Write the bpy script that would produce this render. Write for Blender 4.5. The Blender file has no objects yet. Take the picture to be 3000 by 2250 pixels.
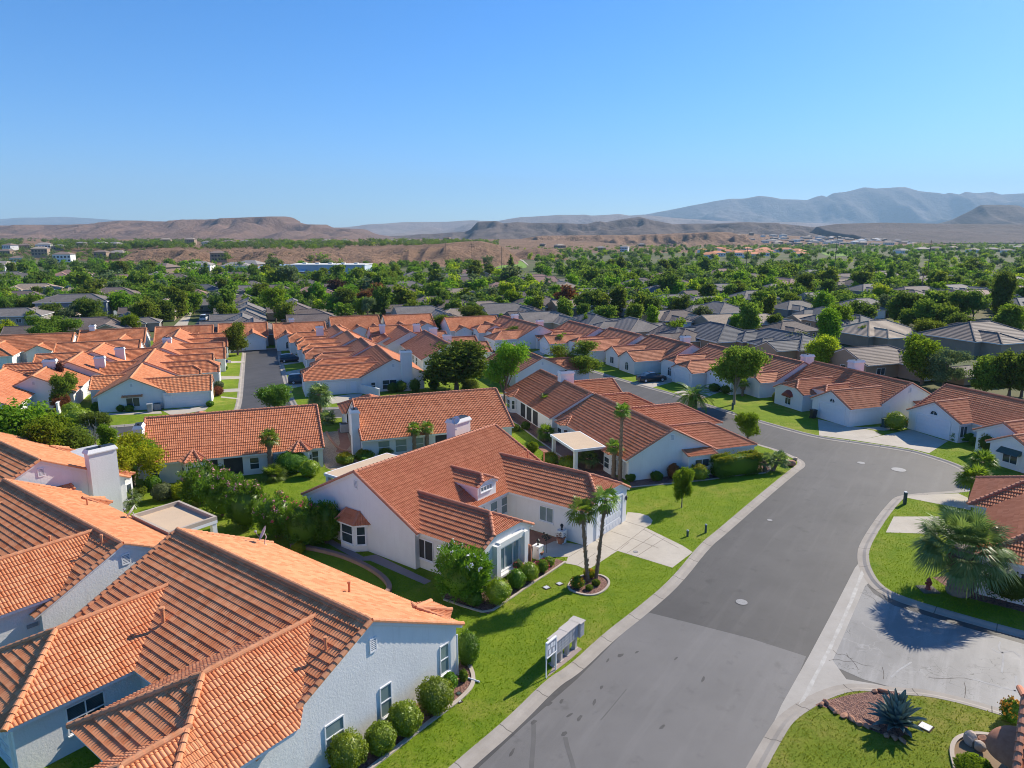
import bpy, bmesh, math, random
import numpy as np
from math import sin, cos, tan, pi, radians, atan2, hypot, sqrt
from mathutils import Vector, Matrix

scene = bpy.context.scene
COL = scene.collection
RNG = np.random.default_rng(7)
random.seed(7)

# ------------------------------------------------------------------ camera model (the photograph's drone view)
F_PX, CX, CY, HOR, CAM_H = 2080.0, 1500.0, 1125.0, 690.0, 21.5
PITCH = math.atan((CY - HOR) / F_PX)
_c, _s = cos(PITCH), sin(PITCH)

def gp(x, y, z=0.0):
    """pixel of the 3000 x 2250 photograph -> the point of the world at height z that it shows"""
    u, v = (x - CX) / F_PX, -(y - CY) / F_PX
    d = (u, _c + v * _s, -_s + v * _c)
    t = (z - CAM_H) / d[2]
    return (d[0] * t, d[1] * t)

def fr(deg, a, b):
    """frame coordinates: a along the heading, b to its right"""
    t = radians(deg)
    return (a * cos(t) + b * sin(t), a * sin(t) - b * cos(t))
def FA(a, b): return fr(53.0, a, b)
def FD(a, b): return fr(20.0, a, b)

# ------------------------------------------------------------------ small helpers
def tag(o, label=None, cat=None, group=None, kind=None):
    if label: o['label'] = label
    if cat: o['category'] = cat
    if group: o['group'] = group
    if kind: o['kind'] = kind
    return o

def empty(name, x, y, z=0.0, rz=0.0):
    o = bpy.data.objects.new(name, None)
    o.empty_display_size = 0.5
    o.location = (x, y, z); o.rotation_euler = (0, 0, rz)
    COL.objects.link(o)
    return o

class MB:
    """collects faces; build() links them as ONE mesh object"""
    def __init__(s):
        s.v = []; s.f = []; s.uv = []; s.n = 0; s.smooth = []; s.has_uv = False
    def add(s, verts, faces, uv=None, smooth=False):
        verts = np.asarray(verts, dtype=float).reshape(-1, 3)
        s.v.append(verts)
        if uv is None: uv = np.zeros((len(verts), 2))
        else: s.has_uv = True
        s.uv.append(np.asarray(uv, dtype=float))
        n = s.n
        if isinstance(faces, np.ndarray):
            s.f.extend((faces + n).tolist())
        else:
            s.f.extend([[i + n for i in f] for f in faces])
        s.smooth.extend([smooth] * len(faces))
        s.n += len(verts)
        return s
    def box(s, c, size, rz=0.0, tilt=None):
        x, y, z = [q / 2 for q in size]
        pts = [(-x,-y,-z),(x,-y,-z),(x,y,-z),(-x,y,-z),(-x,-y,z),(x,-y,z),(x,y,z),(-x,y,z)]
        cr, sr = cos(rz), sin(rz)
        pts = [(c[0] + px * cr - py * sr, c[1] + px * sr + py * cr, c[2] + pz) for px, py, pz in pts]
        return s.add(pts, [(0,3,2,1),(4,5,6,7),(0,1,5,4),(1,2,6,5),(2,3,7,6),(3,0,4,7)])
    def bar(s, p, q, w, h, up=(0, 0, 1)):
        """a box from p to q, width w, height h"""
        p, q = Vector(p), Vector(q); d = (q - p)
        if d.length < 1e-6: return s
        d.normalize(); upv = Vector(up)
        r = d.cross(upv)
        if r.length < 1e-4: r = d.cross(Vector((1, 0, 0)))
        r.normalize(); u = r.cross(d).normalized()
        r *= w / 2; u *= h / 2
        pts = [p - r - u, p + r - u, p + r + u, p - r + u, q - r - u, q + r - u, q + r + u, q - r + u]
        return s.add([tuple(a) for a in pts], [(0,1,2,3),(5,4,7,6),(0,4,5,1),(1,5,6,2),(2,6,7,3),(3,7,4,0)])
    def tube(s, pts, rads, n=8, caps=True, smooth=True):
        pts = [Vector(p) for p in pts]; V = []; Fc = []
        prev = None
        for i, p in enumerate(pts):
            d = (pts[min(i + 1, len(pts) - 1)] - pts[max(i - 1, 0)])
            if d.length < 1e-9: d = Vector((0, 0, 1))
            d.normalize()
            ref = prev if prev is not None else (Vector((1, 0, 0)) if abs(d.x) < 0.9 else Vector((0, 1, 0)))
            a = (ref - d * ref.dot(d)).normalized(); b = d.cross(a); prev = a
            for k in range(n):
                t = 2 * pi * k / n
                V.append(tuple(p + a * cos(t) * rads[i] + b * sin(t) * rads[i]))
        for i in range(len(pts) - 1):
            for k in range(n):
                k2 = (k + 1) % n
                Fc.append((i*n+k, i*n+k2, (i+1)*n+k2, (i+1)*n+k))
        s.add(V, Fc, smooth=smooth)
        if caps:
            m = (len(pts) - 1) * n
            s.add(V[:n], [tuple(range(n))[::-1]]); s.add(V[m:], [tuple(range(n))])
        return s
    def lathe(s, prof, c=(0, 0, 0), n=16, smooth=True):
        return s.tube([(c[0], c[1], c[2] + z) for r, z in prof], [max(r, 1e-4) for r, z in prof], n, True, smooth)
    def ball(s, c, r, nu=12, nv=8, smooth=True):
        V = []; Fc = []
        for i in range(nv + 1):
            t = pi * i / nv
            for k in range(nu):
                p = 2 * pi * k / nu
                V.append((c[0] + r[0]*sin(t)*cos(p), c[1] + r[1]*sin(t)*sin(p), c[2] + r[2]*cos(t)))
        for i in range(nv):
            for k in range(nu):
                k2 = (k + 1) % nu
                Fc.append((i*nu+k, (i+1)*nu+k, (i+1)*nu+k2, i*nu+k2))
        return s.add(V, Fc, smooth=smooth)
    def mesh(s, name):
        me = bpy.data.meshes.new(name)
        V = np.concatenate(s.v) if s.v else np.zeros((0, 3))
        me.from_pydata(V.tolist(), [], s.f)
        me.polygons.foreach_set('use_smooth', s.smooth)
        if s.has_uv:
            UV = np.concatenate(s.uv)
            idx = np.empty(len(me.loops), dtype=np.int32); me.loops.foreach_get('vertex_index', idx)
            l = me.uv_layers.new(name='UVMap')
            l.data.foreach_set('uv', UV[idx].astype(np.float32).ravel())
        return me
    def build(s, name, material, parent=None, loc=None):
        if not s.f: return None
        me = s.mesh(name); me.materials.append(material)
        o = bpy.data.objects.new(name, me)
        COL.objects.link(o)
        if parent is not None: o.parent = parent
        if loc: o.location = loc
        return o

def copy_tree(o, parent=None):
    c = o.copy(); COL.objects.link(c); c.parent = parent
    for ch in list(o.children): copy_tree(ch, c)
    return c

def chaikin(pts, it=2, closed=False):
    pts = [tuple(p) for p in pts]
    for _ in range(it):
        out = [] if closed else [pts[0]]
        n = len(pts)
        for i in range(n if closed else n - 1):
            a, b = pts[i], pts[(i + 1) % n]
            out += [(a[0]*.75 + b[0]*.25, a[1]*.75 + b[1]*.25), (a[0]*.25 + b[0]*.75, a[1]*.25 + b[1]*.75)]
        if not closed: out.append(pts[-1])
        pts = out
    return pts

def offset_line(pts, d, closed=False):
    """shift a polyline to its right by d"""
    n = len(pts); out = []
    for i in range(n):
        a = pts[(i - 1) % n] if (closed or i > 0) else pts[i]
        b = pts[(i + 1) % n] if (closed or i < n - 1) else pts[i]
        dx, dy = b[0] - a[0], b[1] - a[1]; l = hypot(dx, dy) or 1
        out.append((pts[i][0] + dy / l * d, pts[i][1] - dx / l * d))
    return out

def area2(p): return sum(p[i][0]*p[(i+1)%len(p)][1] - p[(i+1)%len(p)][0]*p[i][1] for i in range(len(p)))
def sheet(name, pts, z, material, kind=None, label=None, cat=None, parent=None, skirt=0.0):
    m = MB(); n = len(pts)
    if area2(pts) < 0: pts = pts[::-1]
    m.add([(p[0], p[1], z) for p in pts], [tuple(range(n))])
    if skirt:
        V = [(p[0], p[1], z) for p in pts] + [(p[0], p[1], z - skirt) for p in pts]
        m.add(V, [(i, n + i, n + (i + 1) % n, (i + 1) % n) for i in range(n)])
    o = m.build(name, material, parent)
    return tag(o, label, cat, None, kind)

def inside(p, poly):
    x, y = p; r = False; n = len(poly)
    for i in range(n):
        x1, y1 = poly[i]; x2, y2 = poly[(i + 1) % n]
        if (y1 > y) != (y2 > y) and x < (x2 - x1) * (y - y1) / (y2 - y1) + x1: r = not r
    return r

# ------------------------------------------------------------------ materials (all procedural)
def nt_new(name):
    m = bpy.data.materials.new(name); m.use_nodes = True
    t = m.node_tree; t.nodes.clear()
    out = t.nodes.new('ShaderNodeOutputMaterial')
    return m, t, out
def N(t, typ, **kw):
    n = t.nodes.new('ShaderNode' + typ)
    for k, v in kw.items():
        if k.startswith('i_'): n.inputs[k[2:].replace('_', ' ')].default_value = v
        else: setattr(n, k, v)
    return n
def L(t, a, b): t.links.new(a, b)
def mathn(t, op, a, b=None, c=None):
    n = t.nodes.new('ShaderNodeMath'); n.operation = op
    for i, q in enumerate((a, b, c)):
        if q is None: continue
        if isinstance(q, (int, float)): n.inputs[i].default_value = q
        else: L(t, q, n.inputs[i])
    return n.outputs[0]
def mixc(t, f, a, b, mode='MIX'):
    n = t.nodes.new('ShaderNodeMix'); n.data_type = 'RGBA'; n.blend_type = mode; n.clamp_factor = True
    for sock, q in ((n.inputs['Factor'], f), (n.inputs['A'], a), (n.inputs['B'], b)):
        s_ = sock
        if s_.type != 'RGBA' and not isinstance(q, (int, float)) and not hasattr(q, 'is_output'): pass
    fs = [i for i in n.inputs if i.name == 'Factor' and i.type == 'VALUE'][0]
    As = [i for i in n.inputs if i.name == 'A' and i.type == 'RGBA'][0]
    Bs = [i for i in n.inputs if i.name == 'B' and i.type == 'RGBA'][0]
    for s_, q in ((fs, f), (As, a), (Bs, b)):
        if isinstance(q, (int, float)): s_.default_value = q
        elif isinstance(q, (tuple, list)): s_.default_value = tuple(q) + (1.0,) if len(q) == 3 else q
        else: L(t, q, s_)
    return [o for o in n.outputs if o.type == 'RGBA'][0]
def noise(t, vec, scale, detail=4.0, rough=0.6, dist=0.0):
    n = t.nodes.new('ShaderNodeTexNoise')
    n.inputs['Scale'].default_value = scale; n.inputs['Detail'].default_value = detail
    n.inputs['Roughness'].default_value = rough; n.inputs['Distortion'].default_value = dist
    if vec is not None: L(t, vec, n.inputs['Vector'])
    return n.outputs['Fac']
def ramp(t, f, lo, hi):
    n = t.nodes.new('ShaderNodeMapRange'); n.clamp = True
    n.inputs['From Min'].default_value = lo; n.inputs['From Max'].default_value = hi
    L(t, f, n.inputs['Value']); return n.outputs['Result']
def coord(t, which='Object', scale=None):
    o = t.nodes.new('ShaderNodeTexCoord').outputs[which]
    if scale:
        m = t.nodes.new('ShaderNodeMapping'); m.inputs['Scale'].default_value = scale; L(t, o, m.inputs['Vector']); o = m.outputs[0]
    return o
def bumpn(t, h, strength=0.3, dist=0.05):
    b = t.nodes.new('ShaderNodeBump'); b.inputs['Strength'].default_value = strength; b.inputs['Distance'].default_value = dist
    L(t, h, b.inputs['Height']); return b.outputs[0]
def finish(t, out, col, rough=0.8, nrm=None, spec=0.3, metal=0.0):
    b = t.nodes.new('ShaderNodeBsdfPrincipled')
    if isinstance(col, (tuple, list)): b.inputs['Base Color'].default_value = tuple(col) + (1.0,)
    else: L(t, col, b.inputs['Base Color'])
    if isinstance(rough, (int, float)): b.inputs['Roughness'].default_value = rough
    else: L(t, rough, b.inputs['Roughness'])
    b.inputs['Specular IOR Level'].default_value = spec; b.inputs['Metallic'].default_value = metal
    if nrm is not None: L(t, nrm, b.inputs['Normal'])
    L(t, b.outputs[0], out.inputs['Surface']); return b

def simple(name, c1, c2=None, scale=3.0, rough=0.8, bump=0.0, bscale=30.0, spec=0.3, metal=0.0, lo=.3, hi=.7, bd=0.02, which='Object'):
    m, t, out = nt_new(name)
    v = coord(t, which)
    col = c1
    if c2: col = mixc(t, ramp(t, noise(t, v, scale, 5), lo, hi), c1, c2)
    nr = bumpn(t, noise(t, v, bscale, 3), bump, bd) if bump else None
    finish(t, out, col, rough, nr, spec, metal)
    return m

def tile_mat(name, c1, c2, c3, pw=0.314, pl=0.35, humps=False, flat=False):
    """clay / concrete roof tiles: colour varies tile by tile (UV in metres), a little weathering"""
    m, t, out = nt_new(name)
    uv = t.nodes.new('ShaderNodeUVMap').outputs[0]
    sp = t.nodes.new('ShaderNodeSeparateXYZ'); L(t, uv, sp.inputs[0])
    fu = mathn(t, 'FLOOR', mathn(t, 'DIVIDE', sp.outputs[0], pw))
    fv = mathn(t, 'FLOOR', mathn(t, 'DIVIDE', sp.outputs[1], pl))
    cb = t.nodes.new('ShaderNodeCombineXYZ'); L(t, fu, cb.inputs[0]); L(t, fv, cb.inputs[1])
    wn = t.nodes.new('ShaderNodeTexWhiteNoise'); wn.noise_dimensions = '2D'; L(t, cb.outputs[0], wn.inputs['Vector'])
    col = mixc(t, wn.outputs['Value'], c1, c2)
    oi = t.nodes.new('ShaderNodeObjectInfo')
    w = noise(t, coord(t, 'Object'), 0.35, 5, .65)
    col = mixc(t, mathn(t, 'MULTIPLY', ramp(t, w, .45, .75), .4), col, c3)
    f2 = noise(t, coord(t, 'Object'), 14, 3)
    col = mixc(t, mathn(t, 'MULTIPLY', ramp(t, f2, .5, .8), .25), col, (c3[0]*.6, c3[1]*.6, c3[2]*.6))
    hs = t.nodes.new('ShaderNodeHueSaturation'); L(t, col, hs.inputs['Color'])
    L(t, mathn(t, 'ADD', mathn(t, 'MULTIPLY', oi.outputs['Random'], .2), .9), hs.inputs['Value'])
    nr = None
    if humps:
        fr_ = mathn(t, 'FRACT', mathn(t, 'DIVIDE', sp.outputs[0], pw / 2))
        hump = mathn(t, 'SINE', mathn(t, 'MULTIPLY', fr_, pi))
        nr = bumpn(t, hump, 1.0, .05)
    elif flat:
        fr_ = mathn(t, 'FRACT', mathn(t, 'DIVIDE', sp.outputs[0], pw))
        nr = bumpn(t, ramp(t, fr_, 0.0, .12), .5, .02)
    finish(t, out, hs.outputs[0], .75, nr, .25)
    return m

MT = {}
MT['tile'] = tile_mat('clay_tile', (.57, .195, .078), (.72, .315, .15), (.50, .175, .078))
MT['tile_red'] = tile_mat('red_clay_tile', (.50, .172, .075), (.60, .235, .115), (.44, .15, .072))
MT['tile_far'] = tile_mat('clay_tile_far', (.56, .18, .075), (.69, .275, .13), (.50, .165, .075), humps=True)
MT['tile_redfar'] = tile_mat('red_clay_tile_far', (.46, .16, .075), (.62, .26, .14), (.40, .145, .08), humps=True)
MT['cap'] = simple('ridge_tile', (.58, .23, .10), (.70, .32, .165), 3, .75, .15, 25)
MT['cap_red'] = simple('ridge_tile_red', (.46, .175, .095), (.57, .24, .14), 3, .75, .15, 25)
def stucco(name, c, c2, big=.25, bump=.12):
    m, t, out = nt_new(name)
    v = coord(t)
    n1 = noise(t, v, .5, 5, .7); n2 = noise(t, v, 9, 4, .7)
    sc = coord(t, 'Object', (3, 3, .25)); n3 = noise(t, sc, 1.2, 4, .6)
    col = mixc(t, ramp(t, n1, .35, .75), c, c2)
    col = mixc(t, mathn(t, 'MULTIPLY', ramp(t, n3, .55, .8), big), col, (c2[0]*.75, c2[1]*.73, c2[2]*.70))
    finish(t, out, col, .9, bumpn(t, n2, bump, .03), .15)
    return m
MT['stucco'] = stucco('white_stucco', (.78, .77, .74), (.71, .695, .665))
MT['stucco_rough'] = stucco('rough_white_stucco', (.78, .77, .745), (.71, .70, .675), .3, .42)
MT['stucco_cream'] = stucco('cream_stucco', (.72, .67, .58), (.66, .60, .52))
MT['stucco_tan'] = stucco('tan_stucco', (.36, .27, .20), (.30, .23, .17))
MT['stucco_grey'] = stucco('grey_stucco', (.34, .31, .28), (.28, .26, .24))
MT['stucco_bluegrey'] = stucco('blue_grey_stucco', (.20, .23, .27), (.17, .2, .24))
MT['white'] = simple('white_paint', (.80, .80, .80), (.76, .76, .75), 2, .5, .05, 12, .4)
MT['garage'] = simple('white_garage_paint', (.78, .79, .80), (.74, .75, .76), 1.5, .55, .05, 12, .35)
MT['metalwhite'] = simple('grey_white_metal', (.60, .60, .62), (.5, .5, .52), 4, .5, .0, 12, .5)
def glass(name, c, c2):
    m, t, out = nt_new(name)
    v = coord(t, 'Object', (1, 1, 1))
    sp = t.nodes.new('ShaderNodeSeparateXYZ'); L(t, v, sp.inputs[0])
    bl = mathn(t, 'FRACT', mathn(t, 'MULTIPLY', sp.outputs[2], 14.0))
    f = mathn(t, 'MULTIPLY', ramp(t, bl, .0, .6), .55)
    n1 = ramp(t, noise(t, v, .8, 2), .4, .65)
    col = mixc(t, mathn(t, 'MULTIPLY', f, n1), c, c2)
    finish(t, out, col, .08, None, .6); return m
MT['glass'] = glass('window_glass', (.035, .05, .06), (.12, .15, .165))
MT['glass_blind'] = glass('window_glass_blinds', (.17, .235, .24), (.34, .40, .40))
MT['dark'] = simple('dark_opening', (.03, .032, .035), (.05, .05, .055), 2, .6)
MT['vent'] = simple('vent_grey', (.32, .34, .36), (.26, .28, .3), 3, .7)

def grass_mat(name, c1, c2, dry, dry_lo=.62, dry_hi=.8):
    m, t, out = nt_new(name)
    v = coord(t)
    big = noise(t, v, .16, 5, .7); mid = noise(t, v, .9, 6, .75); fine = noise(t, v, 9, 6, .85)
    col = mixc(t, ramp(t, mid, .3, .7), c1, c2)
    col = mixc(t, mathn(t, 'MULTIPLY', ramp(t, big, dry_lo, dry_hi), mathn(t, 'MULTIPLY', ramp(t, mid, .35, .65), .8)), col, dry)
    hs = t.nodes.new('ShaderNodeHueSaturation'); L(t, col, hs.inputs['Color'])
    L(t, mathn(t, 'ADD', mathn(t, 'MULTIPLY', fine, 1.6), .24), hs.inputs['Value'])
    h = mathn(t, 'ADD', fine, mathn(t, 'MULTIPLY', noise(t, v, 45, 2), .6))
    finish(t, out, hs.outputs[0], .9, bumpn(t, h, .9, .06), .1)
    return m
MT['grass'] = grass_mat('lawn_grass', (.118, .200, .013), (.215, .280, .019), (.38, .295, .09), .49, .72)
MT['grass_dry'] = grass_mat('lawn_grass_dry', (.12, .18, .014), (.20, .245, .024), (.36, .27, .09), .46, .68)
MT['fairway'] = grass_mat('fairway_grass', (.16, .27, .05), (.21, .32, .06), (.25, .30, .08))

def asphalt(name, c1, c2, crack=0.0, streak=.35):
    m, t, out = nt_new(name)
    v = coord(t)
    mp = t.nodes.new('ShaderNodeMapping'); mp.vector_type = 'TEXTURE'; mp.inputs['Rotation'].default_value = (0, 0, radians(56)); mp.inputs['Scale'].default_value = (9, .8, 1)
    L(t, v, mp.inputs['Vector'])
    big = noise(t, v, .16, 5, .65); st = noise(t, mp.outputs[0], .9, 5, .6, .6); fine = noise(t, v, 40, 2)
    col = mixc(t, ramp(t, big, .3, .7), c1, c2)
    col = mixc(t, mathn(t, 'MULTIPLY', ramp(t, st, .5, .75), streak), col, tuple(q * 1.5 for q in c2))
    dark = ramp(t, noise(t, v, .9, 4, .6), .60, .74)
    col = mixc(t, mathn(t, 'MULTIPLY', dark, .5), col, tuple(q * .55 for q in c1))
    col = mixc(t, mathn(t, 'MULTIPLY', ramp(t, fine, .45, .75), .3), col, tuple(q * .5 for q in c1))
    if crack:
        wv = t.nodes.new('ShaderNodeVectorMath'); wv.operation = 'ADD'
        nz = t.nodes.new('ShaderNodeTexNoise'); nz.inputs['Scale'].default_value = 1.3; L(t, v, nz.inputs['Vector'])
        sc_ = t.nodes.new('ShaderNodeVectorMath'); sc_.operation = 'SCALE'; sc_.inputs['Scale'].default_value = 1.2
        L(t, nz.outputs['Color'], sc_.inputs[0]); L(t, v, wv.inputs[0]); L(t, sc_.outputs[0], wv.inputs[1])
        vo = t.nodes.new('ShaderNodeTexVoronoi'); vo.feature = 'DISTANCE_TO_EDGE'; vo.inputs['Scale'].default_value = .42
        L(t, wv.outputs[0], vo.inputs['Vector'])
        keep = ramp(t, noise(t, v, .35, 3), .45, .56)
        ed = mathn(t, 'MULTIPLY', mathn(t, 'SUBTRACT', 1.0, ramp(t, vo.outputs['Distance'], .004, .017)), keep)
        col = mixc(t, mathn(t, 'MULTIPLY', ed, crack), col, (.50, .49, .47))
        vo2 = t.nodes.new('ShaderNodeTexVoronoi'); vo2.feature = 'DISTANCE_TO_EDGE'; vo2.inputs['Scale'].default_value = 1.6
        L(t, wv.outputs[0], vo2.inputs['Vector'])
        k2 = ramp(t, noise(t, v, .3, 2), .54, .62)
        e2_ = mathn(t, 'MULTIPLY', mathn(t, 'SUBTRACT', 1.0, ramp(t, vo2.outputs['Distance'], .005, .02)), k2)
        col = mixc(t, mathn(t, 'MULTIPLY', e2_, .8), col, (.05, .05, .05))
    finish(t, out, col, .66, bumpn(t, fine, .25, .01), .35)
    return m
MT['asphalt'] = asphalt('asphalt', (.058, .054, .051), (.092, .086, .081), streak=.35)
MT['asphalt_light'] = asphalt('asphalt_seal_coat', (.132, .125, .119), (.172, .163, .156), streak=.25)
MT['asphalt_old'] = asphalt('old_cracked_asphalt', (.17, .165, .16), (.28, .27, .26), crack=.15, streak=.5)
def concrete(name, c1, c2, joint=0.0):
    m, t, out = nt_new(name)
    v = coord(t)
    n1 = noise(t, v, .5, 5, .7); n2 = noise(t, v, 6, 4, .7)
    col = mixc(t, ramp(t, n1, .35, .7), c1, c2)
    col = mixc(t, mathn(t, 'MULTIPLY', ramp(t, n2, .5, .8), .35), col, tuple(q * .7 for q in c1))
    if joint:
        uv = t.nodes.new('ShaderNodeUVMap').outputs[0]
        sp = t.nodes.new('ShaderNodeSeparateXYZ'); L(t, uv, sp.inputs[0])
        j = mathn(t, 'FRACT', mathn(t, 'DIVIDE', sp.outputs[0], joint))
        jm = mathn(t, 'LESS_THAN', j, .05 / joint)
        col = mixc(t, mathn(t, 'MULTIPLY', jm, .75), col, (.09, .08, .07))
    finish(t, out, col, .85, bumpn(t, n2, .2, .01), .2)
    return m
MT['kerb'] = concrete('kerb_concrete', (.38, .34, .295), (.30, .265, .225), 3.0)
MT['drive'] = concrete('driveway_concrete', (.52, .465, .385), (.42, .37, .30))
MT['edging'] = concrete('edging_concrete', (.50, .43, .36), (.42, .35, .28))
MT['paver'] = simple('terracotta_paving', (.34, .17, .11), (.28, .13, .085), 2, .85, .2, 20)
MT['pinkwalk'] = concrete('pink_concrete', (.34, .27, .25), (.28, .22, .21))
MT['flatroof'] = concrete('tan_flat_roof', (.62, .47, .32), (.56, .42, .29))
def gravel(name, c1, c2, c3, scale=16):
    m, t, out = nt_new(name)
    v = coord(t)
    vo = t.nodes.new('ShaderNodeTexVoronoi'); vo.inputs['Scale'].default_value = scale; L(t, v, vo.inputs['Vector'])
    sp = t.nodes.new('ShaderNodeSeparateColor'); L(t, vo.outputs['Color'], sp.inputs[0])
    col = mixc(t, sp.outputs[0], c1, c2); col = mixc(t, ramp(t, sp.outputs[1], .7, .75), col, c3)
    finish(t, out, col, .9, bumpn(t, vo.outputs['Distance'], .8, .05), .2); return m
MT['mulch'] = gravel('red_lava_rock', (.20, .10, .075), (.28, .16, .12), (.13, .07, .06), 13)
MT['gravel'] = gravel('tan_gravel', (.40, .29, .19), (.48, .36, .25), (.30, .21, .14), 14)
MT['soil'] = simple('bare_soil', (.30, .215, .14), (.235, .165, .105), .6, .95, .4, 8, .1)
MT['bedsoil'] = simple('dark_bed_soil', (.05, .038, .028), (.085, .06, .042), 3, .95, .5, 12, .1)
MT['stone'] = simple('red_sandstone', (.36, .17, .11), (.45, .26, .17), 4, .9, .5, 8, .2)
MT['stone_grey'] = simple('grey_boulder', (.52, .42, .34), (.38, .31, .26), 5, .9, .5, 8, .2)
MT['iron'] = simple('cast_iron', (.30, .29, .28), (.22, .215, .21), 9, .6, .3, 30, .4)
MT['green_metal'] = simple('dark_green_metal', (.045, .085, .075), (.06, .10, .09), 5, .5)
MT['hydrant_red'] = simple('dull_red_paint', (.23, .045, .035), (.30, .07, .05), 5, .5, .1, 20, .4)
MT['beige_metal'] = simple('beige_metal', (.52, .47, .42), (.47, .42, .37), 4, .5, 0, 10, .4)
MT['door_alu'] = simple('grey_mailbox_doors', (.36, .37, .39), (.29, .31, .34), 9, .45, 0, 10, .5)
MT['black'] = simple('black_iron', (.025, .025, .025), (.04, .04, .04), 4, .45)
MT['terracotta'] = simple('terracotta_pot', (.32, .13, .075), (.40, .18, .11), 5, .8, .1, 20)
MT['bark'] = simple('bark', (.14, .10, .075), (.21, .16, .12), 6, .95, .7, 10, .1)
MT['bark_pale'] = simple('pale_bark', (.26, .22, .18), (.20, .165, .13), 6, .95, .6, 10, .1)
MT['palmbark'] = simple('palm_bark', (.20, .135, .09), (.29, .21, .14), 9, .95, .9, 14, .1)
MT['frond_dead'] = simple('dead_fronds', (.30, .21, .12), (.22, .15, .09), 5, .95)

def leaf_mat(name, c1, c2, tr=.35, hue=.03, gloss=0.0):
    """leaves: colour varies leaf by leaf and tree by tree, some light passes through"""
    m, t, out = nt_new(name)
    g = t.nodes.new('ShaderNodeNewGeometry'); oi = t.nodes.new('ShaderNodeObjectInfo')
    col = mixc(t, g.outputs['Random Per Island'], c1, c2)
    hs = t.nodes.new('ShaderNodeHueSaturation'); L(t, col, hs.inputs['Color'])
    L(t, mathn(t, 'ADD', mathn(t, 'MULTIPLY', oi.outputs['Random'], 2 * hue), .5 - hue), hs.inputs['Hue'])
    L(t, mathn(t, 'ADD', mathn(t, 'MULTIPLY', oi.outputs['Random'], .5), .75), hs.inputs['Value'])
    d = t.nodes.new('ShaderNodeBsdfDiffuse'); tl = t.nodes.new('ShaderNodeBsdfTranslucent'); mx = t.nodes.new('ShaderNodeMixShader')
    L(t, hs.outputs[0], d.inputs['Color'])
    y = mixc(t, .5, hs.outputs[0], (c2[0]*1.5, c2[1]*1.5, c2[2]*.6)); L(t, y, tl.inputs['Color'])
    mx.inputs[0].default_value = tr
    L(t, d.outputs[0], mx.inputs[1]); L(t, tl.outputs[0], mx.inputs[2])
    res = mx.outputs[0]
    if gloss:
        gl = t.nodes.new('ShaderNodeBsdfGlossy'); gl.inputs['Roughness'].default_value = .4; gl.inputs['Color'].default_value = (1, 1, 1, 1)
        m2 = t.nodes.new('ShaderNodeMixShader'); m2.inputs[0].default_value = gloss
        L(t, res, m2.inputs[1]); L(t, gl.outputs[0], m2.inputs[2]); res = m2.outputs[0]
    L(t, res, out.inputs['Surface'])
    return m
MT['leaf'] = leaf_mat('leaves_mid_green', (.115, .18, .026), (.20, .265, .045), .5)
MT['leaf_dark'] = leaf_mat('leaves_dark_green', (.085, .135, .026), (.145, .20, .04), .48)
MT['leaf_light'] = leaf_mat('leaves_light_green', (.14, .24, .022), (.21, .31, .03), .45)
MT['leaf_yellow'] = leaf_mat('leaves_yellow_green', (.25, .33, .02), (.37, .41, .035), .5)
MT['leaf_olive'] = leaf_mat('leaves_grey_green', (.12, .155, .07), (.17, .21, .10), .35)
MT['leaf_purple'] = leaf_mat('leaves_plum', (.06, .028, .025), (.10, .05, .04), .25)
MT['leaf_rust'] = leaf_mat('leaves_rust', (.22, .10, .045), (.28, .14, .06), .3)
MT['leaf_bush'] = leaf_mat('bush_leaves', (.155, .245, .012), (.27, .345, .02), .4, .01, .03)
MT['leaf_bush2'] = leaf_mat('bush_leaves_deep', (.085, .19, .014), (.15, .265, .022), .4, .01, .02)
MT['leaf_hedge_tip'] = leaf_mat('hedge_tip_leaves', (.26, .25, .02), (.34, .30, .03), .3, .01)
MT['palm_leaf'] = leaf_mat('palm_fronds', (.12, .21, .022), (.20, .29, .032), .45, .015, .02)
MT['palm_grey'] = leaf_mat('grey_green_palm_fronds', (.11, .18, .045), (.19, .255, .08), .4, .01, .03)
MT['agave'] = simple('agave_leaf', (.15, .215, .20), (.21, .28, .26), 3, .5, .05, 8, .4)
MT['fl_pink'] = simple('pink_flowers', (.62, .20, .28), (.72, .36, .42), 9, .8)
MT['fl_hot'] = simple('red_pink_flowers', (.60, .05, .12), (.70, .12, .18), 9, .8)
MT['fl_white'] = simple('white_flowers', (.80, .79, .74), (.76, .75, .68), 9, .8)
MT['fl_orange'] = simple('orange_flowers', (.62, .25, .02), (.70, .36, .03), 9, .8)
HAZE, SKY, SUN, EXPO = 7e-5, .11, 4.6, 0.74
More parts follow.
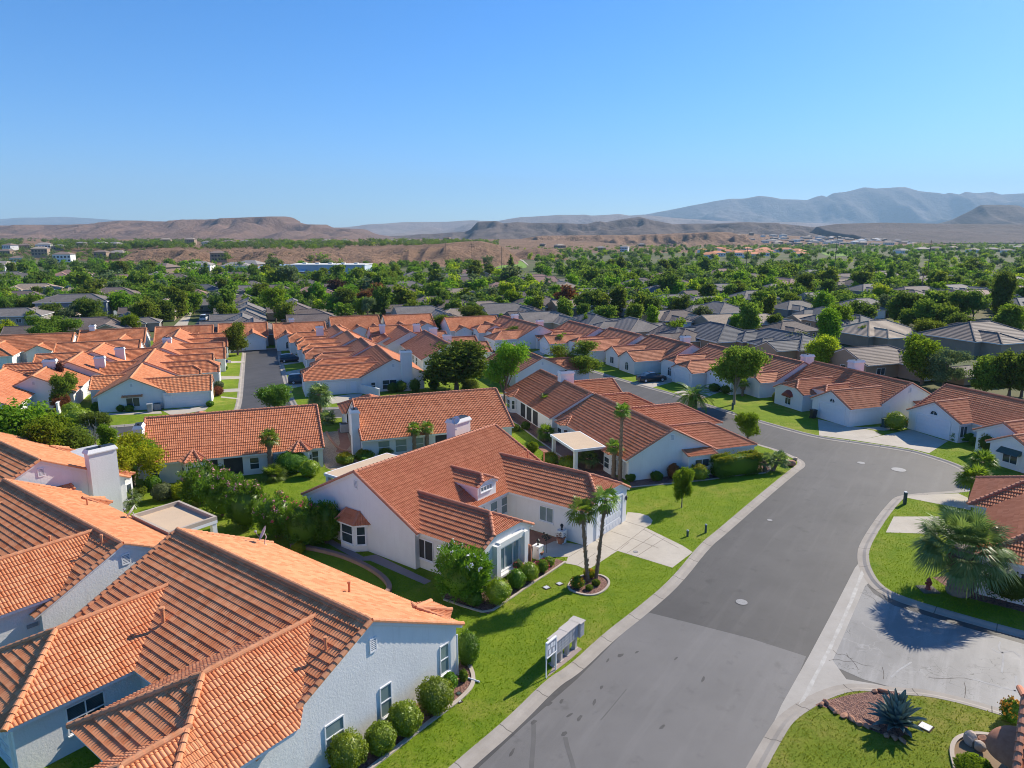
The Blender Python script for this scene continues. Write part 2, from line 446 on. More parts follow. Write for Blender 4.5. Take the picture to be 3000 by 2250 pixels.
# ------------------------------------------------------------------ tiled roofs
def tile_poly(mb, pts, det, hump=.157, row=.35, hz=.045, step=.045):
    """one roof plane covered with barrel tiles; pts is a convex 3-D polygon whose first edge is the eave"""
    P = [Vector(p) for p in pts]
    U = (P[1] - P[0]).normalized()
    n = None
    for q in P[2:]:
        n = U.cross(q - P[0])
        if n.length > 1e-4: break
    n.normalize()
    if n.z < 0: n = -n
    V = n.cross(U)
    if V.z < 0: V = -V
    if U.cross(V).dot(n) < 0:
        U = -U
    loc = [((p - P[0]).dot(U), (p - P[0]).dot(V)) for p in P]
    u0 = min(p[0] for p in loc); u1 = max(p[0] for p in loc); v0 = -0.05; v1 = max(p[1] for p in loc)
    seg = {0: 6, 1: 4, 2: 0, 3: 0}[det]
    if seg:
        nh = max(1, int(round((u1 - u0) / hump)))
        us = np.linspace(u0, u1, nh * seg + 1)
        ph = np.linspace(0, nh * pi, nh * seg + 1)
        hu = np.abs(np.sin(ph)) ** .8 * hz
    else:
        us = np.array([u0, u1]); hu = np.array([0., 0.])
    if det == 3:
        vs = np.array([v0, v1]); hv = np.array([.02, .02])
    else:
        nr = max(1, int(math.ceil((v1 - v0) / row)))
        vs = []; hv = []
        for k in range(nr):
            a = v0 + k * row; b = min(v0 + (k + 1) * row, v1)
            vs += [a, b]; hv += [step, step * (1 - (b - a) / row)]
        vs = np.array(vs); hv = np.array(hv)
    if seg:   # jitter so no two courses are quite the same
        jit = RNG.normal(0, .006, len(vs))
    else: jit = np.zeros(len(vs))
    UU, VV = np.meshgrid(us, vs)
    HH = hu[None, :] + (hv + jit)[:, None]
    nu, nv = len(us), len(vs)
    co = np.array(P[0])[None, None, :] + UU[..., None] * np.array(U) + VV[..., None] * np.array(V) + HH[..., None] * np.array(n)
    idx = np.arange(nu * nv).reshape(nv, nu)
    F = np.stack([idx[:-1, :-1], idx[:-1, 1:], idx[1:, 1:], idx[1:, :-1]], -1).reshape(-1, 4)
    co = co.reshape(-1, 3)
    rect = len(loc) == 4 and all(min(abs(p[0] - u0), abs(p[0] - u1)) < .02 for p in loc) and all(min(abs(p[1]), abs(p[1] - v1)) < .02 for p in loc)
    off = (RNG.integers(0, 400) * .314, RNG.integers(0, 400) * .35)
    if rect:
        uv = np.stack([UU.ravel() + off[0], VV.ravel() + off[1] + .02], -1)
        mb.add(co, F, uv); return
    me = bpy.data.meshes.new('tmp'); me.from_pydata(co.tolist(), [], F.tolist())
    bm = bmesh.new(); bm.from_mesh(me); bpy.data.meshes.remove(me)
    cen = sum(P, Vector()) / len(P)
    for i in range(len(P)):
        a, b = P[i], P[(i + 1) % len(P)]
        if i == 0: continue
        e = (b - a)
        if e.length < .02: continue
        pn = e.cross(n).normalized()
        if (cen - a).dot(pn) > 0: pn = -pn
        bmesh.ops.bisect_plane(bm, geom=bm.verts[:] + bm.edges[:] + bm.faces[:], dist=1e-5, plane_co=a, plane_no=pn, clear_outer=True)
    bm.verts.index_update()
    vv = [v.co.copy() for v in bm.verts]
    uv = [((v - P[0]).dot(U) + off[0], (v - P[0]).dot(V) + off[1] + .02) for v in vv]
    mb.add([tuple(v) for v in vv], [[w.index for w in f.verts] for f in bm.faces], uv)
    bm.free()

def cap_line(mb, p, q, *a, **k):
    if isinstance(mb, list):
        m = MB(); cap_line1(m, p, q, *a, **k); mb.append(m)
    else: cap_line1(mb, p, q, *a, **k)
def cap_line1(mb, p, q, r=.125, seg=.36, det=0, lift=.03):
    """a row of half-round cap tiles from p up to q"""
    p, q = Vector(p), Vector(q); d = q - p; ln = d.length
    if ln < .05: return
    d.normalize()
    s = d.cross(Vector((0, 0, 1))).normalized(); u = s.cross(d).normalized()
    if u.z < 0: u = -u; s = -s
    k = {0: 7, 1: 5, 2: 4, 3: 4}[det]
    n = max(1, int(round(ln / seg))) if det < 3 else 1
    angs = [pi * (i / (k - 1)) * 1.24 - .12 * pi for i in range(k)]
    for i in range(n):
        a = p + d * (ln * i / n - (.03 if n > 1 else 0)); b = p + d * (ln * (i + 1) / n)
        V = []
        for c_, rr, lf in ((a, r * 1.1, lift + .02), (b, r * .92, lift)):
            for t in angs: V.append(tuple(c_ + s * (cos(t) * rr) + u * (sin(t) * rr + lf)))
        F = [(j, j + 1, k + j + 1, k + j) for j in range(k - 1)] + [tuple(range(k))]
        if i == n - 1: F.append(tuple(range(2 * k - 1, k - 1, -1)))
        mb.add(V, F, smooth=False)

FOOT = []   # footprints (world polygons) kept free of scattered trees

class Block:
    def __init__(s, o, ang, s0, s1, half, eave, ridge, e0, e1, zj, oe, og):
        s.o = o; s.ang = ang; s.s0 = s0; s.s1 = s1; s.half = half; s.eave = eave; s.ridge = ridge
        s.e0 = e0; s.e1 = e1; s.zj = zj; s.oe = oe; s.og = og
        s.c, s.s_ = cos(ang), sin(ang)
    def T(s, a, t, z): return (s.o[0] + a * s.c - t * s.s_, s.o[1] + a * s.s_ + t * s.c, z)
    def hj(s): return s.half * (s.ridge - s.zj) / (s.ridge - s.eave)

class House:
    def __init__(s, label, p0, heading, det=1, tile='tile', wall='stucco', cat='house', group='red tiled houses of the estate', name='house', pitch=.5, row=.35):
        s.root = empty(name, p0[0], p0[1], 0, radians(heading)); tag(s.root, label, cat, group)
        s.det = det; s.tile = tile; s.wallm = wall; s.pitch = pitch; s.row = row
        s.h = radians(heading); s.p0 = p0
        s.wall = MB(); s.roof = MB(); s.cap = []; s.fas = MB(); s.merge_caps = False
        s.blocks = []; s.main_ridge = None
    def W(s, x, y):
        return (s.p0[0] + x * cos(s.h) - y * sin(s.h), s.p0[1] + x * sin(s.h) + y * cos(s.h))
    def block(s, o, ang, s0, s1, half, eave, e0='g', e1='g', zj=None, oe=.35, og=.1, pitch=None, walls=True, base=0.0, cap=True, se=None):
        if se is None: se = s0
        pitch = pitch or s.pitch
        ridge = eave + half * pitch
        B = Block(o, ang, s0, s1, half, eave, ridge, e0, e1, zj if zj else eave + .45 * half * pitch, oe, og)
        T = B.T; hj = B.hj(); det = s.det
        def ridge_end(e, sv, sgn):
            return sv + sgn * (half if e == 'h' else hj if e == 'j' else 0)
        r0, r1 = ridge_end(e0, s0, 1), ridge_end(e1, s1, -1)
        if r1 < r0: r0 = r1 = (r0 + r1) / 2
        for sg in (-1, 1):
            pts = [T(se, sg * half, eave), T(s1, sg * half, eave)]
            if e1 == 'j': pts.append(T(s1, sg * hj, B.zj))
            pts.append(T(r1, 0, ridge))
            if r1 - r0 > .02: pts.append(T(r0, 0, ridge))
            if e0 == 'j': pts.append(T(s0, sg * hj, B.zj))
            tile_poly(s.roof, pts, det, row=s.row)
        for e, sv, rv in ((e0, s0, r0), (e1, s1, r1)):
            if e == 'h': tile_poly(s.roof, [T(sv, -half, eave), T(sv, half, eave), T(rv, 0, ridge)], det, row=s.row)
            if e == 'j': tile_poly(s.roof, [T(sv, -hj, B.zj), T(sv, hj, B.zj), T(rv, 0, ridge)], det, row=s.row)
        # caps: ridge, hips, rakes
        if cap:
            cap_line(s.cap, T(r0, 0, ridge), T(r1, 0, ridge), det=det)
            for e, sv, rv in ((e0, s0, r0), (e1, s1, r1)):
                for sg in (-1, 1):
                    if e == 'h': cap_line(s.cap, T(sv, sg * half, eave), T(rv, 0, ridge), det=det)
                    if e == 'j':
                        cap_line(s.cap, T(sv, sg * hj, B.zj), T(rv, 0, ridge), det=det)
                        cap_line(s.cap, T(sv, sg * half, eave), T(sv, sg * hj, B.zj), det=det, r=.11)
                    if e == 'g': cap_line(s.cap, T(sv, sg * half, eave), T(sv, 0, ridge), det=det, r=.12)
        # eave boards
        for sg in (-1, 1):
            s.fas.bar(T(se, sg * (half - .02), eave - .075), T(s1, sg * (half - .02), eave - .075), .05, .15)
        for e, sv, k in ((e0, s0, 1), (e1, s1, -1)):
            if e == 'h': s.fas.bar(T(sv + k * .02, -half, eave - .075), T(sv + k * .02, half, eave - .075), .05, .15)
            if e == 'j': s.fas.bar(T(sv + k * .02, -hj, B.zj - .05), T(sv + k * .02, hj, B.zj - .05), .05, .10)
            if e in 'gj':
                for sg in (-1, 1):
                    te = half if e == 'g' else half; zt = ridge if e == 'g' else B.zj; tt = 0 if e == 'g' else hj
                    s.fas.bar(T(sv + k * .03, sg * te, eave - .09), T(sv + k * .03, sg * tt, zt - .09), .05, .14)
        # walls
        if walls:
            w = half - oe; zt = eave + oe * pitch - .06
            a0 = s0 + (og if e0 in 'gj' else oe if e0 == 'h' else max(0, se - s0 - .6)); a1 = s1 - (og if e1 in 'gj' else oe if e1 == 'h' else 0)
            for sg in (-1, 1):
                s.wall.add([T(a0, sg * w, base), T(a1, sg * w, base), T(a1, sg * w, zt), T(a0, sg * w, zt)], [(0, 1, 2, 3) if sg < 0 else (3, 2, 1, 0)])
            for e, av in ((e0, a0), (e1, a1)):
                pts = [T(av, -w, base), T(av, w, base), T(av, w, zt)]
                if e == 'g': pts.append(T(av, 0, ridge - .06))
                elif e == 'j': pts += [T(av, hj, B.zj - .06), T(av, -hj, B.zj - .06)]
                pts.append(T(av, -w, zt))
                if e != 'n': s.wall.add(pts, [tuple(range(len(pts)))])
        s.blocks.append(B)
        if s.main_ridge is None: s.main_ridge = ridge
        FOOT.append([s.W(*T(a, t, 0)[:2]) for a, t in ((s0, -half), (s1, -half), (s1, half), (s0, half))])
        return B
    def main(s, length, half, eave, e0='g', e1='g', **k): return s.block((0, 0), 0, 0, length, half, eave, e0, e1, **k)
    def wing(s, x, side, out, half, end='h', eave=None, **k):
        M = s.blocks[0]; eave = eave or M.eave
        pit = k.get('pitch') or s.pitch
        rz = eave + half * pit
        st = max(0, (M.ridge - rz) / s.pitch - .35) if rz < M.ridge else 0
        se = max(st, (M.ridge - eave) / s.pitch - .12)
        return s.block((x, 0), side * pi / 2, st, out, half, eave, 'n', end, se=min(se, out - .3), **k)
    def face(s, B, f, pos):
        """point on a wall of block B, outward direction (local angle)"""
        w = B.half - B.oe
        if f == 'e1':
            a = B.s1 - (B.oe if B.e1 == 'h' else B.og); p = B.T(a, pos, 0); return p, B.ang
        if f == 'e0':
            a = B.s0 + (B.oe if B.e0 == 'h' else B.og); p = B.T(a, pos, 0); return p, B.ang + pi
        if f == '+': return B.T(pos, w, 0), B.ang + pi / 2
        return B.T(pos, -w, 0), B.ang - pi / 2
    def win(s, B, f, pos, zc, w, h, style='sash', name=None, pane='glass'):
        p, an = s.face(B, f, pos)
        return s.win_at(p[0], p[1], an, zc, w, h, style, name, pane)
    def win_at(s, x, y, an, zc, w, h, style='sash', name=None, pane='glass'):
        nx, ny = cos(an), sin(an); rx, ry = -ny, nx
        def Q(r, z, d): return (x + rx * r + nx * d, y + ry * r + ny * d, zc + z)
        fm = MB(); pm = MB(); b = .06
        def bar(r0, z0, r1, z1, wd=b, dp=.05, d=.02): fm.bar(Q(r0, z0, d), Q(r1, z1, d), dp if abs(r1 - r0) < 1e-6 else dp, wd, up=(0, 0, 1) if abs(z1 - z0) < 1e-6 else (rx, ry, 0))
        if style == 'garage':
            bar(-w/2 - .1, h/2 + .08, w/2 + .1, h/2 + .08, .16, .10, .03); bar(-w/2 - .08, -h/2, -w/2 - .08, h/2, .16, .10, .03); bar(w/2 + .08, -h/2, w/2 + .08, h/2, .16, .10, .03)
            fo = fm.build('garage_frame', MT['white'], s.root)
            k = 4
            for i in range(k):
                z0 = -h/2 + h * i / k; z1 = z0 + h / k - .02
                pm.add([Q(-w/2, z0, .015), Q(w/2, z0, .015), Q(w/2, z1, .03), Q(-w/2, z1, .03), Q(-w/2, z1, .0), Q(w/2, z1, .0)], [(0, 1, 2, 3), (3, 2, 5, 4)])
                for j in range(8):
                    c0 = -w/2 + w * (j + .12) / 8; c1 = -w/2 + w * (j + .88) / 8
                    if s.det < 2: fm2 = pm.add([Q(c0, z0 + .1, .036), Q(c1, z0 + .1, .036), Q(c1, z1 - .1, .044), Q(c0, z1 - .1, .044)], [(0, 1, 2, 3)])
            return pm.build('garage_door', MT['garage'], s.root)
        if style == 'vent':
            bar(-w/2, h/2, w/2, h/2, .05); bar(-w/2, -h/2, w/2, -h/2, .05); bar(-w/2, -h/2, -w/2, h/2, .05); bar(w/2, -h/2, w/2, h/2, .05)
            k = 7
            for i in range(k):
                z = -h/2 + h * (i + .5) / k; bar(-w/2, z, w/2, z, .04, .03, .025)
            o = fm.build('gable_vent', MT['white'], s.root)
            pm.add([Q(-w/2, -h/2, .006), Q(w/2, -h/2, .006), Q(w/2, h/2, .006), Q(-w/2, h/2, .006)], [(0, 1, 2, 3)])
            pm.build('backing', MT['vent'], o); return o
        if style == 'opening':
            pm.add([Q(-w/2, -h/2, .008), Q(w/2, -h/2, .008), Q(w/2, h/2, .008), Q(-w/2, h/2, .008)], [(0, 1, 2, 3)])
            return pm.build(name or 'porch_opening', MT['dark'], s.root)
        if style == 'door':
            bar(-w/2, h/2, w/2, h/2); bar(-w/2, -h/2, -w/2, h/2); bar(w/2, -h/2, w/2, h/2)
            o = fm.build('door', MT['white'], s.root)
            pm.add([Q(-w/2, -h/2, .02), Q(w/2, -h/2, .02), Q(w/2, h/2, .02), Q(-w/2, h/2, .02)], [(0, 1, 2, 3)])
            for i in range(2): pm.add([Q(-w*.35, -h*.4 + i*h*.45, .03), Q(w*.35, -h*.4 + i*h*.45, .03), Q(w*.35, -.05 + i*h*.45, .03), Q(-w*.35, -.05 + i*h*.45, .03)], [(0, 1, 2, 3)])
            pm.build('door_panel', MT['garage'], o); return o
        # windows
        if style == 'arch':
            k = 10; arc = [(w/2 * cos(pi * i / k), h/2 - w/2 + w/2 * sin(pi * i / k)) for i in range(k + 1)]
            ol = [(-w/2, -h/2), (w/2, -h/2)] + arc
            for i in range(len(ol)):
                a, c2 = ol[i], ol[(i + 1) % len(ol)]; fm.bar(Q(*a, .02), Q(*c2, .02), .05, .05, up=(nx, ny, 0))
            bar(-w/2, h/2 - w/2, w/2, h/2 - w/2, .04); bar(0, -h/2, 0, h/2, .04)
            pm.add([Q(r, z, .01) for r, z in ol], [tuple(range(len(ol)))])
        else:
            bar(-w/2, h/2, w/2, h/2); bar(-w/2, -h/2, w/2, -h/2); bar(-w/2, -h/2, -w/2, h/2); bar(w/2, -h/2, w/2, h/2)
            if style in ('sash', 'grid'): bar(-w/2, 0, w/2, 0, .05)
            if style in ('slider', 'grid'): bar(0, -h/2, 0, h/2, .05)
            if style == 'shutters':
                for i in (-1, 1): bar(i * w * .2, -h/2, i * w * .2, h/2, .05)
            if style == 'panes':
                for i in (-1, 0, 1): bar(i * w / 4, -h/2, i * w / 4, h/2, .03)
            pm.add([Q(-w/2, -h/2, .01), Q(w/2, -h/2, .01), Q(w/2, h/2, .01), Q(-w/2, h/2, .01)], [(0, 1, 2, 3)])
        if style not in ('arch',) and s.det == 0 and w < 3: fm.bar(Q(-w/2 - .06, -h/2 - .05, .05), Q(w/2 + .06, -h/2 - .05, .05), .12, .05)
        o = fm.build(name or 'window', MT['white'], s.root)
        pm.build('pane', MT[pane], o)
        return o
    def chimney(s, x, y, lx, ly, top, z0=0.0):
        m = MB(); m.box((x, y, (z0 + top - .35) / 2), (lx, ly, top - .35 - z0))
        o = m.build('chimney', MT[s.wallm], s.root)
        c = MB(); a, b = lx / 2, ly / 2
        zc = top - .35
        V = [(x-a-.1,y-b-.1,zc),(x+a+.1,y-b-.1,zc),(x+a+.1,y+b+.1,zc),(x-a-.1,y+b+.1,zc),(x-a-.1,y-b-.1,zc+.08),(x+a+.1,y-b-.1,zc+.08),(x+a+.1,y+b+.1,zc+.08),(x-a-.1,y+b+.1,zc+.08),
             (x-a+.04,y-b+.04,top),(x+a-.04,y-b+.04,top),(x+a-.04,y+b-.04,top),(x-a+.04,y+b-.04,top)]
        F = [(0,3,2,1),(0,1,5,4),(1,2,6,5),(2,3,7,6),(3,0,4,7),(4,5,9,8),(5,6,10,9),(6,7,11,10),(7,4,8,11)]
        c.add(V, F); c.build('chimney_cap', MT[s.wallm], o)
        d = MB(); d.add([(V[8][0]+.04,V[8][1]+.04,top-.03),(V[9][0]-.04,V[9][1]+.04,top-.03),(V[10][0]-.04,V[10][1]-.04,top-.03),(V[11][0]+.04,V[11][1]-.04,top-.03)], [(0,1,2,3)])
        d.tube([(x, y, top - .1), (x, y, top + .08)], [.11, .11], 8)
        d.build('flue', MT['black'], o)
        return o
    def bay_roof(s, B, side, pos, width=2.4, proj=.55, rise=.75):
        """the little hipped tile roof of a bay window, standing out from the eave"""
        T = B.T; e = B.eave - .06; pit = (B.ridge - B.eave) / B.half
        ins = 1.05
        ap = T(pos, side * (B.half - ins), B.eave + ins * pit + .10)
        f0 = T(pos - width * .28, side * (B.half + proj), e); f1 = T(pos + width * .28, side * (B.half + proj), e)
        g0 = T(pos - width / 2, side * (B.half - .05), e + .03); g1 = T(pos + width / 2, side * (B.half - .05), e + .03)
        rm = MB()
        for a, b in ((f0, f1), (f1, g1), (g0, f0)): tile_poly(rm, [a, b, ap], s.det)
        o = rm.build('bay_roof', MT[s.tile], s.root)
        c = []
        cap_line(c, f0, ap, det=s.det); cap_line(c, f1, ap, det=s.det)
        cap_line(c, g0, ap, det=s.det, r=.11); cap_line(c, g1, ap, det=s.det, r=.11)
        [q_.build('bay_ridge_cap', MT['cap' if s.tile == 'tile' else 'cap_red'], o) for q_ in c]
        w = MB(); q = [T(pos - width * .28, side * (B.half + proj - .25), 0), T(pos + width * .28, side * (B.half + proj - .25), 0), T(pos + width * .5 - .1, side * (B.half - B.oe), 0), T(pos - width * .5 + .1, side * (B.half - B.oe), 0)]
        w.add([(p[0], p[1], 0) for p in q] + [(p[0], p[1], e - .02) for p in q], [(0, 1, 5, 4), (1, 2, 6, 5), (3, 0, 4, 7), (4, 5, 6, 7)])
        w.build('bay_wall', MT[s.wallm], s.root)
        an = B.ang + side * pi / 2
        p = T(pos, side * (B.half + proj - .25), 0)
        s.win_at(p[0], p[1], an, 1.25 * B.eave / 2.6, width * .42, 1.35 * B.eave / 2.6, 'sash', 'bay_window')
        for k, (a, b) in enumerate(((q[1], q[2]), (q[3], q[0]))):
            mx, my = (a[0] + b[0]) / 2, (a[1] + b[1]) / 2
            dx, dy = b[0] - a[0], b[1] - a[1]; nn = (dy, -dx) if side > 0 else (dy, -dx)
            ca = atan2(nn[1], nn[0])
            cx_, cy_ = T(pos, side * (B.half - 1), 0)[:2]
            if (mx - cx_) * cos(ca) + (my - cy_) * sin(ca) < 0: ca += pi
            s.win_at(mx, my, ca, 1.25 * B.eave / 2.6, hypot(dx, dy) * .55, 1.35 * B.eave / 2.6, 'sash', 'bay_window')
    def awning(s, B, f, pos, z, w, d=.6, drop=.35, wall=True):
        """small tiled pent roof over a window box"""
        p, an = s.face(B, f, pos); nx, ny = cos(an), sin(an); rx, ry = -ny, nx
        def Q(r, dd, zz): return (p[0] + rx * r + nx * dd, p[1] + ry * r + ny * dd, zz)
        m = MB(); tile_poly(m, [Q(-w/2, d, z - drop), Q(w/2, d, z - drop), Q(w/2, 0, z), Q(-w/2, 0, z)], s.det)
        o = m.build('awning_roof', MT[s.tile], s.root)
        c = []; cap_line(c, Q(-w/2, d, z - drop), Q(-w/2, 0, z), det=s.det, r=.09); cap_line(c, Q(w/2, d, z - drop), Q(w/2, 0, z), det=s.det, r=.09)
        [q_.build('awning_cap', MT['cap' if s.tile == 'tile' else 'cap_red'], o) for q_ in c]
        if wall:
            b = MB(); V = [Q(-w/2+.1, 0, .0), Q(w/2-.1, 0, .0), Q(w/2-.1, d-.12, 0), Q(-w/2+.1, d-.12, 0)]
            V += [Q(-w/2+.1, .0, z-.08), Q(w/2-.1, 0, z-.08), Q(w/2-.1, d-.12, z-drop-.01), Q(-w/2+.1, d-.12, z-drop-.01)]
            b.add(V, [(3,2,6,7),(0,3,7,4),(2,1,5,6),(4,7,6,5)]); b.build('window_box', MT[s.wallm], s.root)
    def pipe(s, x, y, z0, h=.6, r=.06):
        m = MB(); m.tube([(x, y, z0 - .3), (x, y, z0 + h)], [r, r], 8); m.tube([(x, y, z0 + h - .02), (x, y, z0 + h + .08)], [r * 1.5, r * 1.4], 8)
        return m.build('vent_pipe', MT['cap' if s.tile == 'tile' else 'cap_red'], s.root)
    def done(s):
        s.wall.build('wall', MT[s.wallm], s.root)
        t = s.tile if s.det < 2 else {'tile': 'tile_far', 'tile_red': 'tile_redfar'}.get(s.tile, s.tile)
        r = s.roof.build('roof', MT[t], s.root)
        cm = MT.get('cap_' + s.tile, MT['cap' if s.tile == 'tile' else 'cap_red'])
        if s.merge_caps:
            one = MB()
            for c in s.cap:
                if c.f: one.add(np.concatenate(c.v), c.f)
            V = np.concatenate([np.concatenate(c.v) for c in s.cap if c.f]); FF = one.f
            q = bpy.data.objects.remove(r); s.roof.add(V, FF); r = s.roof.build('roof', MT[t], s.root)
        else:
            for c in s.cap: c.build('ridge_cap', cm, r)
        s.fas.build('eave_board', MT['white'], s.root)
        return s.root
# ------------------------------------------------------------------ the houses near the camera
def loc_of(H, px, z):
    """pixel at height z -> the house's own coordinates"""
    X, Y = gp(px[0], px[1], z); dx, dy = X - H.p0[0], Y - H.p0[1]
    return dx * cos(H.h) + dy * sin(H.h), -dx * sin(H.h) + dy * cos(H.h)
def on_slope(H, px):
    B = H.blocks[0]; z = B.eave + 1
    for _ in range(30):
        x, y = loc_of(H, px, z); z = .5 * z + .5 * (B.ridge - (B.ridge - B.eave) / B.half * abs(y))
    return x, y, z

def box_bay(H, B, f, pos, w, proj, z0, z1, rise=.7, win=True):
    """a projecting bay window with its own small hipped tile roof on wall f of block B"""
    p, an = H.face(B, f, pos); nx, ny = cos(an), sin(an); rx, ry = -ny, nx
    def Q(r, d, z): return (p[0] + rx * r + nx * d, p[1] + ry * r + ny * d, z)
    a = [(-w/2, 0), (-w*.27, proj), (w*.27, proj), (w/2, 0)]
    m = MB(); m.add([Q(r, d, 0) for r, d in a] + [Q(r, d, z1) for r, d in a], [(0,1,5,4),(1,2,6,5),(2,3,7,6)])
    m.build('bay_wall', MT[H.wallm], H.root)
    fm = MB()
    k = 1.14
    for i in range(3): fm.bar(Q(a[i][0]*k, a[i][1]+.12, z1 - .06), Q(a[i+1][0]*k, a[i+1][1]+.12, z1 - .06), .14, .16)
    fm.build('bay_eave', MT['white'], H.root)
    e = [(r * 1.25, d + .2 if d else -.02) for r, d in a]; rm = MB(); c = []
    t0, t1 = Q(-w*.24, .02, z1 + rise), Q(w*.24, .02, z1 + rise)
    tile_poly(rm, [Q(*e[1], z1), Q(*e[2], z1), t1, t0], H.det)
    tile_poly(rm, [Q(*e[0], z1), Q(*e[1], z1), t0], H.det); tile_poly(rm, [Q(*e[2], z1), Q(*e[3], z1), t1], H.det)
    o = rm.build('bay_roof', MT[H.tile], H.root)
    cap_line(c, Q(*e[1], z1), t0, det=H.det, r=.1); cap_line(c, Q(*e[2], z1), t1, det=H.det, r=.1)
    [q_.build('bay_ridge_cap', MT['cap' if H.tile == 'tile' else 'cap_red'], o) for q_ in c]
    zc = (z0 + z1) / 2 + .02; hh = (z1 - z0) * .82
    q = Q(0, proj, 0); H.win_at(q[0], q[1], an, zc, w * .42, hh, 'sash', 'bay_window')
    for sg in (-1, 1):
        q = Q(sg * w * .385, proj * .5, 0); ca = atan2(w * .23, proj)
        H.win_at(q[0], q[1], an + sg * atan2(proj, w * .23), zc, hypot(proj, w * .23) * .66, hh, 'sash', 'bay_window')

def patio(H, x0, x1, y0, y1, z, name='patio_roof', posts=(), lip=.12, thick=.22, parapet=False):
    m = MB(); m.box(((x0+x1)/2, (y0+y1)/2, z - thick/2), (x1-x0, y1-y0, thick))
    o = m.build(name, MT['white'], H.root)
    t = MB(); zz = z + .004
    t.add([(x0+lip,y0+lip,zz),(x1-lip,y0+lip,zz),(x1-lip,y1-lip,zz),(x0+lip,y1-lip,zz)], [(0,1,2,3)])
    t.build('roof_membrane', MT['flatroof'], o)
    if parapet:
        b = MB(); h = .26
        for (a, c2) in (((x0,y0+.09),(x1,y0+.09)), ((x0,y1-.09),(x1,y1-.09)), ((x0+.09,y0+.18),(x0+.09,y1-.18)), ((x1-.09,y0+.18),(x1-.09,y1-.18))):
            b.bar((a[0],a[1],z+h/2), (c2[0],c2[1],z+h/2), .18, h)
        b.build('parapet', MT['edging'], o)
    for px, py in posts:
        p = MB(); p.box((px, py, (z - thick)/2), (.32, .32, z - thick)); p.box((px, py, .2), (.42, .42, .4))
        p.build('patio_post', MT[H.wallm], H.root)
    return o

def dish(label, p, az, el=.6, r=.42, group='satellite dishes'):
    """satellite dish on a bent mast; p = foot on the roof"""
    o = empty('satellite_dish', *p); tag(o, label, 'satellite dish', group)
    m = MB(); d = (cos(az), sin(az))
    m.tube([(0,0,-.06), (0,0,.25), (-d[0]*.12, -d[1]*.12, .55), (-d[0]*.05, -d[1]*.05, .75)], [.03]*4, 6)
    m.tube([(0,0,-.06),(0,0,.03)], [.12,.12], 8)
    m.build('mast', MT['metalwhite'], o)
    b = MB(); rings = []
    ax = Vector((d[0]*cos(el), d[1]*cos(el), sin(el))); s_ = Vector((-d[1], d[0], 0)); u = ax.cross(s_)*-1
    if u.z < 0: u = -u
    V = []; n = 16
    for k in range(5):
        q = k / 4 * r
        for i in range(n):
            t = 2*pi*i/n
            V.append(tuple(Vector((0,0,.78)) + s_*(cos(t)*q) + u*(sin(t)*q*1.1) + ax*(q*q*.55)))
    b.add(V, [(k*n+i, k*n+(i+1)%n, (k+1)*n+(i+1)%n, (k+1)*n+i) for k in range(4) for i in range(n)], smooth=True)
    b.build('reflector', MT['metalwhite'], o)
    a = MB(); e = Vector((0,0,.78)) + ax*.5
    a.tube([tuple(Vector((0,0,.7)) - u*.35), tuple(e - u*.1)], [.02,.02], 6)
    a.box(tuple(e - u*.05), (.12,.12,.1)); a.box(tuple(e - u*.05 + s_*.1), (.09,.09,.09)); a.build('feed_arm', MT['vent'], o)
    return o

# ---- the big house in the lower left corner
F_ = House('big white house with bright orange barrel tile roof filling the lower left corner', FA(18.3, -37.0), -37, 0, 'tile', 'stucco_rough')
mB = F_.main(15.75, 5.8, 2.6)
f1 = F_.wing(3.35, -1, 10.8, 3.25, 'h')
f2 = F_.wing(12.9, -1, 9.5, 3.5, 'h', eave=3.3, oe=.66)
f3 = F_.block((14.415, 0), -pi/2, 7.4, 11.8, 2.0, 3.3, 'n', 'h', oe=.55)
for y, zc, w, h in ((-2.15, 1.34, .95, 1.25), (.7, 1.27, .66, 1.5), (4.55, 1.34, .6, 1.5)): F_.win(mB, 'e1', y, zc, w, h, 'sash', pane='glass_blind')
F_.win(mB, 'e1', .1, 4.3, .36, .62, 'vent')
F_.win(f1, '+', 7.8, 1.5, 1.5, 1.25, 'grid')
F_.win(f1, 'e1', 0, 1.15, 4.8, 2.2, 'garage')
F_.win(f2, '-', 6.0, 1.2, 1.0, 2.1, 'door'); F_.win(f3, 'e1', 0, 1.4, 1.6, 1.3, 'grid')
F_.bay_roof(mB, 1, 13.6, 2.6, .75)
for px in ((479, 1826), (1024, 1738), (955, 1906)):
    x, y, z = on_slope(F_, px); F_.pipe(x, y, z, .55 if px[0] != 479 else .75, .06 if px[0] != 479 else .1)
dp = MB(); dp.tube([(15.78, 5.35, 2.3), (15.78, 5.35, .12), (16.1, 5.45, .06), (17.0, 5.6, .05)], [.05]*4, 6); dp.build('downspout', MT['white'], F_.root)
x, y, z = on_slope(F_, (776, 1598)); q = F_.W(x, y)
dish('dark grey dish on the right eave of the big corner house', (q[0], q[1], z), radians(200), .5, .42)
F_.done()

